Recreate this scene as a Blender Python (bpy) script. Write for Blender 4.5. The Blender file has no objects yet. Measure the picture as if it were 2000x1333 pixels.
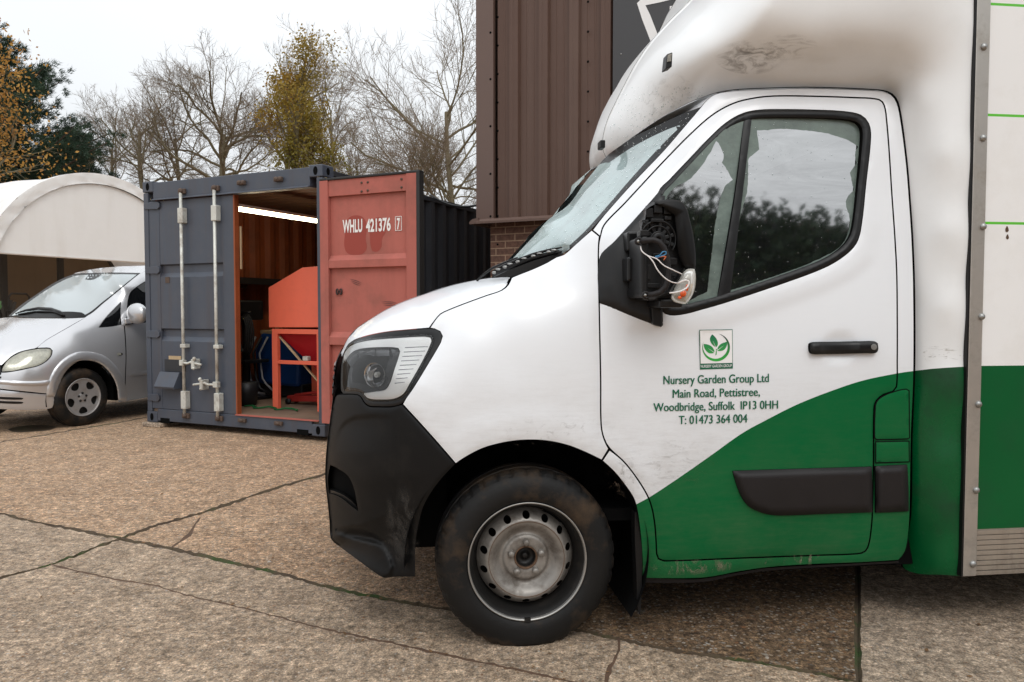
import bpy, math, random
import numpy as np
from mathutils import Vector, Matrix, noise
from mathutils.geometry import delaunay_2d_cdt

random.seed(7)
RNG = np.random.default_rng(7)
SC = bpy.context.scene
COL = SC.collection
R_ = math.radians

# ------------------------------------------------------------------ camera
FPX, CAM_H, HORIZON = 1464.0, 1.28, 607.0      # focal length in photo pixels (2000 wide), eye height, horizon row
PITCH = math.atan((666.5 - HORIZON) / FPX)
cam_data = bpy.data.cameras.new('camera')
cam_data.sensor_width = 36
cam_data.lens = FPX / 2000 * 36
cam_data.clip_start = 0.05
cam_data.clip_end = 2000
cam = bpy.data.objects.new('camera', cam_data)
cam.location = (0, 0, CAM_H)
cam.rotation_euler = (math.pi / 2 - PITCH, 0, 0)
COL.objects.link(cam)
SC.camera = cam

# ------------------------------------------------------------------ world, sun, exposure
SUN_EL, SUN_AZ = R_(50), R_(165)               # azimuth measured clockwise from +Y
w = bpy.data.worlds.new('World')
SC.world = w
w.use_nodes = True
nt = w.node_tree
nt.nodes.clear()
sky = nt.nodes.new('ShaderNodeTexSky')
sky.sky_type = 'NISHITA'
sky.sun_disc = False
sky.sun_elevation = SUN_EL
sky.sun_rotation = SUN_AZ
sky.air_density = 2.0
sky.dust_density = 6.0
hs = nt.nodes.new('ShaderNodeHueSaturation')
hs.inputs['Saturation'].default_value = 0.10
mx = nt.nodes.new('ShaderNodeMixRGB')          # cloud deck over the clear sky
mx.inputs['Fac'].default_value = 0.80
mx.inputs['Color2'].default_value = (12.9, 13.4, 13.9, 1)
bg = nt.nodes.new('ShaderNodeBackground')
bg.inputs['Strength'].default_value = 0.10
out = nt.nodes.new('ShaderNodeOutputWorld')
nt.links.new(sky.outputs[0], hs.inputs['Color'])
nt.links.new(hs.outputs[0], mx.inputs['Color1'])
# overcast: the deck is about twice as bright overhead as near the horizon, with faint cloud tone
tc = nt.nodes.new('ShaderNodeTexCoord'); sx = nt.nodes.new('ShaderNodeSeparateXYZ')
nt.links.new(tc.outputs['Generated'], sx.inputs[0])
mr = nt.nodes.new('ShaderNodeMapRange'); mr.inputs['From Min'].default_value = 0.0; mr.inputs['From Max'].default_value = 0.9
mr.inputs['To Min'].default_value = 0.80; mr.inputs['To Max'].default_value = 1.55
nt.links.new(sx.outputs[2], mr.inputs['Value'])
cn = nt.nodes.new('ShaderNodeTexNoise'); cn.inputs['Scale'].default_value = 2.2; cn.inputs['Detail'].default_value = 4
nt.links.new(tc.outputs['Generated'], cn.inputs['Vector'])
cm = nt.nodes.new('ShaderNodeMapRange'); cm.inputs['To Min'].default_value = 0.90; cm.inputs['To Max'].default_value = 1.10
nt.links.new(cn.outputs['Fac'], cm.inputs['Value'])
mu = nt.nodes.new('ShaderNodeMath'); mu.operation = 'MULTIPLY'
nt.links.new(mr.outputs[0], mu.inputs[0]); nt.links.new(cm.outputs[0], mu.inputs[1])
vm = nt.nodes.new('ShaderNodeVectorMath'); vm.operation = 'SCALE'
nt.links.new(mx.outputs[0], vm.inputs[0]); nt.links.new(mu.outputs[0], vm.inputs['Scale'])
nt.links.new(vm.outputs[0], bg.inputs['Color'])
nt.links.new(bg.outputs[0], out.inputs['Surface'])
sd = bpy.data.lights.new('sun', 'SUN')
sd.energy = 0.9
sd.angle = R_(25)
sd.color = (1.0, 0.975, 0.94)
sun = bpy.data.objects.new('sun', sd)
sun.rotation_euler = (math.pi / 2 - SUN_EL, 0, math.pi - SUN_AZ)
COL.objects.link(sun)
SC.view_settings.view_transform = 'Standard'
SC.view_settings.look = 'None'
SC.view_settings.gamma = 1
SC.view_settings.exposure = -0.24

# ------------------------------------------------------------------ pixel -> ray, planes
CAMP = np.array([0, 0, CAM_H])
CF = np.array([0, math.cos(PITCH), -math.sin(PITCH)])
CU = np.array([0, math.sin(PITCH), math.cos(PITCH)])
CR = np.array([1.0, 0, 0])
def ray(px, py):
    px = np.asarray(px, float); py = np.asarray(py, float)
    return CF + ((px - 1000) / FPX)[..., None] * CR - ((py - 666.5) / FPX)[..., None] * CU
def proj(p):
    q = np.asarray(p, float) - CAMP
    z = q @ CF
    return 1000 + FPX * (q @ CR) / z, 666.5 - FPX * (q @ CU) / z, z
def on_plane(px, py, p0, n):
    d = ray(px, py)
    t = ((np.asarray(p0) - CAMP) @ np.asarray(n)) / (d @ np.asarray(n))
    return CAMP + t[..., None] * d
def at_ground(px, py, z=0.0):
    return on_plane(px, py, (0, 0, z), (0, 0, 1))
def at_depth(px, py, depth):
    return CAMP + ray(px, py) * depth

class Frame:
    """local x, y, z axes in the world"""
    def __init__(s, o, ang):
        s.o = np.asarray(o, float); s.ang = ang
        c, q = math.cos(ang), math.sin(ang)
        s.M = np.array([[c, q, 0], [-q, c, 0], [0, 0, 1.0]])     # rows are the axes
    def __call__(s, p):
        return np.asarray(p, float) @ s.M + s.o
    def inv(s, P):
        return (np.asarray(P, float) - s.o) @ s.M.T

# ------------------------------------------------------------------ objects
ROOT = {}
def props(o, label=None, cat=None, group=None, kind=None):
    if label: o['label'] = label
    if cat: o['category'] = cat
    if group: o['group'] = group
    if kind: o['kind'] = kind
    return o
def thing(name, label, cat, loc=(0, 0, 0), rz=0.0, group=None):
    o = bpy.data.objects.new(name, None)
    COL.objects.link(o)
    o.empty_display_size = 0.2
    o.location = tuple(float(v) for v in loc); o.rotation_euler = (0, 0, rz)
    ROOT[o.name] = Matrix.Translation(o.location) @ Matrix.Rotation(rz, 4, 'Z')
    return props(o, label, cat, group)
def mk(name, V, F, mats, parent=None, mi=None, smooth=False, bevel=0, label=None, cat=None, group=None, kind=None):
    V = np.asarray(V, float).reshape(-1, 3)
    M = ROOT[parent.name] if parent is not None else Matrix.Identity(4)
    if parent is not None:
        A = np.array(M.inverted())
        V = V @ A[:3, :3].T + A[:3, 3]
    me = bpy.data.meshes.new(name)
    me.from_pydata(V.tolist(), [], [tuple(int(i) for i in f) for f in F])
    for m in (mats if isinstance(mats, (list, tuple)) else [mats]):
        me.materials.append(m)
    n = len(me.polygons)
    if mi is not None:
        me.polygons.foreach_set('material_index', np.asarray(mi, dtype=np.int32)[:n])
    if smooth is True:
        me.polygons.foreach_set('use_smooth', np.ones(n, dtype=bool))
    elif smooth is not False:
        me.polygons.foreach_set('use_smooth', np.asarray(smooth, dtype=bool)[:n])
    me.update()
    o = bpy.data.objects.new(name, me)
    COL.objects.link(o)
    if parent is not None:
        o.parent = parent
    ROOT[o.name] = M
    if bevel:
        b = o.modifiers.new('bevel', 'BEVEL'); b.width = bevel; b.segments = 2; b.limit_method = 'ANGLE'; b.angle_limit = R_(40)
        b.harden_normals = False
    return props(o, label, cat, group, kind)

class MB:
    """collects shapes, local to a Frame, for one mesh"""
    def __init__(s, frame=None):
        s.f = frame; s.V = []; s.F = []; s.mi = []; s.sm = []; s.n = 0
    def add(s, V, F, m=0, smooth=False):
        V = np.asarray(V, float).reshape(-1, 3)
        if s.f is not None: V = s.f(V)
        s.V.append(V)
        for f in F:
            s.F.append([i + s.n for i in f]); s.mi.append(m); s.sm.append(smooth)
        s.n += len(V)
        return s
    def box(s, x0, x1, y0, y1, z0, z1, m=0):
        V = [(x, y, z) for z in (z0, z1) for y in (y0, y1) for x in (x0, x1)]
        return s.add(V, [(0, 2, 3, 1), (4, 5, 7, 6), (0, 1, 5, 4), (2, 6, 7, 3), (0, 4, 6, 2), (1, 3, 7, 5)], m)
    def bar(s, p, q, wx, wz, m=0, up=(0, 0, 1)):
        p = np.asarray(p, float); q = np.asarray(q, float); d = q - p; d /= np.linalg.norm(d)
        a = np.cross(d, up); a /= np.linalg.norm(a); b = np.cross(a, d)
        V = [c + sx * a * wx / 2 + sz * b * wz / 2 for c in (p, q) for sx, sz in ((-1, -1), (1, -1), (1, 1), (-1, 1))]
        return s.add(V, [(3, 2, 1, 0), (4, 5, 6, 7), (0, 1, 5, 4), (1, 2, 6, 5), (2, 3, 7, 6), (3, 0, 4, 7)], m)
    def tube(s, pts, r, seg=8, m=0, caps=True):
        pts = np.asarray(pts, float); n = len(pts)
        r = np.broadcast_to(np.asarray(r, float), (n,))
        T = np.gradient(pts, axis=0); T /= np.linalg.norm(T, axis=1)[:, None] + 1e-12
        up = np.array([0.31, 0.17, 0.93]) if abs(T[0][2]) < 0.8 else np.array([0.9, 0.3, 0.1])
        V = []
        for i in range(n):
            a = np.cross(T[i], up); a /= np.linalg.norm(a) + 1e-12; b = np.cross(a, T[i]); up = -np.cross(a, T[i]) * -1
            th = np.arange(seg) * 2 * math.pi / seg
            V.append(pts[i] + r[i] * (np.cos(th)[:, None] * a + np.sin(th)[:, None] * b))
        F = [(i * seg + j, i * seg + (j + 1) % seg, (i + 1) * seg + (j + 1) % seg, (i + 1) * seg + j) for i in range(n - 1) for j in range(seg)]
        if caps:
            F.append(tuple(range(seg))[::-1]); F.append(tuple((n - 1) * seg + j for j in range(seg)))
        return s.add(np.concatenate(V), F, m, True)
    def lathe(s, c, axis, prof, seg=64, m=0, smooth=True, rfun=None, close=False):
        """prof: list of (radius, offset along axis)"""
        c = np.asarray(c, float); ax = np.asarray(axis, float); ax = ax / np.linalg.norm(ax)
        u = np.cross(ax, (0, 0, 1.0)); u /= np.linalg.norm(u); v = np.cross(u, ax)
        th = np.arange(seg) * 2 * math.pi / seg
        V = []
        for k, (r, a) in enumerate(prof):
            rr = r if rfun is None else np.array([rfun(k, j, r) for j in range(seg)])[:, None]
            V.append(c + ax * a + rr * (np.cos(th)[:, None] * u + np.sin(th)[:, None] * v))
        n = len(prof)
        F = [(i * seg + j, i * seg + (j + 1) % seg, (i + 1) * seg + (j + 1) % seg, (i + 1) * seg + j) for i in range(n - 1) for j in range(seg)]
        if close:
            F.append(tuple((n - 1) * seg + j for j in range(seg)))
        return s.add(np.concatenate(V), F, m, smooth)
    def prism(s, poly, vec, m=0):
        P = np.asarray(poly, float); n = len(P); Q = P + np.asarray(vec, float)
        F = [tuple(range(n)), tuple(range(2 * n - 1, n - 1, -1))] + [(i, i + n, (i + 1) % n + n, (i + 1) % n) for i in range(n)]
        return s.add(np.concatenate([P, Q]), F, m)
    def ball(s, c, r, seg=10, m=0):
        r = np.broadcast_to(np.asarray(r, float), (3,)); V = []; F = []
        k = seg // 2
        for i in range(k + 1):
            for j in range(seg):
                a = math.pi * i / k; b = 2 * math.pi * j / seg
                V.append(np.asarray(c) + r * (math.sin(a) * math.cos(b), math.sin(a) * math.sin(b), math.cos(a)))
        F = [(i * seg + j, (i + 1) * seg + j, (i + 1) * seg + (j + 1) % seg, i * seg + (j + 1) % seg) for i in range(k) for j in range(seg)]
        return s.add(V, F, m, True)
    def build(s, name, mats, parent=None, smooth=None, **k):
        return mk(name, np.concatenate(s.V), s.F, mats, parent, s.mi, s.sm if smooth is None else smooth, **k)

# ------------------------------------------------------------------ surface tools for sheet-metal panels
class TPS:
    """smooth surface through scattered values"""
    def __init__(s, pts, lam=1e-6):
        P = np.asarray(pts, float); s.X = P[:, :2] / 1000; v = P[:, 2]; n = len(P)
        K = s.k(s.X, s.X) + lam * np.eye(n); A = np.zeros((n + 3, n + 3))
        A[:n, :n] = K; A[:n, n] = 1; A[:n, n + 1:] = s.X; A[n, :n] = 1; A[n + 1:, :n] = s.X.T
        s.c = np.linalg.solve(A, np.concatenate([v, np.zeros(3)])); s.nn = n
    @staticmethod
    def k(A, B):
        d2 = ((A[:, None, :] - B[None]) ** 2).sum(-1)
        return 0.5 * d2 * np.log(d2 + 1e-12)
    def __call__(s, x, y):
        Q = np.stack([x, y], -1) / 1000
        return s.k(Q, s.X) @ s.c[:s.nn] + s.c[s.nn] + Q @ s.c[s.nn + 1:]
def seg_dist(x, y, poly, closed=False):
    P = np.asarray(poly, float)
    if closed: P = np.vstack([P, P[:1]])
    d = np.full(len(x), 1e18); X = np.stack([x, y], -1)
    for a, b in zip(P[:-1], P[1:]):
        ab = b - a; t = np.clip(((X - a) @ ab) / (ab @ ab + 1e-12), 0, 1)
        d = np.minimum(d, ((X - a - t[:, None] * ab) ** 2).sum(-1))
    return np.sqrt(d)
def inside(x, y, poly):
    P = np.asarray(poly, float); c = np.zeros(len(x), bool); j = len(P) - 1
    for i in range(len(P)):
        xi, yi = P[i]; xj, yj = P[j]
        if yi != yj:
            c ^= ((yi > y) != (yj > y)) & (x < (xj - xi) * (y - yi) / (yj - yi) + xi)
        j = i
    return c
def smooth_line(pts, step, closed=True, corner=48):
    P = [np.asarray(p, float) for p in pts]; n = len(P); out = []
    def is_corner(i):
        if not closed and i in (0, n - 1): return True
        a = P[i] - P[i - 1]; b = P[(i + 1) % n] - P[i]
        ang = abs((math.atan2(b[1], b[0]) - math.atan2(a[1], a[0]) + math.pi) % (2 * math.pi) - math.pi)
        return ang > R_(corner)
    cor = [is_corner(i) for i in range(n)]
    for i in range(n if closed else n - 1):
        p1, p2 = P[i], P[(i + 1) % n]
        L = np.linalg.norm(p2 - p1)
        if L < 1e-6: continue
        if cor[i]: m1 = None
        else: m1 = (P[(i + 1) % n] - P[i - 1])
        j = (i + 1) % n
        m2 = None if cor[j] else (P[(j + 1) % n] - P[i])
        def norm(v): return v / (np.linalg.norm(v) + 1e-9) * L
        if m1 is None and m2 is None: m1 = m2 = p2 - p1
        elif m1 is None: m2 = norm(m2); m1 = 1.5 * (p2 - p1) - 0.5 * m2
        elif m2 is None: m1 = norm(m1); m2 = 1.5 * (p2 - p1) - 0.5 * m1
        else: m1 = norm(m1); m2 = norm(m2)
        k = max(1, int(round(L / step)))
        for t in np.arange(k) / k:
            out.append((2*t**3-3*t**2+1)*p1 + (t**3-2*t**2+t)*m1 + (-2*t**3+3*t**2)*p2 + (t**3-t**2)*m2)
    if not closed: out.append(P[-1])
    return np.array(out)
def inset(poly, d):
    P = np.asarray(poly, float)
    area = 0.5 * np.sum(P[:, 0] * np.roll(P[:, 1], -1) - np.roll(P[:, 0], -1) * P[:, 1])
    a = P - np.roll(P, 1, 0); b = np.roll(P, -1, 0) - P
    na = np.stack([-a[:, 1], a[:, 0]], -1) / (np.linalg.norm(a, axis=1)[:, None] + 1e-9)
    nb = np.stack([-b[:, 1], b[:, 0]], -1) / (np.linalg.norm(b, axis=1)[:, None] + 1e-9)
    m = na + nb; L = np.linalg.norm(m, axis=1)[:, None]; m = m / (L + 1e-9) / np.maximum(L / 2, 0.4)
    return P + m * d * (1 if area > 0 else -1)
def triangulate(bound, holes, cons, step, xr=None):
    """px outline -> (points, triangles)"""
    pts = []; edges = []
    def loop(P, closed=True):
        k = len(pts); n = len(P); pts.extend(map(tuple, P))
        edges.extend((k + i, k + (i + 1) % n) for i in range(n if closed else n - 1))
    loop(bound)
    for h in holes: loop(h)
    for c in cons: loop(c, False)
    B = np.array(pts)
    lo, hi = bound.min(0), bound.max(0)
    gx, gy = np.meshgrid(np.arange(lo[0], hi[0], step), np.arange(lo[1], hi[1], step))
    G = np.stack([gx.ravel(), gy.ravel()], -1)
    keep = inside(G[:, 0], G[:, 1], bound)
    for h in holes: keep &= ~inside(G[:, 0], G[:, 1], h)
    G = G[keep]
    if len(G):
        dm = np.full(len(G), 1e9)
        for k in range(0, len(B), 64):
            dm = np.minimum(dm, ((G[:, None] - B[None, k:k + 64]) ** 2).sum(-1).min(1))
        G = G[dm > (0.55 * step) ** 2]
    allp = [Vector(p) for p in pts] + [Vector(p) for p in G]
    vs, es, fs = delaunay_2d_cdt(allp, edges, [], 0, 1e-5)[:3]
    V = np.array([tuple(v) for v in vs]); F = np.array([f for f in fs if len(f) == 3], int)
    c = V[F].mean(1)
    ok = inside(c[:, 0], c[:, 1], bound)
    for h in holes: ok &= ~inside(c[:, 0], c[:, 1], h)
    F = F[ok]
    used = np.unique(F); remap = -np.ones(len(V), int); remap[used] = np.arange(len(used))
    return V[used], remap[F]
def skin(P2, F, fn, rim_vec, facing=None):
    """lift triangles to 3-D and give the sheet a rim of its own depth; returns V, F, smooth, is_rim"""
    P3 = fn(P2[:, 0], P2[:, 1])
    n = np.cross(P3[F[:, 1]] - P3[F[:, 0]], P3[F[:, 2]] - P3[F[:, 0]])
    if (n * (CAMP - P3[F].mean(1))).sum() < 0: F = F[:, ::-1]
    V = [P3]; FF = [tuple(f) for f in F]; sm = [True] * len(F)
    if rim_vec is not None:
        E = {}
        for f in F:
            for a, b in ((f[0], f[1]), (f[1], f[2]), (f[2], f[0])):
                E[(a, b)] = 1
        bd = [(a, b) for (a, b) in E if (b, a) not in E]
        idx = {}
        base = len(P3)
        for a, b in bd:
            for q in (a, b):
                if q not in idx: idx[q] = len(idx)
        ids = np.array(list(idx.keys())); nb = len(ids)
        V += [P3[ids], P3[ids] + rim_vec]
        for a, b in bd:
            i, j = base + idx[a], base + idx[b]
            FF.append((j, i, i + nb, j + nb)); sm.append(False)
    return np.concatenate(V), FF, sm, len(F)
# ------------------------------------------------------------------ materials
def new_mat(name):
    m = bpy.data.materials.new(name); m.use_nodes = True
    nt = m.node_tree; b = nt.nodes['Principled BSDF']
    return m, nt, b
def N(nt, t, **k):
    n = nt.nodes.new(t)
    for a, v in k.items():
        if a in n.inputs.keys(): n.inputs[a].default_value = v
        else: setattr(n, a, v)
    return n
def coords(nt, kind='Object'):
    return nt.nodes.new('ShaderNodeTexCoord').outputs[kind]
def nz(nt, co, scale, detail=4, rough=0.6, dist=0):
    n = N(nt, 'ShaderNodeTexNoise', Scale=scale, Detail=detail, Roughness=rough, Distortion=dist)
    nt.links.new(co, n.inputs['Vector']); return n.outputs['Fac']
def ramp(nt, fac, stops):
    r = nt.nodes.new('ShaderNodeValToRGB'); e = r.color_ramp.elements
    while len(e) > 1: e.remove(e[-1])
    e[0].position = stops[0][0]; e[0].color = c4(stops[0][1])
    for p, c in stops[1:]:
        q = e.new(p); q.color = c4(c)
    nt.links.new(fac, r.inputs['Fac']); return r.outputs['Color']
def c4(c):
    return (c, c, c, 1) if isinstance(c, (int, float)) else (*c, 1)
def mix(nt, fac, a, b, mode='MIX'):
    m = N(nt, 'ShaderNodeMixRGB', blend_type=mode)
    for s, v in (('Fac', fac), ('Color1', a), ('Color2', b)):
        if hasattr(v, 'links'): nt.links.new(v, m.inputs[s])
        else: m.inputs[s].default_value = v if s == 'Fac' else c4(v)
    return m.outputs['Color']
def mth(nt, op, a, b=0.0):
    m = N(nt, 'ShaderNodeMath', operation=op)
    for i, v in enumerate((a, b)):
        if hasattr(v, 'links'): nt.links.new(v, m.inputs[i])
        else: m.inputs[i].default_value = v
    return m.outputs[0]
def bump(nt, b, h, strength=0.3, dist=0.01):
    n = N(nt, 'ShaderNodeBump', Strength=strength, Distance=dist)
    nt.links.new(h, n.inputs['Height']); nt.links.new(n.outputs[0], b.inputs['Normal'])
def sepxyz(nt, co):
    s = nt.nodes.new('ShaderNodeSeparateXYZ'); nt.links.new(co, s.inputs[0]); return s.outputs
def stretch(nt, co, sc):
    m = N(nt, 'ShaderNodeMapping'); m.inputs['Scale'].default_value = sc
    nt.links.new(co, m.inputs['Vector']); return m.outputs[0]

def surf(name, col, rough=0.5, metal=0.0, var=0.0, vscale=3.0, dirt=None, damt=0.5, dscale=6.0, drough=0.8, bmp=0.0, bscale=40.0, coat=0.0, spec=0.5, streak=None, kind='Object'):
    """general painted / worn surface: colour with blotchy variation, dirt patches, optional run-down streaks, bump"""
    m, nt, b = new_mat(name); co = coords(nt, kind)
    c = c4(col)[:3]
    b.inputs['Roughness'].default_value = rough; b.inputs['Metallic'].default_value = metal
    b.inputs['Specular IOR Level'].default_value = spec
    b.inputs['Coat Weight'].default_value = coat; b.inputs['Coat Roughness'].default_value = 0.08
    o = None
    if var:
        o = mix(nt, nz(nt, co, vscale, 6), tuple(max(0, v * (1 - var)) for v in c), tuple(min(1, v * (1 + var)) for v in c))
    if dirt is not None:
        f = ramp(nt, nz(nt, co, dscale, 8, 0.68), [(0.5 - 0.02, 0.0), (0.72, damt)])
        o = mix(nt, f, o if o is not None else c, dirt)
        rr = mix(nt, f, rough, drough); nt.links.new(rr, b.inputs['Roughness'])
    if streak is not None:
        sco = stretch(nt, co, (streak[1], streak[1], streak[1] * 0.05))
        f = ramp(nt, nz(nt, sco, 1.0, 6, 0.7), [(0.5, 0.0), (0.75, streak[2])])
        o = mix(nt, f, o if o is not None else c, streak[0])
    if o is not None: nt.links.new(o, b.inputs['Base Color'])
    else: b.inputs['Base Color'].default_value = c4(col)
    if bmp: bump(nt, b, nz(nt, co, bscale, 5), bmp, 0.01)
    return m

def truck_paint(name, col, lowdirt, coat=0.2):
    """van paint: road film thickening low down where the wheels throw it, specks and scuffs"""
    m, nt, b = new_mat(name); co = coords(nt); x, y, z = sepxyz(nt, co)
    b.inputs['Roughness'].default_value = 0.32; b.inputs['Coat Weight'].default_value = coat; b.inputs['Specular IOR Level'].default_value = 0.5 if coat else 0.10
    low = N(nt, 'ShaderNodeMapRange'); low.inputs['From Min'].default_value = 1.15; low.inputs['From Max'].default_value = 0.35
    low.inputs['To Min'].default_value = 0.05; low.inputs['To Max'].default_value = 1.0; nt.links.new(z, low.inputs['Value'])
    n1 = ramp(nt, nz(nt, co, 4.0, 9, 0.7), [(0.40, 0.15), (0.75, 1.0)])
    n2 = ramp(nt, nz(nt, stretch(nt, co, (9, 9, 60)), 1.0, 6, 0.75), [(0.45, 0.1), (0.8, 1.0)])
    f = mth(nt, 'MULTIPLY', mth(nt, 'MULTIPLY', low.outputs[0], lowdirt), mth(nt, 'ADD', mth(nt, 'MULTIPLY', n1, 0.6), mth(nt, 'MULTIPLY', n2, 0.5)))
    c = mix(nt, nz(nt, co, 2.0, 4), tuple(v * 0.97 for v in col), tuple(min(1, v * 1.02) for v in col))
    c = mix(nt, f, c, (0.20, 0.155, 0.11))
    sp = ramp(nt, nz(nt, stretch(nt, co, (38, 38, 60)), 1.0, 2, 0.5), [(0.735, 0.0), (0.765, 0.55)])
    reg = ramp(nt, nz(nt, co, 3.1, 3), [(0.5, 0.0), (0.62, 1.0)])
    c = mix(nt, mth(nt, 'MULTIPLY', sp, mth(nt, 'MULTIPLY', reg, low.outputs[0])), c, (0.09, 0.06, 0.04))
    nt.links.new(c, b.inputs['Base Color'])
    nt.links.new(mth(nt, 'ADD', 0.28, mth(nt, 'MULTIPLY', f, 0.5)), b.inputs['Roughness'])
    bump(nt, b, nz(nt, co, 2.2, 2), 0.035, 0.05)
    return m

M = {}
M['white'] = truck_paint('van_white_paint', (0.765, 0.785, 0.81), 0.75)
M['green'] = truck_paint('van_green_vinyl', (0.0, 0.110, 0.032), 0.22, coat=0.0)
M['fairing'] = surf('fairing_white_gel', (0.79, 0.80, 0.80), 0.34, var=0.04, vscale=1.5, dirt=(0.46, 0.44, 0.41), damt=0.12, dscale=3.2, coat=0.2)
M['fairing_green'] = surf('fairing_green_vinyl', (0.0, 0.082, 0.022), 0.26, var=0.25, vscale=4, dirt=(0.008, 0.022, 0.010), damt=0.75, dscale=3.5, bmp=0.12, bscale=6, spec=0.3)
M['cargo_white'] = surf('cargo_white_panel', (0.80, 0.795, 0.785), 0.35, var=0.03, vscale=2, dirt=(0.5, 0.45, 0.36), damt=0.15, dscale=5)
M['cargo_green'] = surf('cargo_green_vinyl', (0.0, 0.085, 0.022), 0.35, var=0.12, vscale=6, dirt=(0.01, 0.045, 0.02), damt=0.35, dscale=4, spec=0.25)
M['lime'] = surf('lime_line_vinyl', (0.10, 0.50, 0.03), 0.4, var=0.1)
M['black_plastic'] = surf('black_textured_plastic', (0.005, 0.005, 0.0052), 0.46, var=0.4, vscale=5, dirt=(0.030, 0.024, 0.019), damt=0.40, dscale=3.4, bmp=0.04, bscale=260, spec=0.20)
M['sail_black'] = surf('smooth_black_plastic', (0.007, 0.007, 0.0075), 0.34, var=0.3, vscale=9, dirt=(0.025, 0.022, 0.02), damt=0.3, dscale=8, spec=0.32)
M['moulding'] = surf('charcoal_moulding_plastic', (0.013, 0.011, 0.0115), 0.55, var=0.25, vscale=8, bmp=0.05, bscale=300, spec=0.3)
M['rubber'] = surf('black_rubber_seal', (0.006, 0.006, 0.0065), 0.42, var=0.2, vscale=20, spec=0.3)
M['void'] = surf('black_underseal_and_gap_shade', (0.005, 0.005, 0.005), 0.9, var=0.5, vscale=6, spec=0.05)  # underseal black that also paints shade into panel gaps, recesses and holes
M['cabin'] = surf('dark_cabin_trim', (0.045, 0.048, 0.052), 0.8, var=0.3, vscale=6)
M['alu'] = surf('dull_aluminium_trim', (0.46, 0.435, 0.40), 0.42, 0.75, var=0.18, vscale=7, dirt=(0.20, 0.17, 0.13), damt=0.55, dscale=9)
M['alu_rail'] = surf('ribbed_aluminium_rail', (0.42, 0.38, 0.33), 0.42, 0.7, var=0.25, vscale=5, dirt=(0.12, 0.09, 0.06), damt=0.8, dscale=6, streak=((0.12, 0.09, 0.06), 8.0, 0.5))
M['steel'] = surf('grey_bolt_steel', (0.30, 0.30, 0.29), 0.4, 0.8, var=0.2, vscale=30)
def glassy(name, tint, refl, rough=0.0, fog=None, fogamt=0.0, streaks=False, fogscale=(6, 6, 6), lo=0.35, hi=0.6):
    """pane: clear tint + surface reflection, with an optional milky film (condensation, painted sky sheen)"""
    m, nt, b = new_mat(name); nt.nodes.remove(b); co = coords(nt)
    tr = N(nt, 'ShaderNodeBsdfTransparent'); tr.inputs['Color'].default_value = c4(tint)
    gl = N(nt, 'ShaderNodeBsdfGlossy'); gl.inputs['Roughness'].default_value = rough
    mxs = nt.nodes.new('ShaderNodeMixShader'); outp = nt.nodes['Material Output']
    fr = N(nt, 'ShaderNodeFresnel', IOR=1.45)
    if streaks:
        s1 = ramp(nt, nz(nt, stretch(nt, co, (1.6, 1.6, 11)), 1.0, 8, 0.72, 1.6), [(0.30, 0.78), (0.66, 1.0)])
        fac = mth(nt, 'MULTIPLY', mth(nt, 'ADD', fr.outputs[0], refl), s1)
    else:
        fac = mth(nt, 'ADD', fr.outputs[0], refl)
    nt.links.new(fac, mxs.inputs[0]); nt.links.new(tr.outputs[0], mxs.inputs[1]); nt.links.new(gl.outputs[0], mxs.inputs[2])
    last = mxs.outputs[0]
    if fog is not None:
        df = N(nt, 'ShaderNodeBsdfDiffuse'); df.inputs['Color'].default_value = c4(fog)
        m2 = nt.nodes.new('ShaderNodeMixShader')
        f = ramp(nt, nz(nt, stretch(nt, co, fogscale), 1.0, 7, 0.7), [(lo, fogamt * (0.55 if lo > 0 else 1)), (hi, fogamt)])
        nt.links.new(f, m2.inputs[0]); nt.links.new(last, m2.inputs[1]); nt.links.new(df.outputs[0], m2.inputs[2]); last = m2.outputs[0]
    nt.links.new(last, outp.inputs['Surface'])
    return m
M['glass_wiped'] = glassy('side_glass_wiped', (0.15, 0.17, 0.165), 0.56, 0.035, fog=(0.05, 0.055, 0.05), fogamt=0.10, streaks=True, fogscale=(3, 3, 30))
M['glass_fog'] = glassy('side_glass_condensation', (0.16, 0.20, 0.185), 0.05, 0.1, fog=(0.20, 0.25, 0.225), fogamt=0.85, fogscale=(7, 7, 9))
M['glass_screen'] = glassy('windscreen_glass', (0.42, 0.58, 0.57), 0.28, 0.03, fog=(0.60, 0.74, 0.74), fogamt=0.55, fogscale=(3, 3, 3))  # pale fog colour stands in for the sky reflected in the screen
M['glass_far'] = glassy('far_side_glass', (0.5, 0.55, 0.54), 0.0)
M['lens'] = glassy('headlight_lens', (0.95, 0.96, 0.96), 0.0, 0.02, fog=(0.42, 0.42, 0.41), fogamt=0.035, fogscale=(14, 14, 14))
M['droplet'] = glassy('rain_bead', (.8, .85, .85), .10, .05)
M['lamp_dark'] = surf('dark_lamp_interior', (0.10, 0.10, 0.105), 0.15, 0.7, var=0.6, vscale=12, spec=0.6)
M['chrome'] = surf('bright_reflector', (0.62, 0.62, 0.63), 0.12, 1.0)
M['chrome_rough'] = surf('dull_silver_reflector', (0.20, 0.20, 0.21), 0.25, 1.0, var=0.3, vscale=12)
M['lamp_trim'] = surf('white_lamp_trim', (0.84, 0.83, 0.82), 0.30, 0.0, var=0.05, vscale=9)
M['wheel_steel'] = surf('dusty_silver_wheel_paint', (0.25, 0.232, 0.21), 0.42, 0.4, var=0.4, vscale=11, dirt=(0.06, 0.042, 0.028), damt=0.9, dscale=9, bmp=0.05, bscale=120)
M['rim_dark'] = surf('dark_rim_barrel', (0.012, 0.0115, 0.011), 0.42, 0.1, var=0.3, vscale=12, dirt=(0.03, 0.022, 0.016), damt=0.4, dscale=10, spec=0.35)
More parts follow.
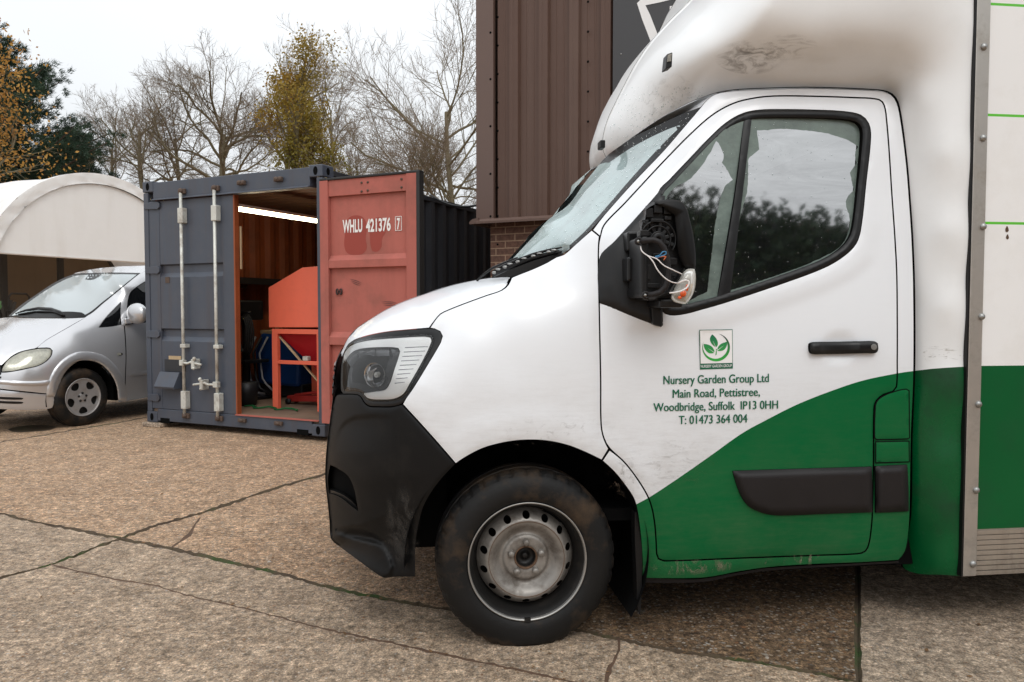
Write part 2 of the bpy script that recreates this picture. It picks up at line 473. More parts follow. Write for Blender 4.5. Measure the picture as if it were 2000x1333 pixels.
M['rim_lip'] = surf('bright_rim_lip', (0.36, 0.35, 0.33), 0.38, 0.7, var=0.15, vscale=9)
M['rust'] = surf('rusty_steel', (0.10, 0.055, 0.03), 0.85, var=0.5, vscale=20, bmp=0.3, bscale=90)
M['tyre'] = surf('muddy_tyre_rubber', (0.006, 0.0057, 0.0055), 0.6, var=0.3, vscale=8, dirt=(0.070, 0.043, 0.023), damt=0.9, dscale=5.0, bmp=0.12, bscale=70, spec=0.3)
M['amber'] = surf('amber_indicator', (0.75, 0.10, 0.01), 0.2, coat=0.6)
M['lamp_clear'] = glassy('clear_indicator_lens', (0.85, 0.84, 0.80), 0.10, 0.05, fog=(0.62, 0.60, 0.54), fogamt=0.6, fogscale=(25, 25, 25))
M['wire_white'] = surf('white_wire', (0.72, 0.68, 0.66), 0.5, var=0.05)
M['wire_blue'] = surf('blue_wire', (0.05, 0.22, 0.42), 0.5, var=0.05)
M['wire_orange'] = surf('orange_wire', (0.55, 0.14, 0.05), 0.5, var=0.05)
M['text_green'] = surf('dark_green_lettering', (0.0, 0.105, 0.05), 0.45, var=0.08, vscale=20)
M['logo_white'] = surf('logo_white', (0.80, 0.79, 0.78), 0.4, var=0.02)
def leaf_grad(name, a, b_, z0, z1):
    m, nt, b = new_mat(name); co = coords(nt); x, y, z = sepxyz(nt, co)
    mr = N(nt, 'ShaderNodeMapRange'); mr.inputs['From Min'].default_value = z0; mr.inputs['From Max'].default_value = z1
    nt.links.new(z, mr.inputs['Value'])
    nt.links.new(mix(nt, mr.outputs[0], a, b_), b.inputs['Base Color']); b.inputs['Roughness'].default_value = 0.45
    return m
M['logo_leaf'] = leaf_grad('logo_leaf_green', (0.03, 0.36, 0.05), (0.0, 0.12, 0.06), 1.10, 1.19)
M['logo_ring'] = leaf_grad('logo_ring_green', (0.03, 0.40, 0.05), (0.01, 0.03, 0.03), 1.08, 1.18)
# container, building, car ...
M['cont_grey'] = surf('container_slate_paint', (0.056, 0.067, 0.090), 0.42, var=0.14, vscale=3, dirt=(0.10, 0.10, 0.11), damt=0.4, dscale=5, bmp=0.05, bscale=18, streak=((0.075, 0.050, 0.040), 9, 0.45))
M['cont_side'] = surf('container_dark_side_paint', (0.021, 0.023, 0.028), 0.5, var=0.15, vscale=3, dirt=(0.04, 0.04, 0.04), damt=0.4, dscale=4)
M['cont_red'] = surf('container_oxide_red', (0.415, 0.125, 0.098), 0.62, spec=0.25, var=0.10, vscale=2.5, dirt=(0.26, 0.10, 0.078), damt=0.75, dscale=3.2, bmp=0.05, bscale=25, streak=((0.26, 0.08, 0.06), 7, 0.35))
M['cont_red_patch'] = surf('fresh_oxide_red_patch', (0.29, 0.042, 0.026), 0.5, var=0.1, vscale=6)
M['cont_inner'] = surf('container_inner_rust_red', (0.26, 0.062, 0.016), 0.6, var=0.25, vscale=2, dirt=(0.10, 0.028, 0.012), damt=0.6, dscale=3, streak=((0.08, 0.03, 0.015), 5, 0.6))
M['cont_roof_in'] = surf('container_ceiling_dark', (0.14, 0.075, 0.045), 0.7, var=0.2)
M['rod'] = surf('galvanised_rod', (0.60, 0.60, 0.55), 0.45, 0.25, var=0.2, vscale=6, dirt=(0.20, 0.14, 0.09), damt=0.7, dscale=9)
M['rod_rust'] = surf('rusty_cam_keeper', (0.085, 0.055, 0.04), 0.75, var=0.5, vscale=25, bmp=0.2, bscale=60)
M['floor_ply'] = surf('worn_plywood_floor', (0.20, 0.135, 0.09), 0.8, var=0.3, vscale=3, dirt=(0.06, 0.04, 0.028), damt=0.6, dscale=4)
M['gasket'] = surf('black_door_gasket', (0.012, 0.012, 0.012), 0.55, var=0.3, vscale=12)
M['scuff'] = surf('dark_scuff', (0.14, 0.05, 0.042), 0.7, var=0.3, vscale=30)
M['stencil'] = surf('white_stencil_paint', (0.80, 0.78, 0.75), 0.6, var=0.06, vscale=20)
def emit(name, col, st):
    m, nt, b = new_mat(name); b.inputs['Base Color'].default_value = c4(col)
    b.inputs['Emission Color'].default_value = c4(col); b.inputs['Emission Strength'].default_value = st; return m
M['tube_light'] = emit('fluorescent_tube', (1.0, 0.84, 0.58), 13.0)
M['coral'] = surf('coral_red_paint', (0.82, 0.155, 0.085), 0.45, var=0.06, vscale=3, dirt=(0.5, 0.09, 0.06), damt=0.2, dscale=8)
M['hopper_red'] = surf('deep_red_paint', (0.42, 0.008, 0.016), 0.45, var=0.1, vscale=5)
M['blue'] = surf('blue_machine_paint', (0.006, 0.045, 0.17), 0.4, var=0.2, vscale=7)
M['dark_metal'] = surf('dark_oily_metal', (0.018, 0.018, 0.020), 0.45, 0.3, var=0.4, vscale=12)
M['hose'] = surf('grey_hose', (0.28, 0.28, 0.30), 0.5, var=0.15)
M['wood'] = surf('pale_timber', (0.46, 0.34, 0.20), 0.7, var=0.2, vscale=8, streak=((0.25, 0.16, 0.08), 9, 0.5))
M['red_jack'] = surf('red_jack_paint', (0.30, 0.02, 0.015), 0.5, var=0.2, vscale=10)
M['cladding'] = surf('brown_profiled_sheet', (0.100, 0.057, 0.042), 0.45, var=0.07, vscale=1.2, dirt=(0.135, 0.085, 0.066), damt=0.35, spec=0.3, dscale=2.2, streak=((0.15, 0.105, 0.085), 3, 0.30))
M['flashing'] = surf('brown_corner_flashing', (0.118, 0.072, 0.056), 0.42, var=0.06, vscale=1.5)
M['sign_grey'] = surf('charcoal_sign_panel', (0.045, 0.044, 0.046), 0.4, var=0.06, vscale=1.2)
M['sign_white'] = surf('white_sign_vinyl', (0.80, 0.79, 0.78), 0.4, var=0.03)
def brick(name):
    m, nt, b = new_mat(name); co = coords(nt)
    x, y, z = sepxyz(nt, co); cx = nt.nodes.new('ShaderNodeCombineXYZ')
    nt.links.new(mth(nt, 'ADD', x, y), cx.inputs[0]); nt.links.new(z, cx.inputs[1])
    t = N(nt, 'ShaderNodeTexBrick'); nt.links.new(cx.outputs[0], t.inputs['Vector'])
    for k, v in dict(Scale=1.0).items(): t.inputs[k].default_value = v
    t.inputs['Brick Width'].default_value = 0.225; t.inputs['Row Height'].default_value = 0.075
    t.inputs['Mortar Size'].default_value = 0.0062; t.inputs['Mortar Smooth'].default_value = 0.15; t.inputs['Bias'].default_value = -0.1
    t.inputs['Color1'].default_value = c4((0.125, 0.055, 0.035)); t.inputs['Color2'].default_value = c4((0.075, 0.034, 0.025)); t.inputs['Mortar'].default_value = c4((0.38, 0.26, 0.17))
    c = mix(nt, 0.35, t.outputs['Color'], ramp(nt, nz(nt, co, 30, 6), [(0.3, (0.03, 0.018, 0.014)), (0.7, (0.26, 0.15, 0.10))]), 'MIX')
    nt.links.new(c, b.inputs['Base Color']); b.inputs['Roughness'].default_value = 0.85
    bump(nt, b, mth(nt, 'SUBTRACT', nz(nt, co, 80, 4), mth(nt, 'MULTIPLY', t.outputs['Fac'], 1.5)), 0.5, 0.006)
    return m
M['brick'] = brick('red_brown_brickwork')
M['silver'] = surf('silver_car_paint', (0.56, 0.56, 0.57), 0.25, 0.6, var=0.03, vscale=2, coat=0.5)
M['car_glass'] = glassy('car_windscreen_glass', (0.45, 0.52, 0.52), 0.34, 0.02, fog=(0.60, 0.66, 0.67), fogamt=0.50, fogscale=(.8, .8, .8), lo=0.0, hi=0.01)
M['car_side_glass'] = glassy('dark_tinted_glass', (0.05, 0.055, 0.06), 0.02, 0.01)
M['car_lens'] = glassy('yellowed_lamp_lens', (0.80, 0.80, 0.72), 0.08, 0.06, fog=(0.58, 0.57, 0.48), fogamt=0.62, fogscale=(9, 9, 9))
M['alloy'] = surf('brushed_alloy', (0.46, 0.44, 0.43), 0.38, 0.55, var=0.1, vscale=12, dirt=(0.22, 0.18, 0.14), damt=0.4, dscale=14)
def fabric(name, col, tr):
    m, nt, b = new_mat(name); co = coords(nt)
    c = mix(nt, nz(nt, co, 1.3, 5), tuple(v * 0.94 for v in col), col)
    sc = stretch(nt, co, (1.2, 1.2, 0.12)); c = mix(nt, ramp(nt, nz(nt, sc, 2.0, 6), [(0.5, 0.0), (0.8, 0.25)]), c, (0.55, 0.50, 0.42))
    nt.links.new(c, b.inputs['Base Color']); b.inputs['Roughness'].default_value = 0.6
    t = N(nt, 'ShaderNodeBsdfTranslucent'); t.inputs['Color'].default_value = c4(col)
    ms = nt.nodes.new('ShaderNodeMixShader'); ms.inputs[0].default_value = tr
    nt.links.new(b.outputs[0], ms.inputs[1]); nt.links.new(t.outputs[0], ms.inputs[2]); nt.links.new(ms.outputs[0], nt.nodes['Material Output'].inputs['Surface'])
    bump(nt, b, nz(nt, co, 2.5, 3), 0.25, 0.06)
    return m
M['fabric'] = fabric('white_pvc_fabric', (0.90, 0.89, 0.87), 0.18)
M['mesh_cloth'] = surf('brown_windbreak_mesh', (0.125, 0.085, 0.05), 0.9, var=0.15, vscale=1.5, streak=((0.08, 0.055, 0.035), 2, 0.4))
M['post'] = surf('dark_timber_post', (0.03, 0.024, 0.018), 0.85, var=0.3)
M['cable'] = surf('black_cable', (0.01, 0.01, 0.01), 0.6, var=0.2)
M['leaf_low'] = surf('low_green_leaf', (0.035, 0.10, 0.02), 0.6, var=0.4, vscale=5)
def foliage(name, cols, scale=1.5, tr=0.3, zmix=None):
    m, nt, b = new_mat(name); co = coords(nt)
    c = ramp(nt, nz(nt, co, scale, 5, 0.7), [(0.3, cols[0]), (0.5, cols[1]), (0.7, cols[2])])
    if zmix:                                   # leaves low on the tree are still green
        mr = N(nt, 'ShaderNodeMapRange'); mr.inputs['From Min'].default_value = zmix[1]; mr.inputs['From Max'].default_value = zmix[2]
        nt.links.new(mth(nt, 'ADD', sepxyz(nt, co)[2], mth(nt, 'MULTIPLY', nz(nt, co, 1.1, 3), 3.0)), mr.inputs['Value'])
        c = mix(nt, mr.outputs[0], mix(nt, nz(nt, co, 3.0, 3), zmix[0], tuple(v * 1.7 for v in zmix[0])), c)
    nt.links.new(c, b.inputs['Base Color']); b.inputs['Roughness'].default_value = 0.65
    t = N(nt, 'ShaderNodeBsdfTranslucent'); nt.links.new(c, t.inputs['Color'])
    ms = nt.nodes.new('ShaderNodeMixShader'); ms.inputs[0].default_value = tr
    nt.links.new(b.outputs[0], ms.inputs[1]); nt.links.new(t.outputs[0], ms.inputs[2]); nt.links.new(ms.outputs[0], nt.nodes['Material Output'].inputs['Surface'])
    return m
M['needles'] = foliage('pine_needles', ((0.010, 0.026, 0.014), (0.018, 0.045, 0.022), (0.035, 0.07, 0.03)), 1.2, 0.15)
M['orange_leaf'] = foliage('orange_autumn_leaves', ((0.20, 0.08, 0.02), (0.40, 0.20, 0.035), (0.50, 0.32, 0.08)), 1.5)
M['yellow_leaf'] = foliage('yellow_green_leaves', ((0.15, 0.14, 0.02), (0.30, 0.20, 0.022), (0.34, 0.115, 0.018)), 0.5, .3, ((.10, .12, .014), 6.6, 9.8))
M['bark'] = surf('grey_green_bark', (0.155, 0.128, 0.078), 0.9, var=0.35, vscale=2.0, dirt=(0.13, 0.125, 0.05), damt=0.6, dscale=1.5)
M['twig'] = surf('pale_brown_twig', (0.20, 0.152, 0.105), 0.9, var=0.3, vscale=1.0)
M['pine_bark'] = surf('pine_bark', (0.07, 0.045, 0.032), 0.9, var=0.3, vscale=3)
def concrete(name, base_lo, base_hi, peb, stain, scale, bstr, con=1.0, k1=0.40, k2=0.80):
    """weathered concrete with exposed flint aggregate"""
    m, nt, b = new_mat(name); co = coords(nt)
    big = nz(nt, co, 0.55, 6, 0.6); mid = nz(nt, co, 6, 7, 0.7); grit = nz(nt, co, 32, 7, 0.80); fine = nz(nt, co, 170, 4, 0.75)
    c = mix(nt, ramp(nt, big, [(0.35, 0.0), (0.65, 1.0)]), base_lo, base_hi)
    c = mix(nt, ramp(nt, mid, [(0.42, 0.0), (0.72, 0.6)]), c, stain)
    c = mix(nt, ramp(nt, grit, [(0.36, 0.92 * con), (0.49, 0.0)]), c, tuple(v * .30 for v in stain))
    c = mix(nt, ramp(nt, grit, [(0.52, 0.0), (0.65, 0.85 * con)]), c, tuple(min(1, v * 1.75) for v in base_hi))
    c = mix(nt, ramp(nt, fine, [(0.36, 0.85 * con), (0.50, 0.0)]), c, tuple(v * .25 for v in stain))
    # every grain size from a few millimetres to a hand's width, so that near and far slabs both look gritty
    g = None
    for sc_, lo_, hi_ in ((120, 0.50, 1.45), (48, 0.52, 1.45), (19, 0.62, 1.35), (5.5, 0.78, 1.18)):
        rr_ = ramp(nt, nz(nt, co, sc_, 3, 0.65), [(0.36, 1 + (lo_ - 1) * con), (0.64, 1 + (hi_ - 1) * con)])
        g = rr_ if g is None else mix(nt, 1.0, g, rr_, 'MULTIPLY')
    c = mix(nt, 1.0, c, g, 'MULTIPLY')
    def pebbles(sc, lim, keep):
        wv = N(nt, 'ShaderNodeTexNoise', Scale=sc * .7, Detail=2); nt.links.new(co, wv.inputs['Vector'])
        ad = N(nt, 'ShaderNodeVectorMath', operation='MULTIPLY_ADD'); ad.inputs[1].default_value = (.9 / sc,) * 3
        nt.links.new(wv.outputs['Color'], ad.inputs[0]); nt.links.new(co, ad.inputs[2])
        v = N(nt, 'ShaderNodeTexVoronoi', Scale=sc); nt.links.new(ad.outputs[0], v.inputs['Vector'])
        rs = sepxyz(nt, v.outputs['Color'])
        sel = mth(nt, 'MULTIPLY', ramp(nt, v.outputs['Distance'], [(lim * 0.8, 1.0), (lim, 0.0)]), ramp(nt, rs[0], [(keep - 0.01, 0.0), (keep + 0.01, 1.0)]))
        return sel, ramp(nt, rs[1], peb)
    s1, p1 = pebbles(scale, 0.42, k1)
    s2, p2 = pebbles(scale * 0.45, 0.27, k2)
    c = mix(nt, mth(nt, 'MULTIPLY', s1, 0.75), c, p1); c = mix(nt, mth(nt, 'MULTIPLY', s2, 0.9), c, p2)
    nt.links.new(c, b.inputs['Base Color'])
    nt.links.new(ramp(nt, mid, [(0.3, 0.6), (0.7, 0.85)]), b.inputs['Roughness']); b.inputs['Specular IOR Level'].default_value = 0.3
    h = mth(nt, 'ADD', mth(nt, 'ADD', mth(nt, 'MULTIPLY', s1, 0.5), mth(nt, 'MULTIPLY', s2, 1.0)), mth(nt, 'ADD', mth(nt, 'MULTIPLY', fine, 0.9), mth(nt, 'MULTIPLY', grit, 3.0)))
    bump(nt, b, h, bstr, 0.006)
    return m
PEB = [(0.0, (0.30, 0.13, 0.05)), (0.2, (0.11, 0.085, 0.07)), (0.4, (0.46, 0.40, 0.33)), (0.58, (0.20, 0.14, 0.09)), (0.75, (0.38, 0.24, 0.12)), (0.9, (0.60, 0.56, 0.50)), (1.0, (0.07, 0.06, 0.055))]
M['conc_far'] = concrete('exposed_aggregate_concrete', (0.50, 0.33, 0.205), (0.60, 0.41, 0.265), PEB, (0.36, 0.21, 0.12), 62, 0.9, .85, .35, .7)
M['conc_near'] = concrete('grey_tan_concrete', (0.40, 0.295, 0.205), (0.50, 0.38, 0.27), PEB, (0.26, 0.18, 0.115), 95, 0.7, .78, .5, .85)
M['conc_pale'] = concrete('pale_grey_concrete', (0.40, 0.31, 0.225), (0.48, 0.38, 0.29), PEB, (0.25, 0.18, 0.125), 110, 0.6, .8, .6, .9)
M['conc_gravel'] = concrete('coarse_flint_concrete', (0.215, 0.135, 0.075), (0.275, 0.18, 0.105), PEB, (0.12, 0.075, 0.042), 60, 1.0, 1.0, .2, .55)  # flint slab, its base darkened to add to the shade under the van
def joint_mat():
    m, nt, b = new_mat('mossy_joint_dirt'); co = coords(nt)
    c = ramp(nt, nz(nt, co, 1.7, 5, 0.7), [(0.40, (0.075, 0.048, 0.028)), (0.52, (0.10, 0.070, 0.038)), (0.60, (0.040, 0.075, 0.012)), (0.70, (0.06, 0.13, 0.016))])
    nt.links.new(mix(nt, nz(nt, co, 60, 4), c, mix(nt, 0.5, c, (0.0, 0.0, 0.0))), b.inputs['Base Color']); b.inputs['Roughness'].default_value = 0.95
    bump(nt, b, nz(nt, co, 90, 5), 0.8, 0.01); return m
M['joint'] = joint_mat(); M['slab_edge'] = surf('broken_slab_edge', (0.10, 0.055, 0.032), 0.9, var=0.4, vscale=18, dirt=(0.05, 0.032, 0.02), damt=0.8, dscale=14, bmp=0.5, bscale=60)
M['litter'] = surf('dead_leaf_litter', (0.16, 0.085, 0.035), 0.8, var=0.6, vscale=9)
M['puddle'] = surf('damp_patch', (0.07, 0.052, 0.036), 0.35, var=0.3, vscale=5)
# ------------------------------------------------------------------ box van (side plane y = 0, x runs to its rear, y inward)
PSI = R_(7.0)
TF = Frame((0.064 + 0.005, 2.770, 0.0), PSI)
NV = TF.M[1]; WC = 1.02
def truck_px(px, py, w_):
    d = ray(px, py); t = (np.asarray(w_) - (CAMP - TF.o) @ NV) / (d @ NV)
    return CAMP + t[..., None] * d
def tl(px, py, w_=0.0):
    return TF.inv(truck_px(np.array([px]), np.array([py]), np.array([w_])))[0]
def mirrored(P):
    wv = (P - TF.o) @ NV
    return P + 2 * (WC - wv)[:, None] * NV

van = thing('box_van', 'white and green box van with a broken door mirror, front wheel nearest the camera', 'van', TF.o, PSI)

# --- outlines in photo pixels, lifted onto the van's own surfaces
DOOR = [(1172, 463), (1169, 480), (1168.6, 520), (1170, 587), (1171, 640), (1173, 740), (1174, 830), (1179.5, 857), (1190.5, 876), (1221, 905), (1254, 950), (1270, 982), (1278, 1018), (1281.5, 1060), (1282.5, 1082), (1286, 1092), (1297, 1096), (1450, 1090.5), (1600, 1085), (1676, 1082), (1690, 1077), (1697, 1063), (1702, 1030), (1704, 1000), (1706, 910), (1707, 800), (1711, 784), (1726, 771), (1744, 765), (1751, 756), (1752.5, 700), (1752.5, 620), (1751.4, 531), (1747, 450), (1741.7, 375), (1737, 300), (1732, 238), (1727, 206), (1717, 195), (1667, 191), (1570, 188), (1511, 188), (1472, 192), (1433, 202), (1394, 223), (1355, 256), (1297, 314.6), (1219, 398.5), (1180, 439.5)]
WINDOW = [(1287, 376), (1308.7, 351.6), (1347.7, 310.7), (1390.6, 265.8), (1421.8, 238.5), (1453, 222), (1484, 216), (1531, 215), (1590, 216), (1648, 219), (1681, 226), (1696, 242), (1700, 268), (1691, 355.5), (1681, 445), (1671.4, 476), (1648, 500), (1609, 523), (1531, 552.5), (1414, 591.5), (1367, 605), (1336, 613), (1308.7, 615), (1293, 606), (1280, 560), (1278, 450)]
GLASS = [(1296, 384), (1316, 360), (1354, 319), (1396, 275), (1428, 247), (1456, 234), (1487, 230), (1531, 229), (1590, 229.5), (1646, 232), (1674, 238), (1684, 249), (1686, 270), (1678, 354), (1668, 440), (1660, 465), (1640, 488), (1603, 510), (1526, 539), (1410, 578), (1364, 590), (1330, 598), (1310, 598), (1300, 590), (1292, 550), (1289, 450)]
SAIL = [(1171, 503), (1200, 471), (1240, 427), (1289.5, 371), (1300, 383), (1296, 410), (1292, 460), (1292, 560), (1295, 612), (1295.5, 636), (1291, 640), (1250, 625), (1200, 604.5), (1171.5, 593)]
SWAGE = [(1230, 640), (1294, 642), (1330, 651), (1367, 646), (1453, 617), (1531, 591.5), (1609, 564), (1667, 535), (1699, 504), (1712, 440), (1717, 297), (1708, 250), (1690, 215), (1600, 205), (1480, 205), (1400, 240), (1300, 340), (1200, 460), (1180, 560)]
LIV = np.array([(1200, 1010), (1243, 985.4), (1270, 970.7), (1327, 933), (1390, 889), (1449, 847), (1499, 819.5), (1558, 790), (1621, 765), (1684, 744), (1751, 730), (1785, 725), (1830, 720), (1905, 716), (2100, 713)])
def liv(x): return np.interp(x, smooth_liv[:, 0], smooth_liv[:, 1])
smooth_liv = smooth_line(LIV, 6, closed=False, corner=90)
SIL = [(660, 1066), (646, 1052), (644, 1023.6), (640, 983), (635.4, 942.6), (635.4, 910), (639.5, 861.6), (646, 813), (650, 780), (654, 745), (659, 712), (665, 690), (670, 681), (681, 660), (698, 640.5)]
SIL = [tuple(p) for p in smooth_line(SIL, 9, False, 90)]
BON_TOP = [(665, 690), (669.5, 681), (680, 660), (698, 640.5), (725, 622.5), (755, 604.5), (788, 589.5), (830, 574.5), (875, 559.5), (920, 549), (956, 543), (980, 541), (996.5, 541.5)]
BON_SHUT = [(996.5, 544.5), (992, 555), (980, 567), (950, 577.5), (905, 594), (875, 606), (860, 613.5), (849.5, 625.5), (838, 641)]
LAMP_TOP = [(838, 642), (800, 644), (755, 648.6), (719, 655.5), (692, 664.5), (681.5, 672), (674, 685), (668, 699)]

side_t = TPS([(1180, 700, .006), (1450, 700, 0), (1750, 700, 0), (1780, 700, .006), (1180, 860, .0), (1450, 880, 0), (1700, 880, 0), (1780, 880, .008),
              (1290, 1090, .03), (1480, 1085, .03), (1700, 1075, .03), (1250, 1130, .055), (1500, 1105, .05), (1760, 1092, .05), (1250, 1000, .012), (1700, 1000, .012),
              (1180, 600, .022), (1450, 620, .012), (1750, 600, .014), (1750, 400, .065), (1756, 240, .115), (1740, 185, .15), (1725, 200, .14), (1600, 186, .15), (1600, 172, .165), (1480, 190, .155), (1480, 175, .17),
              (1400, 185, .185), (1350, 260, .15), (1367, 209, .19), (1297, 293, .165), (1220, 398, .115), (1200, 395, .145), (1172, 463, .085), (1155, 449, .12), (1500, 400, .07), (1600, 300, .102), (1680, 350, .085),
              (1000, 700, .012), (1000, 760, 0), (1100, 600, .035), (1000, 600, .065), (1050, 528, .13), (1100, 498, .14), (1087, 505, .14), (900, 650, .05), (850, 650, .07), (996, 548, .155), (950, 580, .125), (900, 600, .115), (862, 620, .10),
              (900, 800, 0), (1030, 850, -.004), (900, 900, .0), (1170, 890, 0), (760, 700, .02), (760, 900, .0), (690, 1050, .02), (800, 1100, .03), (800, 1000, .012), (640, 900, 0), (660, 690, .03)])
def smst(d, wd): 
    t = np.clip(d / wd * 0.5 + 0.5, 0, 1); return t * t * (3 - 2 * t)
def sdist(x, y, poly):
    d = seg_dist(x, y, poly, True); return np.where(inside(x, y, poly), d, -d)
def quarter(q): return 1 - np.sqrt(np.clip(1 - q * q, 0, 1))
def W_side(x, y):
    w_ = side_t(x, y)
    q = np.clip(1 - seg_dist(x, y, SIL) / 235.0, 0, .985)
    w_ = w_ + np.where(x < 930, 0.50 * quarter(q), 0)
    w_ = w_ - 0.007 * smst(sdist(x, y, SWAGE), 14)
    w_ = w_ + 0.013 * np.clip(1 - ((x - 1640) / 38) ** 2 - ((y - 679) / 32) ** 2, 0, 1) ** .8
    rr = np.hypot(x - 1032, y - 1098)
    w_ = w_ - 0.006 * smst(292 - rr, 22) * smst(x - 870, 40) * smst(1000 - y, 60)
    return w_
def W_bonnet(x, y):
    ds = seg_dist(x, y, BON_SHUT + LAMP_TOP); dt = seg_dist(x, y, BON_TOP)
    q = ds / (ds + dt + 1e-9); w0 = np.minimum(W_side(x, y), 0.48)
    wt = np.interp(x, [665, 700, 760, 860, 996], [0.53, 0.66, 0.80, 0.90, 0.92])
    return w0 + np.maximum(wt - w0, 0) * quarter(q)

_gx, _gy = np.meshgrid(np.linspace(1300, 1680, 12), np.linspace(235, 590, 12)); _gx, _gy = _gx.ravel(), _gy.ravel(); _k = inside(_gx, _gy, GLASS); _gx, _gy = _gx[_k] / 1000, _gy[_k] / 1000
_gc = np.linalg.lstsq(np.stack([_gx * 0 + 1, _gx, _gy, .15 * _gy ** 2], -1), side_t(_gx * 1000, _gy * 1000), rcond=None)[0]
def W_glass(x, y): return _gc[0] + _gc[1] * x / 1000 + _gc[2] * y / 1000 + .15 * _gc[3] * (y / 1000) ** 2
def panel(name, outline, wf, mats, parent=van, holes=(), cons=(), cls=None, step=9, gap=1.5, depth=0.02, corner=48, mirror=False, roll=0.0035, lift=0.0, label=None, rim_mat=None, presmooth=True):
    B = smooth_line(outline, step, True, corner) if presmooth else np.asarray(outline, float)
    Hs = [smooth_line(h, step, True, corner) for h in holes]
    B0 = B
    if gap: B = inset(B, gap); Hs = [inset(h, -gap) for h in Hs]
    P2, F = triangulate(B, Hs, [np.asarray(c, float) for c in cons], step)
    def fn(x, y):
        w_ = wf(x, y) - lift
        if roll:
            d = seg_dist(x, y, B, True)
            for h in Hs: d = np.minimum(d, seg_dist(x, y, h, True))
            w_ = w_ + roll * np.clip(1 - d / 7.0, 0, 1) ** 2
        return truck_px(x, y, w_)
    mats = list(mats) if isinstance(mats, (list, tuple)) else [mats]
    V, FF, sm, nf = skin(P2, F, fn, NV * depth if depth else None)
    c = P2[F].mean(1)
    mi = list(cls(c[:, 0], c[:, 1]).astype(int)) if cls else [0] * nf
    mi += [len(mats)] * (len(FF) - nf)
    o = mk(name, V, FF, mats + [rim_mat or M['void']], parent, mi, sm, label=label)
    if mirror:
        mk(name, mirrored(V), [tuple(f)[::-1] for f in FF], mats + [rim_mat or M['void']], parent, mi, sm, label=label)
    return o
def sil_cons(poly, ds=(2.0, 5.0, 10.0, 17.0)):
    P = smooth_line(poly, 9, False, 90); out = []
    T = np.gradient(P, axis=0); T /= np.linalg.norm(T, axis=1)[:, None]; n = np.stack([-T[:, 1], T[:, 0]], -1)
    return [P + n * d for d in ds]
is_green = lambda x, y: y > liv(x)

# bonnet, wing, cab side frame, door
bonnet = panel('bonnet', BON_TOP + BON_SHUT + LAMP_TOP[1:], W_bonnet, M['white'], gap=0.8, depth=0.04, cons=sil_cons(BON_TOP[1:-1], (2, 5, 10)), roll=0.004)
FENDER = [(999, 543)] + [(1002, 541), (1044.5, 524), (1070, 512), (1087, 502), (1101, 497.5), (1121, 480), (1140, 463), (1155.5, 449.5), (1171, 462)] + DOOR[1:8] + [(1189, 877), (1175.5, 899.5), (1138.7, 882), (1106, 869.7), (1066, 861.6), (1025, 860.3), (984.7, 865), (944, 876), (912, 892), (890, 906.5), (840, 849), (786, 790), (792, 779), (806, 759), (830, 720), (860, 669), (863.6, 657), (859, 648), (848, 643), (839, 641.5), (849.5, 625.5), (860, 613.5), (875, 606), (905, 594), (950, 577.5), (980, 567), (993, 556)]
panel('front_wing', FENDER, W_side, M['white'], mirror=True, gap=1.4)
RING = [(1157, 450), (1180, 420), (1236, 357), (1297, 293), (1340, 243), (1368, 210), (1380, 195), (1396, 184), (1430, 177.5), (1480, 175), (1580, 172.5), (1700, 176.5), (1732, 181), (1748, 193), (1757, 220), (1770, 315), (1777, 400), (1781.5, 470), (1784.6, 560), (1785, 727), (1780, 858), (1777.6, 1001), (1774, 1050), (1768, 1078), (1755, 1095), (1684, 1099.5), (1570, 1104), (1499, 1109.5), (1440, 1118), (1400, 1126), (1369, 1130), (1310, 1131), (1253.5, 1130), (1253.5, 1082), (1248, 1023), (1242, 987), (1236, 971), (1219.7, 947), (1199.5, 922), (1176, 900.5), (1190.5, 879)] + DOOR[9:] + [(1173, 463)]
panel('cab_side_frame', RING, W_side, [M['white'], M['green']], cons=[smooth_liv], cls=is_green, mirror=True, gap=1.4)
door = panel('cab_door', DOOR, W_side, [M['white'], M['green']], holes=[WINDOW], cons=[smooth_liv], cls=is_green, mirror=True, gap=1.6)

# black backing a little behind the seams, painting their shade
def back_layer(name, outline, wf, off, holes=(), mirror=True):
    panel(name, outline, lambda x, y: wf(x, y) + off, M['void'], step=22, gap=4, depth=0, roll=0, holes=holes, mirror=mirror)
SEAM = [(1000, 546), (1050, 526), (1100, 500), (1157, 452), (1300, 293), (1370, 212), (1400, 186), (1580, 176), (1735, 184), (1752, 200), (1768, 315), (1780, 470), (1782, 720), (1774, 1000), (1755, 1090), (1499, 1105), (1369, 1124), (1258, 1124), (1250, 1020), (1238, 968), (1199, 917), (1174, 896), (1100, 864), (1025, 856), (940, 872), (892, 900), (850, 780), (862, 660), (845, 640), (860, 616), (950, 581)]
back_layer('dark_seam_backing', SEAM, W_side, 0.021, [WINDOW])

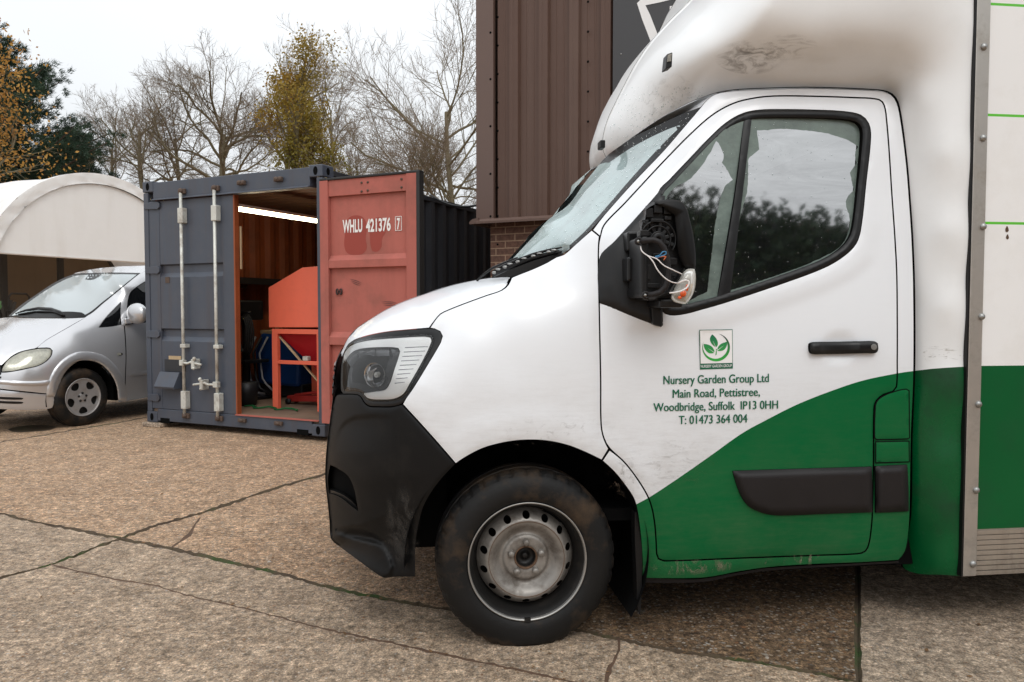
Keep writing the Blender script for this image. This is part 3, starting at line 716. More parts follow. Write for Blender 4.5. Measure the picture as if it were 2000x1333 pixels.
# --- side glass, seal, divider
seal = panel('window_seal', WINDOW, lambda x, y: W_side(x, y), M['rubber'], holes=[GLASS], gap=-1.0, depth=0.03, lift=0.002, roll=0.008, step=6)
WIPE1 = [(1478, 256), (1500, 254), (1531, 252), (1570, 255), (1609, 260), (1650, 272), (1676, 287), (1670, 300), (1673, 318), (1660, 338), (1668, 372), (1655, 385), (1652, 400), (1660, 432), (1650, 470), (1630, 490), (1560, 523), (1425, 568), (1432, 500), (1448, 414), (1459, 375), (1461, 340), (1462, 310), (1483, 292)]
WIPE2 = [(1399, 276), (1406, 284), (1414, 306), (1410, 318), (1422, 336), (1431, 352), (1414, 368), (1400, 420), (1392, 480), (1381, 570), (1330, 596), (1306, 590), (1296, 480), (1300, 392), (1318, 366), (1345, 352), (1372, 322), (1388, 296)]
def jag(poly, a, seed):
    P = smooth_line(poly, 5, True, 40); r = np.random.default_rng(seed)
    return P + r.normal(0, a, P.shape)
wipes = [jag(WIPE1, 0.35, 3), jag(WIPE2, 0.35, 4)]
cls_g = lambda x, y: (inside(x, y, wipes[0]) | inside(x, y, wipes[1])).astype(int)
panel('side_window', GLASS, lambda x, y: W_glass(x, y) + 0.013, [M['glass_fog'], M['glass_wiped']], parent=door, cons=[np.vstack([q, q[:1]]) for q in wipes], cls=cls_g, gap=-2.5, depth=0, roll=0, step=9)
def far_pane():
    P2, F = triangulate(smooth_line(GLASS, 20), [], [], 25)
    V = mirrored(truck_px(P2[:, 0], P2[:, 1], W_side(P2[:, 0], P2[:, 1]) + 0.014)); mk('side_window', V, F, M['glass_far'], van, smooth=True)
far_pane()
panel('window_divider', [(1453, 229), (1469, 226), (1448, 400), (1425, 586), (1399, 592), (1420, 480), (1440, 350)], W_side, M['rubber'], parent=door, gap=0, depth=0.02, lift=-0.006, roll=0.003, step=7)
panel('mirror_base_panel', SAIL, W_side, M['sail_black'], parent=door, gap=0.5, depth=0.02, lift=0.006, roll=0.006, step=8)

# --- headlight
HL = [(838, 642.6), (848, 642.8), (857, 646.5), (862.5, 653), (863, 661), (858, 674), (830, 720), (806, 759), (793, 780), (782, 790), (764, 794), (740, 794), (722, 793), (713, 787), (706, 776), (698, 770.6), (671, 769.5), (666.5, 764), (665.6, 750), (666, 725), (668, 706), (674, 686), (681.5, 671.5), (692, 664.8), (719, 656), (755, 649), (800, 644.5)]
def zz(pts, x0=620, y0=540, s=0.3): return [(x0 + a * s, y0 + b * s) for a, b in pts]
TRIM = zz([(172, 520), (185, 485), (225, 448), (330, 420), (550, 400), (700, 393), (735, 400), (742, 425), (690, 540), (600, 700), (560, 765), (500, 797), (400, 803), (330, 795), (300, 765), (380, 752), (440, 742), (470, 700), (500, 610), (537, 490), (527, 468), (480, 462), (330, 466), (250, 482), (200, 520), (180, 560)])
lamp = panel('headlight', HL, lambda x, y: W_side(x, y) + 0.055, M['void'], gap=0, depth=0, roll=0, step=10)
BEZ_IN = zz([(172, 520), (185, 480), (225, 442), (330, 412), (550, 392), (700, 384), (742, 390), (752, 420), (700, 535), (610, 705), (570, 775), (505, 806), (400, 812), (325, 803), (295, 765), (262, 750), (175, 745), (166, 700), (168, 600)])
panel('lamp_bezel', HL, W_side, M['sail_black'], parent=lamp, holes=[BEZ_IN], gap=0.3, depth=0.05, lift=-0.003, roll=0.004, step=5)
panel('lamp_trim', TRIM, lambda x, y: W_side(x, y) + 0.012, M['lamp_trim'], parent=lamp, gap=0.3, depth=0.04, roll=0.004, step=5, rim_mat=M['lamp_trim'])
for k in range(9):
    yy = 462 + k * 29; x1 = 720 - k * 19; x0 = 570 - k * 8.5
    q = zz([(x0, yy), (x1, yy - 6), (x1, yy - 2.5), (x0, yy + 5)])
    panel('trim_groove', q, lambda x, y: W_side(x, y) + 0.011, M['chrome_rough'], parent=lamp, gap=0, depth=0, roll=0, step=8)
DARKIN = zz([(185, 545), (250, 485), (330, 470), (480, 466), (527, 472), (533, 490), (498, 610), (465, 700), (435, 738), (300, 760), (265, 745), (180, 740), (172, 640)])
panel('lamp_reflector', DARKIN, lambda x, y: W_side(x, y) + 0.040 + 0.03 * np.clip(seg_dist(x, y, DARKIN, True) / 30, 0, 1), M['lamp_dark'], parent=lamp, gap=0, depth=0, roll=0, step=6)
b = MB(); c0 = truck_px(np.array([732.]), np.array([733.]), W_side(np.array([732.]), np.array([733.])) + 0.022)[0]
ax = -NV * 0.86 - TF.M[0] * 0.5; ax /= np.linalg.norm(ax)
b.lathe(c0, ax, [(0.001, -0.045), (0.020, -0.040), (0.036, -0.022), (0.044, 0.0), (0.047, 0.002)], 40)
b.build('projector_bowl', M['chrome'], lamp, True)
b = MB(); b.lathe(c0 - ax * 0.03, ax, [(0.011, 0.0), (0.011, 0.02), (0.006, 0.026), (0.0005, 0.027)], 20); b.build('bulb', M['lamp_clear'], lamp)
for q in ([(205, 545), (255, 500), (262, 545), (215, 600)], [(265, 485), (375, 472), (375, 520), (270, 535)], [(380, 470), (468, 468), (470, 520), (385, 520)]):
    panel('lamp_facet', zz(q), lambda x, y: W_side(x, y) + 0.034, M['chrome_rough'], parent=lamp, gap=0.5, depth=0.01, roll=0, step=8)
panel('lamp_lens', BEZ_IN, lambda x, y: W_side(x, y) - 0.001, M['lens'], parent=lamp, gap=-1, depth=0, roll=0.003, step=6)

# --- bumper with its recesses
BUMP = [(654, 778), (658, 772.5), (671, 771.2), (698, 772), (705, 777), (712, 788.5), (722, 795), (740, 796), (764, 796), (785, 791), (840, 851), (889, 907), (863, 934.5), (843, 961), (826.6, 991), (818.5, 1019.6), (812.5, 1056), (811, 1088), (811, 1127), (770, 1127.5), (750, 1129), (729, 1117), (693, 1090.5), (660.5, 1066), (646, 1052), (644, 1023.6), (640, 983), (635.4, 942.6), (635.4, 910), (639.5, 861.6), (646, 813)]
FOG = [(644, 907), (660, 915), (681, 930), (692, 955), (698, 985), (700, 999), (690, 992), (665, 973), (641, 964), (638, 940)]
SPL = [(640, 1044), (675, 1048), (712, 1056), (740, 1063), (752, 1072), (762, 1092), (767, 1110), (762, 1124), (748, 1132), (726, 1120), (690, 1095), (655, 1070)]
SLOT = [(655, 1036), (690, 1030), (728, 1044), (746, 1060), (712, 1054), (675, 1046)]
UPPER = [(654, 880), (657, 858), (664, 838), (676, 824), (694, 816), (730, 813), (775, 816), (775, 890), (700, 892), (660, 890)]
def W_bump(x, y):
    w_ = W_side(x, y)
    w_ = w_ + 0.030 * smst(sdist(x, y, SLOT), 5) - 0.020 * smst(sdist(x, y, SPL), 4)
    w_ = w_ + 0.012 * smst(sdist(x, y, UPPER), 4) * np.clip((770 - x) / 70, 0, 1) * np.clip((884 - y) / 50, 0, 1)
    w_ = w_ + 0.004 * np.clip(1 - np.abs(x - 774) / 4.5, 0, 1) * smst(985 - y, 20) * smst(y - 815, 20)
    return w_
FOGH = [(645, 909), (660, 916), (680, 931), (691, 955), (697, 985), (699, 998), (688, 990), (665, 972), (643, 963), (641, 935)]
panel('fog_lamp_recess', inset(smooth_line(FOGH, 8), -3), lambda x, y: W_side(x, y) + 0.085, M['void'], gap=0, depth=0, roll=0, step=8, presmooth=False, mirror=True)
panel('front_bumper', BUMP, W_bump, M['black_plastic'], holes=[FOGH], mirror=True, gap=0.4, step=4, depth=0.06, cons=sil_cons([q for q in SIL[::-1] if q[1] > 800], (-2, -5, -10)))
SH = [(643, 957), (668, 966), (694, 986), (698, 996), (690, 992), (665, 974), (643, 965)]
panel('fog_recess_blade', SH, lambda x, y: W_side(x, y) + 0.02, M['sail_black'], gap=0, depth=0.03, roll=0.003, step=5)

# front cap: grille and bumper face between the two sides, bonnet and roof caps
def cap(name, line, wfun, mats, bow=1.0, n=14, parent=van, mi=None, dirv=None):
    P = smooth_line(line, 10, False, 90); wv = wfun(P[:, 0], P[:, 1]); A = truck_px(P[:, 0], P[:, 1], wv); Bm = mirrored(A)
    half = (WC - wv); S = np.linspace(-1, 1, n); V = []; F = []
    dv = -TF.M[0] if dirv is None else np.asarray(dirv)
    for s_ in S:
        V.append(A * (1 - s_)[..., None] / 2 if False else (A * (1 - s_) / 2 + Bm * (1 + s_) / 2 + (bow * 0.0615 * half * (1 - s_ * s_))[:, None] * dv))
    k = len(P)
    for i in range(n - 1):
        for j in range(k - 1): F.append((i * k + j, (i + 1) * k + j, (i + 1) * k + j + 1, i * k + j + 1))
    return mk(name, np.concatenate(V), F, mats, parent, smooth=True)
cap('bumper_face', [q for q in SIL if q[1] > 690], W_side, M['black_plastic'])
gr = cap('grille', [(650, 780), (652, 745), (656, 712), (665, 690)], lambda x, y: W_side(x, y) + 0.0, M['sail_black'])
for yy, xx in ((716, 653.5), (724, 652.5), (742, 651), (757, 650), (771, 649.5)):
    m_ = M['rim_lip'] if yy == 716 else M['moulding']
    P = np.array([(xx + 4, yy - 3.), (xx - 1, yy - 1.5), (xx - 1, yy + 2.), (xx + 4, yy + 3.)])
    cap('grille_bar', P, lambda x, y: W_side(x, y) * 0 + 0.53, m_, parent=gr)
cap('bonnet_centre', BON_TOP, W_bonnet, M['white'], bow=0.3, dirv=(0, 0, 1.0))

# --- windscreen, cowl, wiper
WS_R = [(1121, 481), (1155, 448), (1180, 420), (1236, 357), (1297, 293), (1340, 243), (1367, 210)]
WS_L = [(1002, 505), (1019, 486.7), (1046, 457.8), (1070, 430.6), (1110.8, 400), (1140, 360), (1164, 330), (1184, 306)]
WSO = WS_R + [(1330, 224), (1300, 238), (1262, 256), (1236, 269), (1205, 290)] + WS_L[::-1] + [(1044.5, 524), (1087, 502)]
def W_ws(x, y):
    dr = seg_dist(x, y, WS_R); dl = seg_dist(x, y, WS_L); q = dr / (dr + dl + 1e-9)
    w0 = np.interp(y, [210, 293, 448, 520], [0.20, 0.175, 0.13, 0.15])
    return w0 + 0.72 * (0.45 * q + 0.55 * quarter(q))
ws = panel('windscreen', WSO, W_ws, [M['glass_screen'], M['rubber']], gap=0, depth=0, roll=0, step=9,
           holes=[], cons=[smooth_line([(1112, 480), (1148, 446), (1230, 352), (1290, 286), (1334, 243)], 8, False, 90), smooth_line([(1334, 243), (1300, 255), (1240, 285), (1190, 318)], 8, False, 90)],
           cls=lambda x, y: ((seg_dist(x, y, WS_R) < 8.5) | ((y < 330) & (y < np.interp(x, [1190, 1240, 1300, 1334, 1367], [318, 285, 255, 243, 240])))).astype(int))
def ws_far():
    P2, F = triangulate(smooth_line(WSO, 20), [], [], 25)
    mk('windscreen', mirrored(truck_px(P2[:, 0], P2[:, 1], W_ws(P2[:, 0], P2[:, 1]))), F, M['glass_screen'], van, smooth=True)
ws_far()
COWL = [(962, 542), (998, 541), (1044.5, 524.5), (1070, 513), (1088, 503), (1100, 496), (1085, 494), (1040, 503), (1000, 516), (970, 530)]
panel('scuttle_panel', COWL, lambda x, y: 0.19 + 0.55 * np.clip((1100 - x) / 140, 0, 1), M['black_plastic'], gap=-1, depth=0.02, roll=0, step=8)
wb = MB(TF)
def wp(px, py, w_): return tl(px, py, w_)
arm = [wp(932, 548, .62), wp(948, 534, .56), wp(962, 524, .52), wp(985, 514, .46), wp(1010, 505, .40)]
wb.tube(arm, 0.006, 6)
bl = [wp(964, 537, .45), wp(985, 526, .41), wp(1010, 516, .37), wp(1040, 505, .32), wp(1070, 497, .27), wp(1096, 492, .22)]
wb.tube(bl, [0.010, 0.012, 0.012, 0.011, 0.009, 0.005], 8)
wb.tube([np.array(p) + (0.0, -0.01, 0.016) for p in bl], [0.004, 0.006, 0.006, 0.006, 0.005, 0.003], 6)
wiper = wb.build('wiper', M['rubber'], van)
wb = MB(TF)
for p in bl[:-1]:
    wb.ball(np.array(p) + (0.006, -0.014, 0.008), (0.016, 0.008, 0.008), 8)
for a_, c_ in zip(bl[:-1], bl[1:]): wb.ball((np.array(a_) + c_) / 2 + (0.0, -0.014, 0.010), (0.018, 0.006, 0.005), 8)
wb.build('wiper_bracket', M['steel'], wiper)

# --- door furniture
th_ = np.linspace(0, 2 * math.pi, 29)[:-1]
HAND = [(1583, 672), (1590, 669), (1640, 668), (1690, 667), (1708, 667), (1714.5, 671), (1715, 685), (1710, 690), (1690, 690.5), (1600, 692.5), (1588, 692), (1583, 686)]
hd = panel('door_handle', HAND, W_side, M['sail_black'], parent=door, gap=0, depth=0.03, lift=0.026, roll=0.010, step=4)
panel('key_lock', [(1707 + 6 * math.cos(t), 678 + 6 * math.sin(t)) for t in th_[::2]], W_side, M['steel'], parent=door, gap=0, depth=0.004, lift=0.029, roll=0.001, step=4)
MOULD1 = [(1430, 919.5), (1500, 917), (1600, 914), (1704, 911), (1705, 960), (1705, 1002), (1620, 1005), (1528, 1008.5), (1505, 1007), (1486, 1002.5), (1461, 989.6), (1444, 964)]
MOULD2 = [(1709, 910.5), (1740, 908.5), (1773, 907), (1775.5, 950), (1776, 1000), (1740, 1002), (1709.5, 1003)]
def moulded(poly, h):
    Q = smooth_line(poly, 6); return lambda x, y: W_side(x, y) - h * np.clip(seg_dist(x, y, Q, True) / 11.0, 0, 1) ** 0.8
panel('side_moulding', MOULD1, moulded(MOULD1, 0.026), M['moulding'], parent=door, gap=1, depth=0.02, lift=0.002, roll=0, step=6)
panel('side_moulding', MOULD2, moulded(MOULD2, 0.026), M['moulding'], gap=1, depth=0.02, lift=0.002, roll=0, step=6)
FLAP1 = [(1710, 800), (1713, 785), (1727, 773.5), (1750, 765), (1770, 761), (1775, 764), (1776, 855), (1773, 857), (1712, 858.5), (1709, 855)]
FLAP2 = [(1711, 864), (1775, 862.5), (1775.5, 902), (1711, 904)]
for f_ in (FLAP1, FLAP2):
    panel('flap_seam', inset(smooth_line(f_, 8), -1.6), W_side, M['void'], gap=0, depth=0, roll=0, lift=0.003, step=7, presmooth=False)
    panel('fuel_flap', f_, W_side, M['green'], gap=0.6, depth=0.004, lift=0.0065, roll=0.003, step=7)
panel('sill_underside', [(1253, 1128), (1310, 1131), (1369, 1131), (1440, 1119), (1500, 1110), (1684, 1100), (1755, 1096), (1755, 1100), (1684, 1104), (1500, 1115), (1440, 1124), (1372, 1137), (1253, 1138)], lambda x, y: W_side(x, y) + 0.02, M['moulding'], gap=0, depth=0.1, roll=0, step=8)
panel('mud_flap', [(1240, 1000), (1251, 1002), (1254, 1060), (1253.5, 1140), (1251, 1203), (1246, 1196), (1243, 1120), (1240, 1050)], lambda x, y: x * 0 + 0.035, M['rubber'], gap=0, depth=0.05, roll=0, step=9, rim_mat=M['rubber'])

# --- over-cab fairing
LSIL0 = [(1500, -260), (1470, -200), (1420, -110), (1382, -50), (1348, 0), (1312, 36), (1272, 80), (1244, 120), (1220, 164), (1200, 204), (1184, 240), (1176.8, 272), (1178, 296), (1186, 311)]
LSIL = [tuple(p) for p in smooth_line(LSIL0, 9, False, 90)]
fair_t = TPS([(1902, y, -0.062) for y in (-250, -100, 0, 100, 250, 400, 550, 700, 850, 1000, 1120)] + [(1845, y, -0.035) for y in (300, 450, 600, 750, 900, 1000)] +
             [(1775, 300, .085), (1790, 450, .05), (1795, 600, .04), (1795, 750, .035), (1790, 900, .035), (1785, 1000, .05), (1770, 1100, .12), (1830, 1110, -.01),
              (1880, -200, -.062), (1600, -200, -.05), (1880, 20, -.06), (1600, -60, -.06), (1600, 0, -.055), (1600, 60, -.030), (1600, 120, .055), (1600, 172, .205), (1700, 60, -.035), (1700, 120, .06), (1690, 174, .205),
              (1480, 0, -.035), (1480, 60, .0), (1480, 120, .095), (1480, 174, .25), (1396, 182, .30), (1735, 181, .20), (1750, 192, .17), (1760, 220, .125), (1800, 50, -.035), (1860, 40, -.055), (1820, 150, .005), (1785, 190, .06),
              (1420, 0, -.0), (1480, -200, -.02), (1460, -120, -.01), (1872, 300, -.052), (1872, 600, -.052), (1872, 900, -.052), (1312, 105, .13), (1350, 60, .05), (1300, 190, .36), (1345, 195, .33), (1236, 266, .50), (1255, 180, .34), (1200, 285, .60)], 4e-4)
def W_fair(x, y):
    q = np.clip(1 - seg_dist(x, y, LSIL) / 140.0, 0, .985)
    w0 = fair_t(x, y)
    return w0 + np.maximum(1.0 - w0, 0) * quarter(q)
_a0, _a1 = tl(1902.6, 0, -.062), tl(1884, 1126, -.062); _xe = .5 * (_a0[0] + _a1[0])
TRIM_EDGE = [proj(TF((_xe - .0075, -.062, z)))[:2] for z in np.linspace(_a1[2], tl(1904, -260, -.062)[2], 8)]
LUT = LSIL0 + [(1205, 292), (1236, 268), (1300, 226), (1348, 200), (1372, 191), (1396, 182.5), (1430, 176), (1480, 173), (1580, 170.5), (1700, 174.5), (1734, 179), (1750, 191), (1759, 218), (1772, 315), (1779, 400), (1783.5, 470), (1786.8, 560), (1787, 727), (1782, 858), (1779.6, 1001), (1770, 1060), (1762, 1100), (1768, 1113), (1796, 1122), (1843, 1124)] + TRIM_EDGE
panel('cab_fairing', LUT, W_fair, [M['fairing'], M['fairing_green']], cons=sil_cons(LSIL[1:-1], (-2, -5, -10, -18)) + [smooth_liv], cls=is_green, mirror=True, gap=0.6, step=9, depth=0.015, roll=0.002)
cap('fairing_nose', LSIL, W_fair, M['fairing'], bow=0.2)
cap('fairing_underside', [(1186, 311), (1205, 292), (1236, 268), (1300, 226), (1372, 191), (1396, 183)], W_fair, M['fairing'], bow=0)
cap('cab_roof', [(1368, 210), (1396, 184), (1430, 177.5), (1480, 175), (1580, 172.5), (1700, 176.5), (1735, 182)], W_side, M['white'], bow=0.5, dirv=(0, 0, 1.0))
mb = MB(TF); p = tl(1305, 121, 0.14)
mb.prism([(p[0] - .014, p[1] - .012, p[2] - .032), (p[0] + .012, p[1] - .012, p[2] - .022), (p[0] + .014, p[1] - .012, p[2] + .034), (p[0] - .008, p[1] - .012, p[2] + .026)], (0, .05, 0))
ml = mb.build('marker_lamp', M['sail_black'], van, bevel=0.003)
mb = MB(TF); mb.prism([(p[0] - .009, p[1] - .018, p[2] - .006), (p[0] + .006, p[1] - .018, p[2] - .002), (p[0] + .008, p[1] - .018, p[2] + .026), (p[0] - .006, p[1] - .018, p[2] + .021)], (0, .008, 0))
mb.build('marker_lens', M['lamp_clear'], ml)
p = tl(1175, 283, 0.60); mb = MB(TF); mb.box(p[0] - .012, p[0] + .01, p[1] - .03, p[1] + .03, p[2] - .02, p[2] + .015)
mb.build('marker_lamp', M['sail_black'], van, bevel=0.004)

# --- cargo body: trim strip with bolts, side panel, rail, shell
def lv(px, py, w_): return tl(px, py, w_)
a0, a1 = lv(1902.6, 0, -.066), lv(1884, 1126, -.066); b0, b1 = lv(1932, 0, -.066), lv(1908, 1126, -.066)
top_z = 3.25
xf = 0.5 * (a0[0] + a1[0]); xr = 0.5 * (b0[0] + b1[0]); zb = a1[2]
mb = MB(TF); mb.box(xf, xr, -.070, -.055, zb, top_z); trim = mb.build('corner_trim', M['alu'], van, bevel=0.003)
mb = MB(TF); mb.box(xf - .0075, xf - .0005, -.0695, -.045, zb, top_z); mb.build('trim_seal', M['rubber'], van)
for (bx, by) in ((1921.5, -85), (1921.5, 92), (1920, 270), (1920, 443), (1917, 619), (1911, 790), (1906.5, 958), (1900, 1102)):
    q = lv(bx, by, -.07); mb = MB(TF); mb.lathe(q, (0, -1, 0), [(0.0135, 0.0), (0.0135, 0.003), (0.010, 0.008), (0.0005, 0.010)], 20); mb.build('trim_bolt', M['steel'], trim)
x_end = xr + 4.1; z_rail = lv(1912, 1034, -.06)[2]; z_g = lv(1922, 715, -.06)[2]
Z = [z_rail, z_g]; mats_ = [1]
for yy in (436, 225, 8):
    z_ = lv(1932, yy, -.06)[2]; Z += [z_ - .005, z_ + .005]; mats_ += [0, 2]
z_ = lv(1932, -210, -.06)[2]; Z += [z_ - .005, z_ + .005, top_z]; mats_ += [0, 2, 0]
mb = MB(TF)
for i, m_ in enumerate(mats_): mb.add([(xr, -.060, Z[i]), (x_end, -.060, Z[i]), (x_end, -.060, Z[i + 1]), (xr, -.060, Z[i + 1])], [(0, 1, 2, 3)], m_)
mb.build('cargo_side_panel', [M['cargo_white'], M['cargo_green'], M['lime']], van)
rz0 = lv(1912, 1123, -.06)[2]; prof = []; hgt = z_rail - rz0
for k in range(9):
    z0 = rz0 + hgt * k / 9; prof += [(-.064, z0), (-.064, z0 + hgt / 9 * .78), (-.058, z0 + hgt / 9 * .82), (-.058, z0 + hgt / 9)]
mb = MB(TF); n_ = len(prof); mb.add([(x, y, z) for x in (xr + .004, x_end) for y, z in prof], [(i, i + 1, i + 1 + n_, i + n_) for i in range(n_ - 1)])
mb.box(xr + .004, x_end, -.05, .02, rz0, z_rail); mb.build('side_rail', M['alu_rail'], van)
mb = MB(TF); mb.box(xf + .012, x_end - .01, -.045, 2 * WC + .05, zb + .02, top_z - .02); mb.build('cargo_body', M['cargo_white'], van)
mb = MB(TF); mb.box(xr, x_end, 2 * WC + .055, 2 * WC + .06, z_rail, top_z); mb.build('cargo_side_panel', M['cargo_white'], van)

# --- cabin and underbody
mb = MB(TF); xb = lv(1752, 500, .1)[0]; xw = lv(1100, 500, .15)[0]
mb.box(xb - .03, xb + .0, .24, 2 * WC - .24, .45, 2.05); mb.box(xw - .1, xb, .12, 2 * WC - .12, .45, .50)
mb.box(-.50, .30, .42, 2 * WC - .42, .30, 1.0); mb.box(-.60, -.30, .35, 2 * WC - .35, .30, .9); mb.box(.66, 5.6, .09, 2 * WC - .09, .235, .62)
mb.build('underbody', M['void'], van)
mb = MB(TF); mb.prism([(xw + .02, .16, 1.22), (xw + .30, .16, 1.30), (xw + .42, .16, 1.18), (xw + .42, .16, .80), (xw - .05, .16, .80)], (0, 2 * WC - .32, 0))
mb.build('dashboard', M['cabin'], van, bevel=0.02)
for y0 in (.22, .72, 1.30):
    mb = MB(TF); x1 = xb - .42
    mb.box(x1 - .18, x1 + .30, y0, y0 + .46, .72, .86)
    mb.prism([(x1 + .22, y0 + .02, .84), (x1 + .34, y0 + .02, .84), (x1 + .44, y0 + .02, 1.45), (x1 + .34, y0 + .02, 1.45)], (0, .42, 0))
    st = mb.build('seat', M['cabin'], van, bevel=0.03)
    mb = MB(TF); mb.prism([(x1 + .36, y0 + .12, 1.50), (x1 + .44, y0 + .12, 1.50), (x1 + .46, y0 + .12, 1.70), (x1 + .39, y0 + .12, 1.70)], (0, .22, 0)); mb.build('headrest', M['cabin'], st, bevel=0.02)
mb = MB(TF); sc = np.array([xw + .50, 1.52, 1.20]); axs = np.array([.75, 0, .66]); u_ = np.array([0, 1., 0]); v_ = np.cross(axs, u_)
mb.tube([sc + .19 * (math.cos(t) * u_ + math.sin(t) * v_) for t in np.linspace(0, 2 * math.pi, 33)], .014, 8, caps=False); mb.tube([sc - .0 * axs, sc - .25 * axs], .03, 8)
mb.build('steering_wheel', M['cabin'], van)

# --- wheels
def tyre_mesh(fr, c, out, scale=1.0, seg=144):
    prof = [(.221, -.014), (.236, .000), (.262, .005), (.290, .004), (.312, -.003), (.328, -.014), (.339, -.026), (.3465, -.040), (.350, -.062), (.346, -.064), (.346, -.072), (.350, -.074), (.350, -.118), (.346, -.120), (.346, -.128), (.350, -.130), (.3465, -.18), (.335, -.20), (.30, -.222), (.23, -.215)]
    def rf(k, j, r): return r - (.0055 if (6 <= k <= 8 and j % 4 == 0) else (.0025 if k == 5 and j % 4 == 0 else 0))
    mb = MB(fr); mb.tread = True; mb.lathe(c, out, [(r * scale, a * scale) for r, a in prof], seg, rfun=lambda k, j, r: rf(k, j, r / scale) * scale)
    V = mb.V[0]; loc = fr.inv(V)
    b_ = np.clip((.06 * scale - loc[:, 2]) / (.06 * scale), 0, 1); loc = loc + np.outer(b_ ** 2 * .012 * scale * (np.linalg.norm(loc[:, :2] - np.asarray(c)[:2], axis=1) > -1), np.asarray(out, float)) * (V[:, 2] < .08 * scale)[:, None]
    loc[:, 2] = np.maximum(loc[:, 2], 0.001); mb.V[0] = fr(loc); return mb
def steel_wheel(c, out, sgn):
    wh = thing_part('front_wheel', c)
    tyre_mesh(TF, c, out).build('tyre', M['tyre'], wh, [not (5 <= i // 144 <= 16) for i in range(19 * 144)])
    c = np.asarray(c)
    mb = MB(TF); mb.lathe(c, out, [(.2205, -.014), (.2275, -.004), (.2285, .001), (.2255, .0025), (.2215, -.003), (.2205, -.012)], 96); mb.build('rim_lip', M['rim_lip'], wh)
    mb = MB(TF); mb.lathe(c, out, [(.2212, -.011), (.214, -.020), (.207, -.035), (.203, -.055), (.197, -.062), (.192, -.095), (.175, -.13), (.12, -.15)], 96); mb.build('rim_barrel', M['rim_dark'], wh)
    # pressed disc with real holes
    R0 = .189; th = np.linspace(0, 2 * math.pi, 113)[:-1]
    bd = np.stack([R0 * np.cos(th), R0 * np.sin(th)], -1) * 1000
    core = np.stack([42 * np.cos(th[::3]), 42 * np.sin(th[::3])], -1)
    hs = []
    for k in range(14):
        a = math.pi / 2 + k * 2 * math.pi / 14; tt = np.linspace(0, 2 * math.pi, 17)[:-1]
        rx, ry = 12.5 * np.cos(tt), 14.5 * np.sin(tt); cc = 167.5
        hs.append(np.stack([(cc + rx) * math.cos(a) - ry * math.sin(a), (cc + rx) * math.sin(a) + ry * math.cos(a)], -1))
    rings = [np.stack([r * np.cos(th), r * np.sin(th)], -1) for r in (150, 146, 138, 125, 108, 96, 88, 83)]
    P2, F = triangulate(bd, [core] + hs, [np.vstack([q, q[:1]]) for q in rings], 9)
    rr = np.hypot(P2[:, 0], P2[:, 1]) / 1000
    ra = [(.040, -.058), (.045, -.052), (.083, -.052), (.088, -.062), (.096, -.070), (.108, -.060), (.125, -.040), (.138, -.031), (.146, -.030), (.150, -.029), (.158, -.036), (.170, -.052), (.182, -.072), (.190, -.092)]
    av = np.interp(rr, [q[0] for q in ra], [q[1] for q in ra])
    u = np.array([1., 0, 0]); v = np.array([0, 0, 1.]); o_ = np.asarray(out, float)
    V = TF(c + (P2[:, :1] * u + P2[:, 1:] * v) / 1000 + av[:, None] * o_)
    n = np.cross(V[F[:, 1]] - V[F[:, 0]], V[F[:, 2]] - V[F[:, 0]])
    if (n @ (o_ @ TF.M)).sum() < 0: F = F[:, ::-1]
    mk('wheel_disc', V, F, M['wheel_steel'], wh, smooth=True)
    mb = MB(TF); mb.lathe(c, out, [(.1475, -.031), (.1470, -.0275), (.1455, -.0275), (.1450, -.031)], 96); mb.build('rust_ring', M['rust'], wh)
    mb = MB(TF); mb.lathe(c, out, [(.046, -.0525), (.045, -.049), (.041, -.049), (.039, -.055), (.0385, -.060), (.038, -.061)], 48); mb.build('hub_bore', M['rust'], wh)
    mb = MB(TF); mb.lathe(c, out, [(.0385, -.058), (.037, -.088), (.013, -.092), (.012, -.076), (.007, -.073), (.0005, -.073)], 48); mb.build('hub_cap', M['rim_dark'], wh)
    for k in range(5):
        a = math.pi / 2 + k * 2 * math.pi / 5; q = c + .0615 * (math.cos(a) * u + math.sin(a) * v)
        mb = MB(TF); mb.lathe(q, out, [(.0135, -.053), (.0125, -.044), (.0120, -.035), (.009, -.031), (.0005, -.030)], 24); mb.build('wheel_bolt', M['wheel_steel'], wh)
    mb = MB(TF); q = c + np.array([0, 0, -.2235]); mb.box(q[0] - .013, q[0] + .011, q[1] - .004, q[1] + .006, q[2] - .008, q[2] + .008); mb.build('balance_weight', M['rim_dark'], wh)
    return wh
def thing_part(name, c):
    o = bpy.data.objects.new(name, None); COL.objects.link(o); o.empty_display_size = .1
    o.parent = van; ROOT[o.name] = ROOT[van.name]; return o
wc = tl(1031, 1098, 0.040)
steel_wheel(wc, (0, -1, 0), 1)
wc2 = (wc[0], 2 * WC - wc[1], wc[2]); tw = thing_part('front_wheel', wc2); tyre_mesh(TF, wc2, (0, 1, 0), seg=72).build('tyre', M['tyre'], tw, True)
mb = MB(TF); mb.lathe(wc2, (0, 1, 0), [(.222, -.014), (.2, -.06), (.05, -.06), (.001, -.05)], 48); mb.build('wheel_disc', M['wheel_steel'], tw)
rear_x = xr + 2.3
for sy in (0, 1):
    cc = np.array([rear_x, wc[1] + .08 if sy == 0 else 2 * WC - wc[1] - .08, wc[2]]); rw = thing_part('rear_wheel', cc)
    tyre_mesh(TF, cc, (0, -1 if sy == 0 else 1, 0), seg=72).build('tyre', M['tyre'], rw, True)
    mb = MB(TF); mb.lathe(cc, (0, -1 if sy == 0 else 1, 0), [(.222, -.014), (.2, -.06), (.05, -.06), (.001, -.05)], 48); mb.build('wheel_disc', M['wheel_steel'], rw)
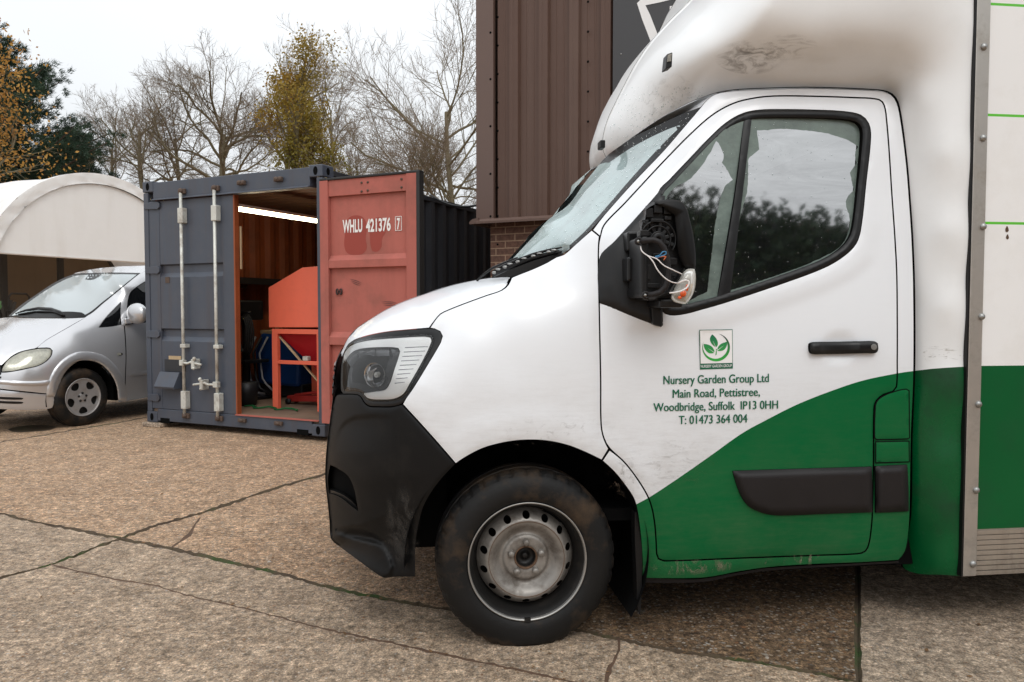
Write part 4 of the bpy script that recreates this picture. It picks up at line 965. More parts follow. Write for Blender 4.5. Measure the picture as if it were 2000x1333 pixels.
# wheel arch liner
mb = MB(TF); ang = np.linspace(-0.55, math.pi + 0.06, 40); RA = .465; ca = np.array([wc[0], 0, wc[2] + .02])
V = [ca + np.array([RA * math.cos(t), y_, RA * math.sin(t)]) for y_ in (.012, .42) for t in ang]; k = len(ang)
mb.add(V, [(i, i + 1, i + 1 + k, i + k) for i in range(k - 1)], 0, True)
mb.add([ca + np.array([RA * math.cos(t), .42, RA * math.sin(t)]) for t in ang] + [ca + np.array([0, .42, 0])], [(i, i + 1, k) for i in range(k - 1)])
mb.build('wheel_arch_liner', M['void'], van)

# --- door mirror (cover torn off)
def zm(a, b_, w_): return tl(1150 + a * .225, 360 + b_ * .225, w_)
SHELL = [(490, 195), (560, 152), (700, 133), (790, 145), (840, 190), (880, 320), (905, 430), (928, 600), (926, 735), (840, 745), (790, 830), (740, 900), (700, 960), (620, 985), (560, 1000), (470, 985), (455, 900), (450, 500), (445, 420), (455, 320), (478, 290)]
mb = MB(TF); outl = smooth_line(SHELL, 30, True, 40)
ring = lambda k_, w_: [zm(620 + (x - 620) * k_, 560 + (y - 560) * k_, w_) for x, y in outl]
r1, r2, r3 = ring(1.0, -.10), ring(1.0, -.155), ring(.93, -.175); n_ = len(outl)
mb.add(r1 + r2 + r3, [(i, (i + 1) % n_, (i + 1) % n_ + n_, i + n_) for i in range(n_)] + [(i + n_, (i + 1) % n_ + n_, (i + 1) % n_ + 2 * n_, i + 2 * n_) for i in range(n_)] + [tuple(range(n_))], 0, True)
r4 = ring(.86, -.150)
mb.add(r3 + r4, [(i, (i + 1) % n_, (i + 1) % n_ + n_, i + n_) for i in range(n_)] + [tuple(range(n_, 2 * n_))], 0, False)
dm = mb.build('door_mirror', M['sail_black'], van, label='black door mirror head with its cover torn off and wires hanging out')
COV = [(560, 152), (700, 133), (790, 145), (840, 190), (880, 320), (905, 430), (928, 600), (926, 735), (840, 745), (780, 620), (760, 420), (740, 260), (640, 190)]
mb = MB(TF); oc = smooth_line(COV, 30, True, 40); cen = oc.mean(0)
A_ = [zm(x, y, -.165) for x, y in oc]; B_ = [zm(cen[0] + (x - cen[0]) * .86, cen[1] + (y - cen[1]) * .92, -.188) for x, y in oc]; n_ = len(oc)
mb.add(A_ + B_, [(i, (i + 1) % n_, (i + 1) % n_ + n_, i + n_) for i in range(n_)] + [tuple(range(n_, 2 * n_))], 0, True); mb.build('mirror_shell', M['black_plastic'], dm)
mb = MB(TF)
for r_, w_ in ((110, -.168), (155, -.172), (60, -.175), (35, -.17)):
    mb.tube([zm(600 + r_ * math.cos(t), 480 + r_ * 1.05 * math.sin(t), w_) for t in np.linspace(math.pi * .95, math.pi * 2.2, 22)], .0042 if r_ > 40 else .012, 6)
for (x0, y0, x1, y1, w_) in ((500, 210, 560, 290, -.168), (570, 180, 640, 250, -.178), (655, 200, 720, 260, -.172), (465, 310, 520, 370, -.172), (540, 300, 650, 330, -.180), (450, 400, 520, 450, -.176), (660, 280, 720, 310, -.176), (700, 640, 770, 700, -.172), (470, 700, 540, 830, -.166), (480, 860, 620, 900, -.168), (560, 600, 640, 640, -.165), (690, 760, 760, 800, -.170)):
    p, q = zm(x0, y0, w_), zm(x1, y1, w_); mb.box(min(p[0], q[0]), max(p[0], q[0]), w_, -.13, min(p[2], q[2]), max(p[2], q[2]))
for t in np.linspace(math.pi * 1.0, math.pi * 2.1, 7):
    mb.bar(zm(600 + 60 * math.cos(t), 480 + 60 * math.sin(t), -.165), zm(600 + 155 * math.cos(t), 480 + 163 * math.sin(t), -.168), .003, .012)
for (x0, y0) in ((690, 190), (740, 170), (480, 335), (470, 770), (660, 700)):
    mb.ball(zm(x0, y0, -.172), .006, 8)
mb.build('mirror_mechanism', M['sail_black'], dm, bevel=0.0015)
mb = MB(TF); ap = [(425, 497), (500, 490), (560, 484), (610, 505), (650, 550), (680, 640), (690, 740), (688, 830), (668, 890), (620, 940), (560, 958), (495, 964)]
aw = [-.185, -.20, -.205, -.21, -.21, -.21, -.21, -.21, -.21, -.205, -.20, -.185]
mb.tube(smooth3([zm(x, y, w_) for (x, y), w_ in zip(ap, aw)]) if 'smooth3' in globals() else [zm(x, y, w_) for (x, y), w_ in zip(ap, aw)], .0108, 12); arm_o = mb.build('mirror_arm', M['moulding'], dm)
for (x, y) in ((428, 497), (490, 964)):
    mb = MB(TF); mb.lathe(zm(x, y, -.185), (0, -1, 0), [(.014, 0.0), (.014, .012), (.008, .014), (.007, .010), (.0005, .010)], 20); mb.build('arm_pivot', M['moulding'], dm)
    mb = MB(TF); mb.lathe(zm(x, y, -.197), (0, -1, 0), [(.0055, 0.0), (.005, .004), (.0005, .005)], 12); mb.build('pivot_screw', M['steel'], dm)
mb = MB(TF)
for (x0, y0, x1, y1, wa, wb_) in ((310, 420, 440, 590, -.02, .06), (300, 640, 440, 850, -.06, .06), (400, 470, 460, 990, -.18, -.02), (440, 940, 700, 1010, -.12, .0), (330, 900, 450, 985, -.04, .06), (560, 1000, 760, 1075, -.14, .0)):
    p, q = zm(x0, y0, (wa + wb_) / 2), zm(x1, y1, (wa + wb_) / 2); mb.box(min(p[0], q[0]), max(p[0], q[0]), wa, wb_, min(p[2], q[2]), max(p[2], q[2]))
mb.build('mirror_bracket', M['sail_black'], dm, bevel=0.008)
mb = MB(TF); mb.prism([zm(x, y, -.03) for x, y in ((560, 1010), (640, 1120), (638, 1240), (600, 1232), (555, 1215), (545, 1090))], (0, .06, 0)); mb.build('mirror_skirt', M['sail_black'], dm, bevel=0.004)
IND = [(845, 742), (918, 735), (930, 800), (918, 920), (880, 1000), (838, 1042), (740, 1022), (712, 985), (730, 930), (790, 820)]
mb = MB(TF); oi = smooth_line(IND, 20, True, 50); cen = oi.mean(0); n_ = len(oi); L_ = []
for k_, w_ in ((1.0, -.165), (.98, -.20), (.80, -.222), (.4, -.230)): L_ += [zm(cen[0] + (x - cen[0]) * k_, cen[1] + (y - cen[1]) * k_, w_) for x, y in oi]
mb.add(L_, [(i + j * n_, (i + 1) % n_ + j * n_, (i + 1) % n_ + (j + 1) * n_, i + (j + 1) * n_) for j in range(3) for i in range(n_)] + [tuple(range(3 * n_, 4 * n_))], 0, True)
ind = mb.build('indicator', M['lamp_clear'], dm)
mb = MB(TF); mb.ball(zm(820, 950, -.228), (.012, .010, .012), 12); mb.ball(zm(850, 900, -.226), (.006, .008, .014), 10); mb.ball(zm(790, 985, -.226), (.008, .008, .006), 10); mb.build('indicator_bulb', M['amber'], ind)
def wire(pts, mat_, r=.0022):
    P = smooth_line([(x, y) for x, y, w_ in pts], 12, False, 90)
    wv = np.interp(np.linspace(0, 1, len(P)), np.linspace(0, 1, len(pts)), [p[2] for p in pts])
    mb = MB(TF); mb.tube([zm(x, y, w_) for (x, y), w_ in zip(P, wv)], r, 6); mb.build('wire', mat_, dm)
wire([(450, 540, -.19), (460, 580, -.21), (510, 620, -.225), (590, 650, -.232), (650, 705, -.235), (730, 745, -.235), (810, 782, -.225)], M['wire_white'])
wire([(510, 620, -.225), (555, 670, -.235), (600, 750, -.24), (660, 815, -.24), (720, 850, -.238), (775, 860, -.228)], M['wire_white'])
wire([(775, 860, -.235), (840, 835, -.245), (870, 850, -.248), (850, 900, -.25), (780, 935, -.245), (700, 945, -.235)], M['wire_white'], .003)
wire([(575, 630, -.225), (620, 615, -.232), (640, 590, -.236), (670, 588, -.236), (672, 605, -.236), (630, 625, -.232), (580, 640, -.225)], M['wire_blue'], .002)
wire([(580, 640, -.225), (640, 628, -.232), (670, 630, -.236), (650, 660, -.236)], M['wire_orange'], .002)

# --- lettering and emblem
def text_mesh(s_, bold=0.0, spacing=1.0):
    cu = bpy.data.curves.new('lettering', 'FONT'); cu.body = s_; cu.offset = bold; cu.space_character = spacing; cu.resolution_u = 4
    o = bpy.data.objects.new('lettering', cu); COL.objects.link(o)
    dg = bpy.context.evaluated_depsgraph_get(); me = bpy.data.meshes.new_from_object(o.evaluated_get(dg))
    V = np.array([v.co[:] for v in me.vertices]); F = [tuple(p.vertices) for p in me.polygons]
    bpy.data.objects.remove(o); bpy.data.curves.remove(cu); bpy.data.meshes.remove(me)
    return V[:, :2], F
def cap_h(): 
    V, F = text_mesh('H'); return V[:, 1].max() - V[:, 1].min()
CAPH = cap_h()
def letters(s_, x0, x1, y0, y1, caph, mat_, bold=0.0, parent=door, lift=.0022):
    V, F = text_mesh(s_, bold); lo, hi = V[:, 0].min(), V[:, 0].max()
    px = x0 + (V[:, 0] - lo) / (hi - lo) * (x1 - x0)
    py = y0 + (y1 - y0) * (px - x0) / (x1 - x0) - V[:, 1] / CAPH * caph
    n = len(px); P = np.concatenate([truck_px(px + dx_, py, W_side(px + dx_, py) - lift - .0002 * k) for k, dx_ in enumerate((0, -.45, .45))])
    return mk('lettering', P, [tuple(i + k * n for i in f) for k in range(3) for f in F], mat_, parent)
letters('Nursery Garden Group Ltd', 1296, 1501.5, 751, 746.5, 16.2, M['text_green'])
letters('Main Road, Pettistree,', 1314, 1484, 777.5, 773.5, 16.0, M['text_green'])
letters('Woodbridge, Suffolk  IP13 0HH', 1276.5, 1519.5, 804, 798.5, 16.0, M['text_green'])
letters('T: 01473 364 004', 1326, 1459.5, 829, 825.5, 16.2, M['text_green'])
def lg(a, b_): return (1260 + a * .1576, 630 + b_ * .1576)
def decal(name, pts, mat_, lift, parent=door, sub=True):
    P = np.array([lg(*p) for p in pts]); 
    V = truck_px(P[:, 0], P[:, 1], W_side(P[:, 0], P[:, 1]) - lift)
    n = len(P)
    P2, F = triangulate(P, [], [], 5)
    V = truck_px(P2[:, 0], P2[:, 1], W_side(P2[:, 0], P2[:, 1]) - lift)
    return mk(name, V, F, mat_, parent)
emb = decal('emblem', [(672, 93), (1084, 87), (1088, 572), (680, 585)], M['text_green'], .0016)
decal('emblem_field', [(681, 101), (1077, 96), (1081, 502), (688, 512)], M['logo_white'], .0024, emb)
V_, F_ = text_mesh('NURSERY GARDEN GROUP', .004); lo, hi = V_[:, 0].min(), V_[:, 0].max()
tx = 690 + (V_[:, 0] - lo) / (hi - lo) * 385; ty = 562 - 9 * (tx - 690) / 385 - V_[:, 1] / CAPH * 33
P = np.array([lg(a, b_) for a, b_ in zip(tx, ty)]); mk('emblem_lettering', truck_px(P[:, 0], P[:, 1], W_side(P[:, 0], P[:, 1]) - .0024), F_, M['logo_white'], emb)
arc_o = []; arc_i = []
for t in np.linspace(-150 * math.pi / 180, 62 * math.pi / 180 + math.pi, 2): pass
for k in range(61):
    u = k / 60; t = R_(-85 + u * 295)        # clockwise in picture from upper right round the bottom to upper left
    cx, cy, r = 880, 312, 172; wd = 34 * math.sin(math.pi * min(1, max(0, u)) ** 0.9) ** 1.1
    arc_o.append((cx + r * math.cos(t), cy + r * math.sin(t))); arc_i.append((cx + (r - wd) * math.cos(t) , cy - 2 + (r - wd) * math.sin(t)))
decal('emblem_ring', arc_o + arc_i[::-1][1:-1], M['logo_ring'], .0032, emb)
for L in ([(832, 150), (870, 185), (898, 235), (900, 280), (880, 308), (850, 292), (818, 255), (803, 210), (812, 175)], [(725, 268), (790, 280), (835, 310), (860, 362), (845, 382), (790, 380), (750, 345), (732, 310)], [(1020, 238), (1012, 290), (985, 335), (940, 355), (893, 352), (905, 305), (940, 268), (985, 250)]):
    decal('emblem_leaf', [tuple(p) for p in smooth_line(L, 12, True, 70)], M['logo_leaf'], .0032, emb)
for (a, b_, c_, d_) in ((838, 225, 884, 330), (775, 318, 872, 385), (980, 285, 884, 355)):
    v = np.array([c_ - a, d_ - b_], float); n = np.array([-v[1], v[0]]) / np.hypot(*v) * 4
    decal('leaf_vein', [(a, b_), (c_ + n[0], d_ + n[1]), (c_ - n[0], d_ - n[1])], M['logo_white'], .0038, emb)
decal('emblem_stem', [(880, 330), (890, 330), (886, 400), (870, 412)], M['logo_leaf'], .0030, emb)

# --- scuffed dirt on the fairing underside
def smudge(name, cx, cy, rx, ry, wf, mat_, parent=van, lift=.0015):
    t = np.linspace(0, 2 * math.pi, 25)[:-1]
    return panel(name, [(cx + rx * math.cos(a), cy + ry * math.sin(a)) for a in t], wf, mat_, parent=parent, gap=0, depth=0, roll=0, lift=lift, step=7)
def smudge_mat(name, col, centre, radii, sc, lo=.45, hi=.62, amt=.8):
    m, nt, b = new_mat(name); co = coords(nt); b.inputs['Base Color'].default_value = c4(col); b.inputs['Roughness'].default_value = .8
    mp = N(nt, 'ShaderNodeMapping'); mp.inputs['Location'].default_value = tuple(-c_ / r_ for c_, r_ in zip(centre, radii)); mp.inputs['Scale'].default_value = tuple(1 / r_ for r_ in radii)
    nt.links.new(co, mp.inputs['Vector']); ln = N(nt, 'ShaderNodeVectorMath', operation='LENGTH'); nt.links.new(mp.outputs[0], ln.inputs[0])
    fall = ramp(nt, ln.outputs['Value'], [(0.25, 1.0), (0.95, 0.0)])
    n1 = ramp(nt, nz(nt, stretch(nt, co, sc), 1.0, 7, .7, 1.2), [(lo, 0.0), (hi, amt)])
    nt.links.new(mth(nt, 'MULTIPLY', fall, n1), b.inputs['Alpha']); return m
def sm_at(cx, cy, rx, ry, wf):
    w_ = float(wf(np.array([float(cx)]), np.array([float(cy)]))[0]); c_ = tl(cx, cy, w_); e_ = tl(cx + rx, cy, w_); f_ = tl(cx, cy + ry, w_)
    return tuple(c_), (abs(e_[0] - c_[0]), .4, abs(f_[2] - c_[2]))
for k, (cx, cy, rx, ry, wf, col, sc_, lo, hi, amt) in enumerate(((1468, 112, 75, 34, W_fair, (.10, .075, .05), (16, 16, 40), .44, .66, .55), (1540, 92, 60, 26, W_fair, (.13, .10, .07), (10, 10, 55), .48, .66, .35), (1290, 200, 90, 60, W_fair, (.16, .14, .11), (22, 22, 30), .50, .72, .28), (1835, 690, 46, 22, W_fair, (.20, .14, .07), (18, 18, 60), .54, .64, .6), (1300, 905, 110, 70, W_side, (.16, .12, .085), (16, 16, 50), .52, .72, .34), (1080, 845, 160, 40, W_side, (.15, .12, .09), (22, 22, 30), .56, .72, .34), (1350, 1108, 110, 18, W_side, (.30, .25, .18), (12, 12, 5), .48, .60, .7), (1560, 1094, 90, 14, W_side, (.30, .25, .18), (14, 14, 5), .52, .62, .7), (785, 1030, 40, 95, W_bump, (.085, .078, .07), (14, 14, 9), .46, .64, .7), (1215, 935, 40, 45, W_side, (.14, .10, .07), (30, 30, 22), .52, .66, .5))):
    ce, ra_ = sm_at(cx, cy, rx, ry, wf)
    smudge('dirt_smudge', cx, cy, rx * .98, ry * .98, wf, smudge_mat('road_dirt_%d' % k, col, ce, ra_, sc_, lo, hi, amt))

mb = MB(TF)
for (px_, py_, a_, b_) in ((1967, 448, 3.2, 6), (1968, 463, 2.6, 5)):
    q = [lv(px_ + a_ * math.cos(t) * (1 + .3 * math.sin(3 * t)), py_ + b_ * math.sin(t), -.0615) for t in np.linspace(0, 2 * math.pi, 11)[:-1]]; mb = MB(TF); mb.add([(p_[0], -.0612, p_[2]) for p_ in q], [tuple(range(10))]); mb.build('paint_chip', M['rust'], van)

def droplets(name, n, box, wf, r0, seed, parent, mask=None):
    r = np.random.default_rng(seed); mb = MB(); k = 0
    while k < n:
        x, y = r.uniform(box[0], box[2]), r.uniform(box[1], box[3])
        if mask is not None and not inside(np.array([x]), np.array([y]), mask)[0]: continue
        p_ = truck_px(np.array([x]), np.array([y]), wf(np.array([x]), np.array([y])))[0]; q = r0 * r.uniform(.5, 1.6)
        th6 = np.arange(6) * math.pi / 3; u_ = TF.M[0]; v_ = np.array([0, 0, 1.])
        V = [p_ + q * (math.cos(t) * u_ + math.sin(t) * v_ * r.uniform(1, 1.5)) for t in th6] + [p_ - NV * q * .6]
        mb.add(V, [(i, (i + 1) % 6, 6) for i in range(6)], 0, True); k += 1
    o = mb.build(name, M['droplet'], parent); o['kind'] = 'stuff'; return o
droplets('water_droplets', 260, (1290, 230, 1690, 600), lambda x, y: W_glass(x, y) + .0125, .0016, 3, door, GLASS)
droplets('water_droplets', 420, (1000, 205, 1365, 510), lambda x, y: W_ws(x, y) - .001, .0022, 4, van, WSO)
droplets('water_droplets', 160, (1190, 170, 1380, 310), lambda x, y: W_fair(x, y) - .001, .0022, 5, van, LUT)
# ------------------------------------------------------------------ yard: concrete slabs with open, mossy joints
def strip(line, w, seed, amp=0.30):
    """jagged-edged band round a joint line, in photo pixels; w may vary along it"""
    P = smooth_line(line, 9, False, 80); r = np.random.default_rng(seed)
    T = np.gradient(P, axis=0); T /= np.linalg.norm(T, axis=1)[:, None] + 1e-9; n = np.stack([-T[:, 1], T[:, 0]], -1)
    ww = np.interp(np.linspace(0, 1, len(P)), np.linspace(0, 1, len(w)), w) * (0.75 if max(w) < 12 else 0.85)
    if max(w) > 12: amp = .12
    a = ww * (0.5 + r.uniform(-amp, amp, len(P))); b_ = ww * (0.5 + r.uniform(-amp, amp, len(P)))
    P = P + n * r.normal(0, 0.45, len(P))[:, None]
    return np.vstack([P + n * a[:, None], (P - n * b_[:, None])[::-1]]), P
J1 = [(-260, 952), (-120, 981), (0, 1003), (80, 1022), (155, 1036), (235, 1052), (310, 1067), (345, 1074), (430, 1094), (520, 1115), (600, 1136), (700, 1160), (800, 1178), (900, 1195), (1020, 1214), (1136, 1233), (1248, 1257), (1325, 1273), (1415, 1285), (1505, 1299), (1595, 1316), (1680, 1334), (1800, 1358), (2300, 1450)]
J2 = [(900, 848), (760, 888), (634, 926.6), (516, 961), (408, 997.6), (310, 1025.5), (236, 1052), (170, 1076), (99, 1103), (0, 1129), (-250, 1196)]
J3 = [(99, 1103), (206, 1128), (301, 1144), (365, 1163), (473, 1187), (602, 1221), (731, 1249), (860, 1277), (1000, 1306), (1150, 1340), (1500, 1420)]
J4 = [(1672, 1060), (1676, 1150), (1675, 1240), (1678, 1330), (1690, 1450)]
J5 = [(-260, 905), (43, 857), (170, 836), (290, 815), (420, 795)]
K1 = [(335, 1069), (352, 1058), (370, 1045), (378, 1030), (392, 1011)]
K2 = [(1208, 1247), (1210, 1262), (1203, 1285), (1192, 1303), (1184, 1330), (1180, 1400)]
strips = []
for ln, wd, sd_ in ((J1, [4, 6, 7, 9, 8, 9, 7, 8, 8, 7, 9, 9, 9], 1), (J2, [3, 4, 5, 7, 6, 6, 5, 6], 2), (J3, [5, 3, 3, 5, 6, 5, 6, 6], 3), (J4, [13, 14, 16, 17], 4), (J5, [2.0, 2.0, 2.0], 5), (K1, [4, 7, 6, 3], 6), (K2, [5, 8, 12, 9], 7)):
    strips.append(strip(ln, wd, sd_))
PUD = smooth_line([(15, 838), (45, 832), (85, 831), (112, 834), (100, 840), (60, 844), (25, 844)], 6)
GB = np.array([(-420, 700), (2500, 700), (2500, 1480), (-420, 1480)], float)
GBs = smooth_line(GB, 40, True, 40)
P2, F = triangulate(GBs, [], [np.vstack([q[0], q[0][:1]]) for q in strips] + [q[1][1:-1] for q in strips] + [np.vstack([PUD, PUD[:1]])], 34)
G3 = at_ground(P2[:, 0], P2[:, 1])
G3[:, 2] = 0.0
for (poly, mid) in [strips[k] for k in (0, 1, 3)]:
    dmid = np.min(((P2[:, None] - mid[None, 1:-1]) ** 2).sum(-1), 1); G3[dmid < 0.02, 2] = -0.012
def yline(x, L): L = np.asarray(L); return np.interp(x, L[:, 0], L[:, 1])
c = P2[F].mean(1); cx, cy = c[:, 0], c[:, 1]
J2s = np.array(J2)[::-1]
below1 = cy > yline(cx, J1); left2 = (cy > yline(cx, J2s)) & (cx < 900)
mi = np.zeros(len(F), int)
mi[below1] = 1
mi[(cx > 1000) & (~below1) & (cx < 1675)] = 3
mi[(cx >= 1675)] = 2
mi[inside(cx, cy, PUD)] = 5
for k_, (poly, mid) in enumerate(strips): mi[inside(cx, cy, poly)] = 4 if k_ < 5 and k_ != 2 else 6
n_ = np.cross(G3[F[:, 1]] - G3[F[:, 0]], G3[F[:, 2]] - G3[F[:, 0]]); flip = n_[:, 2] < 0; F[flip] = F[flip][:, ::-1]
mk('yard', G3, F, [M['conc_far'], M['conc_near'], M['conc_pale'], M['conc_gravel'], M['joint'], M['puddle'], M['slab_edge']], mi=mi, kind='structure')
mk('ground', [(-400, -400, -.03), (400, -400, -.03), (400, 400, -.03), (-400, 400, -.03)], [(0, 1, 2, 3)], M['conc_far'], kind='structure')

# dead leaves and grit blown along the joints and against the wheels
r = np.random.default_rng(12); V = []; F = []; k = 0
cand = np.vstack([strips[i][1] for i in (0, 1, 2, 3, 4)])
while k < 420:
    if r.uniform() < .6: q = cand[r.integers(0, len(cand))] + r.normal(0, (14, 6), 2)
    else: q = np.array([r.uniform(-100, 2050), r.uniform(800, 1345)])
    if not (-150 < q[0] < 2100 and 790 < q[1] < 1350): continue
    c_ = at_ground(q[0], q[1], 0.0); L = r.uniform(.004, .013) * (1.5 if r.uniform() < .12 else 1); a = r.uniform(0, 6.28); u = np.array([math.cos(a), math.sin(a), r.uniform(-.2, .3)]); v = np.array([-math.sin(a), math.cos(a), r.uniform(0, .5)]) * .5
    p0 = np.array([c_[0], c_[1], .004 + abs(u[2]) * L])
    V += [p0 - u * L, p0 + v * L, p0 + u * L, p0 - v * L * .8]; F.append((4 * k, 4 * k + 1, 4 * k + 2, 4 * k + 3)); k += 1
props(mk('leaf_litter', V, F, M['litter']), 'tiny dead leaves and grit scattered over the concrete yard', 'leaf litter', kind='stuff')
# ------------------------------------------------------------------ shipping container
CF_ = Frame((-4.04, 8.27, 0.05), -R_(24.6))
CW, CD, CHT = 2.438, 6.06, 2.63
def cpx(px, py, y0=0.0):
    n = CF_.M[1]; p = on_plane(np.array([px]), np.array([py]), CF_((0, y0, 0)), n)[0]; q = CF_.inv(p); return q[0], q[2]
cont = thing('shipping_container', 'slate grey shipping container standing open with its right door swung out', 'container', CF_.o, CF_.ang)
def oval(mb, c, ax, ra, rb, m=0, off=0.0015):
    c = np.asarray(c, float); ax = np.asarray(ax, float); u = np.cross(ax, (0, 0, 1.)); v = np.array([0, 0, 1.])
    if np.linalg.norm(u) < .1: u = np.array([1., 0, 0]); v = np.array([0, 1., 0])
    P = [c + ax * off + ra * math.cos(t) * u + rb * math.sin(t) * v for t in np.linspace(0, 2 * math.pi, 25)[:-1]]
    mb.add(P, [tuple(range(24))], m)
def casting(x, y, z, sx, sy):
    mb = MB(CF_); x0, x1 = sorted((x, x + sx * .162)); y0, y1 = sorted((y, y + sy * .178)); z0, z1 = (z, z + .118)
    mb.box(x0, x1, y0, y1, z0, z1, 0)
    o = mb.build('corner_casting', [M['cont_grey']], cont, bevel=0.010)
    mb = MB(CF_)
    oval(mb, ((x0 + x1) / 2, y if sy > 0 else y, (z0 + z1) / 2), (0, -sy, 0), .026, .042); mb.build('casting_hole', M['void'], o); mb = MB(CF_); oval(mb, (x, (y0 + y1) / 2, (z0 + z1) / 2), (-sx, 0, 0), .026, .036)
    mb.build('casting_hole', M['void'], o)
for x, sx in ((-.006, 1), (CW + .006, -1)):
    for y, sy in ((-.006, 1), (CD + .006, -1)):
        for z in (0.0, CHT - .112): casting(x, y, z, sx, sy)
hz = CHT - .20; sz = .150
mb = MB(CF_); mb.box(.150, CW - .150, -.0, .11, hz, CHT - .012); mb.prism([(.15, -.001, hz), (CW - .15, -.001, hz), (CW - .15, -.03, hz - .012), (.15, -.03, hz - .012)], (0, 0, .014)); mb.build('door_header', M['cont_grey'], cont, bevel=0.006)
mb = MB(CF_); mb.box(.155, CW - .155, -.0, .11, .02, sz); mb.build('door_sill', M['cont_grey'], cont, bevel=0.006)
mb = MB(CF_); mb.box(.20, .34, -.003, .08, .0, .055); mb.build('forklift_notch', M['void'], cont); mb = MB(CF_); mb.box(CW - .34, CW - .20, -.003, .08, .0, .055); mb.build('forklift_notch', M['void'], cont)
for x0 in (.0, CW - .07):
    mb = MB(CF_); mb.box(x0, x0 + .07, .0, .10, .118, CHT - .118); mb.build('corner_post', M['cont_grey'], cont, bevel=0.006)
# corrugated side walls, roof, rear
def corr(length, pitch=.278, d=.036):
    P = []; x = 0
    while x < length:
        for a, b_ in ((0, 0), (.072, 0), (.140, d), (.210, d)):
            if x + a < length: P.append((x + a, b_))
        x += pitch
    P.append((length, 0)); return P
cp = corr(CD - .20)
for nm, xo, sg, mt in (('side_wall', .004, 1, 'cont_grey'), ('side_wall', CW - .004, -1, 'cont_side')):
    mb = MB(CF_); V = []; n_ = len(cp)
    for z in (.16, CHT - .07): V += [(xo + sg * b_, .10 + a, z) for a, b_ in cp]
    fw = [(i, i + 1, i + 1 + n_, i + n_) for i in range(n_ - 1)]
    mb.add(V, fw, 0)
    mb.add([(v[0] + sg * .004, v[1], v[2]) for v in V], [f[::-1] for f in fw], 1)
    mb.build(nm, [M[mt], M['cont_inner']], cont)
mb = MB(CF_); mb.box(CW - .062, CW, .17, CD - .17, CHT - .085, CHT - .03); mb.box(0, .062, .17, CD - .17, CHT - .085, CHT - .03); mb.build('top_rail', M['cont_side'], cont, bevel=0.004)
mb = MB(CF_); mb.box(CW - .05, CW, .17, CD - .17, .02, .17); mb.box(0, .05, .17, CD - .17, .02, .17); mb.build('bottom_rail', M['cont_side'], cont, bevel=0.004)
rp = corr(CD - .22, .21, .02); V = []; n_ = len(rp); mb = MB(CF_)
for x in (.03, CW - .03): V += [(x, .11 + a, CHT - .045 - b_) for a, b_ in rp]
mb.add(V, [(i, i + n_, i + 1 + n_, i + 1) for i in range(n_ - 1)], 0); mb.add([(v[0], v[1], v[2] - .004) for v in V], [(i, i + 1, i + 1 + n_, i + n_) for i in range(n_ - 1)], 1)
mb.build('roof', [M['cont_grey'], M['cont_roof_in']], cont)
mb = MB(CF_); mb.box(.01, CW - .01, CD - .06, CD - .02, .02, CHT - .03); mb.build('end_wall', M['cont_inner'], cont)
mb = MB(CF_); mb.box(.045, CW - .045, .03, CD - .06, .08, .155); mb.build('floor', M['floor_ply'], cont)
# closed left door
xl, _ = cpx(296, 600, -.01); xd, _ = cpx(456, 600, -.01); DW = xd
mb = MB(CF_); y_ = .008
ztop, zbot = hz - .015, sz + .004
def dz(py, px=380): return cpx(px, py, y_)[1]
def dx(px, py=600): return cpx(px, py, y_)[0]
rx0, rx1 = dx(314), dx(437)
bands = [(dz(541), dz(515)), (dz(668), dz(643))]
mb.box(.072, rx0, y_, y_ + .05, zbot, ztop); mb.box(rx1, DW, y_, y_ + .05, zbot, ztop)
zs = [zbot] + [v for b_ in bands[::-1] for v in b_] + [ztop]
for i in range(0, len(zs), 2): mb.box(rx0, rx1, y_ + .003, y_ + .05, zs[i], zs[i + 1])
for z0, z1 in bands:
    mb.add([(rx0, y_ + .003, z1), (rx1, y_ + .003, z1), (rx1, y_ + .034, z1 - .012), (rx0, y_ + .034, z1 - .012), (rx1, y_ + .034, z0 + .05), (rx0, y_ + .034, z0 + .05), (rx1, y_ + .003, z0), (rx0, y_ + .003, z0)], [(0, 1, 2, 3), (3, 2, 4, 5), (5, 4, 6, 7)])
ld = mb.build('container_door', M['cont_grey'], cont, bevel=0.003, label='closed slate grey door leaf with lock rods')
mb = MB(CF_); mb.box(DW, DW + .018, y_ - .004, y_ + .055, zbot, ztop); mb.build('door_edge', M['cont_inner'], ld)
for pyc, ph in ((402, 13), (528, 13), (653, 14), (777, 14)):
    zc = cpx(300, pyc, -.01)[1]; x1 = cpx(311, pyc, -.01)[0]
    mb = MB(CF_); mb.prism([(.018, -.012, zc - .035), (x1 - .03, -.012, zc - .042), (x1, -.012, zc - .02), (x1, -.012, zc + .02), (x1 - .03, -.012, zc + .042), (.018, -.012, zc + .035)], (0, .022, 0)); mb.build('door_hinge', M['cont_grey'], ld, bevel=0.004)
def rod_at(px):
    x = dx(px); yr = -.035
    mb = MB(CF_); mb.tube([(x, yr, sz - .045), (x, yr, CHT - .145)], .0165, 12); rd = mb.build('lock_rod', M['rod'], ld)
    for z0, z1 in ((sz + .03, sz + .22), (ztop - .26, ztop - .10)):
        mb = MB(CF_); mb.box(x - .028, x + .045, yr - .024, y_, z0, z1); mb.build('rod_bracket', M['rod'], rd, bevel=0.006)
    zc = dz(676); mb = MB(CF_); mb.box(x - .026, x + .05, yr - .022, y_, zc - .02, zc + .02); mb.build('rod_guide', M['rod'], rd, bevel=0.005)
    for z0 in (sz - .075, CHT - .165):
        mb = MB(CF_); mb.box(x - .05, x + .05, -.030, .0, z0, z0 + .055); mb.ball((x, yr, z0 + .03), (.03, .024, .03), 10); mb.build('cam_keeper', M['rod_rust'], rd, bevel=0.008)
    return x, rd
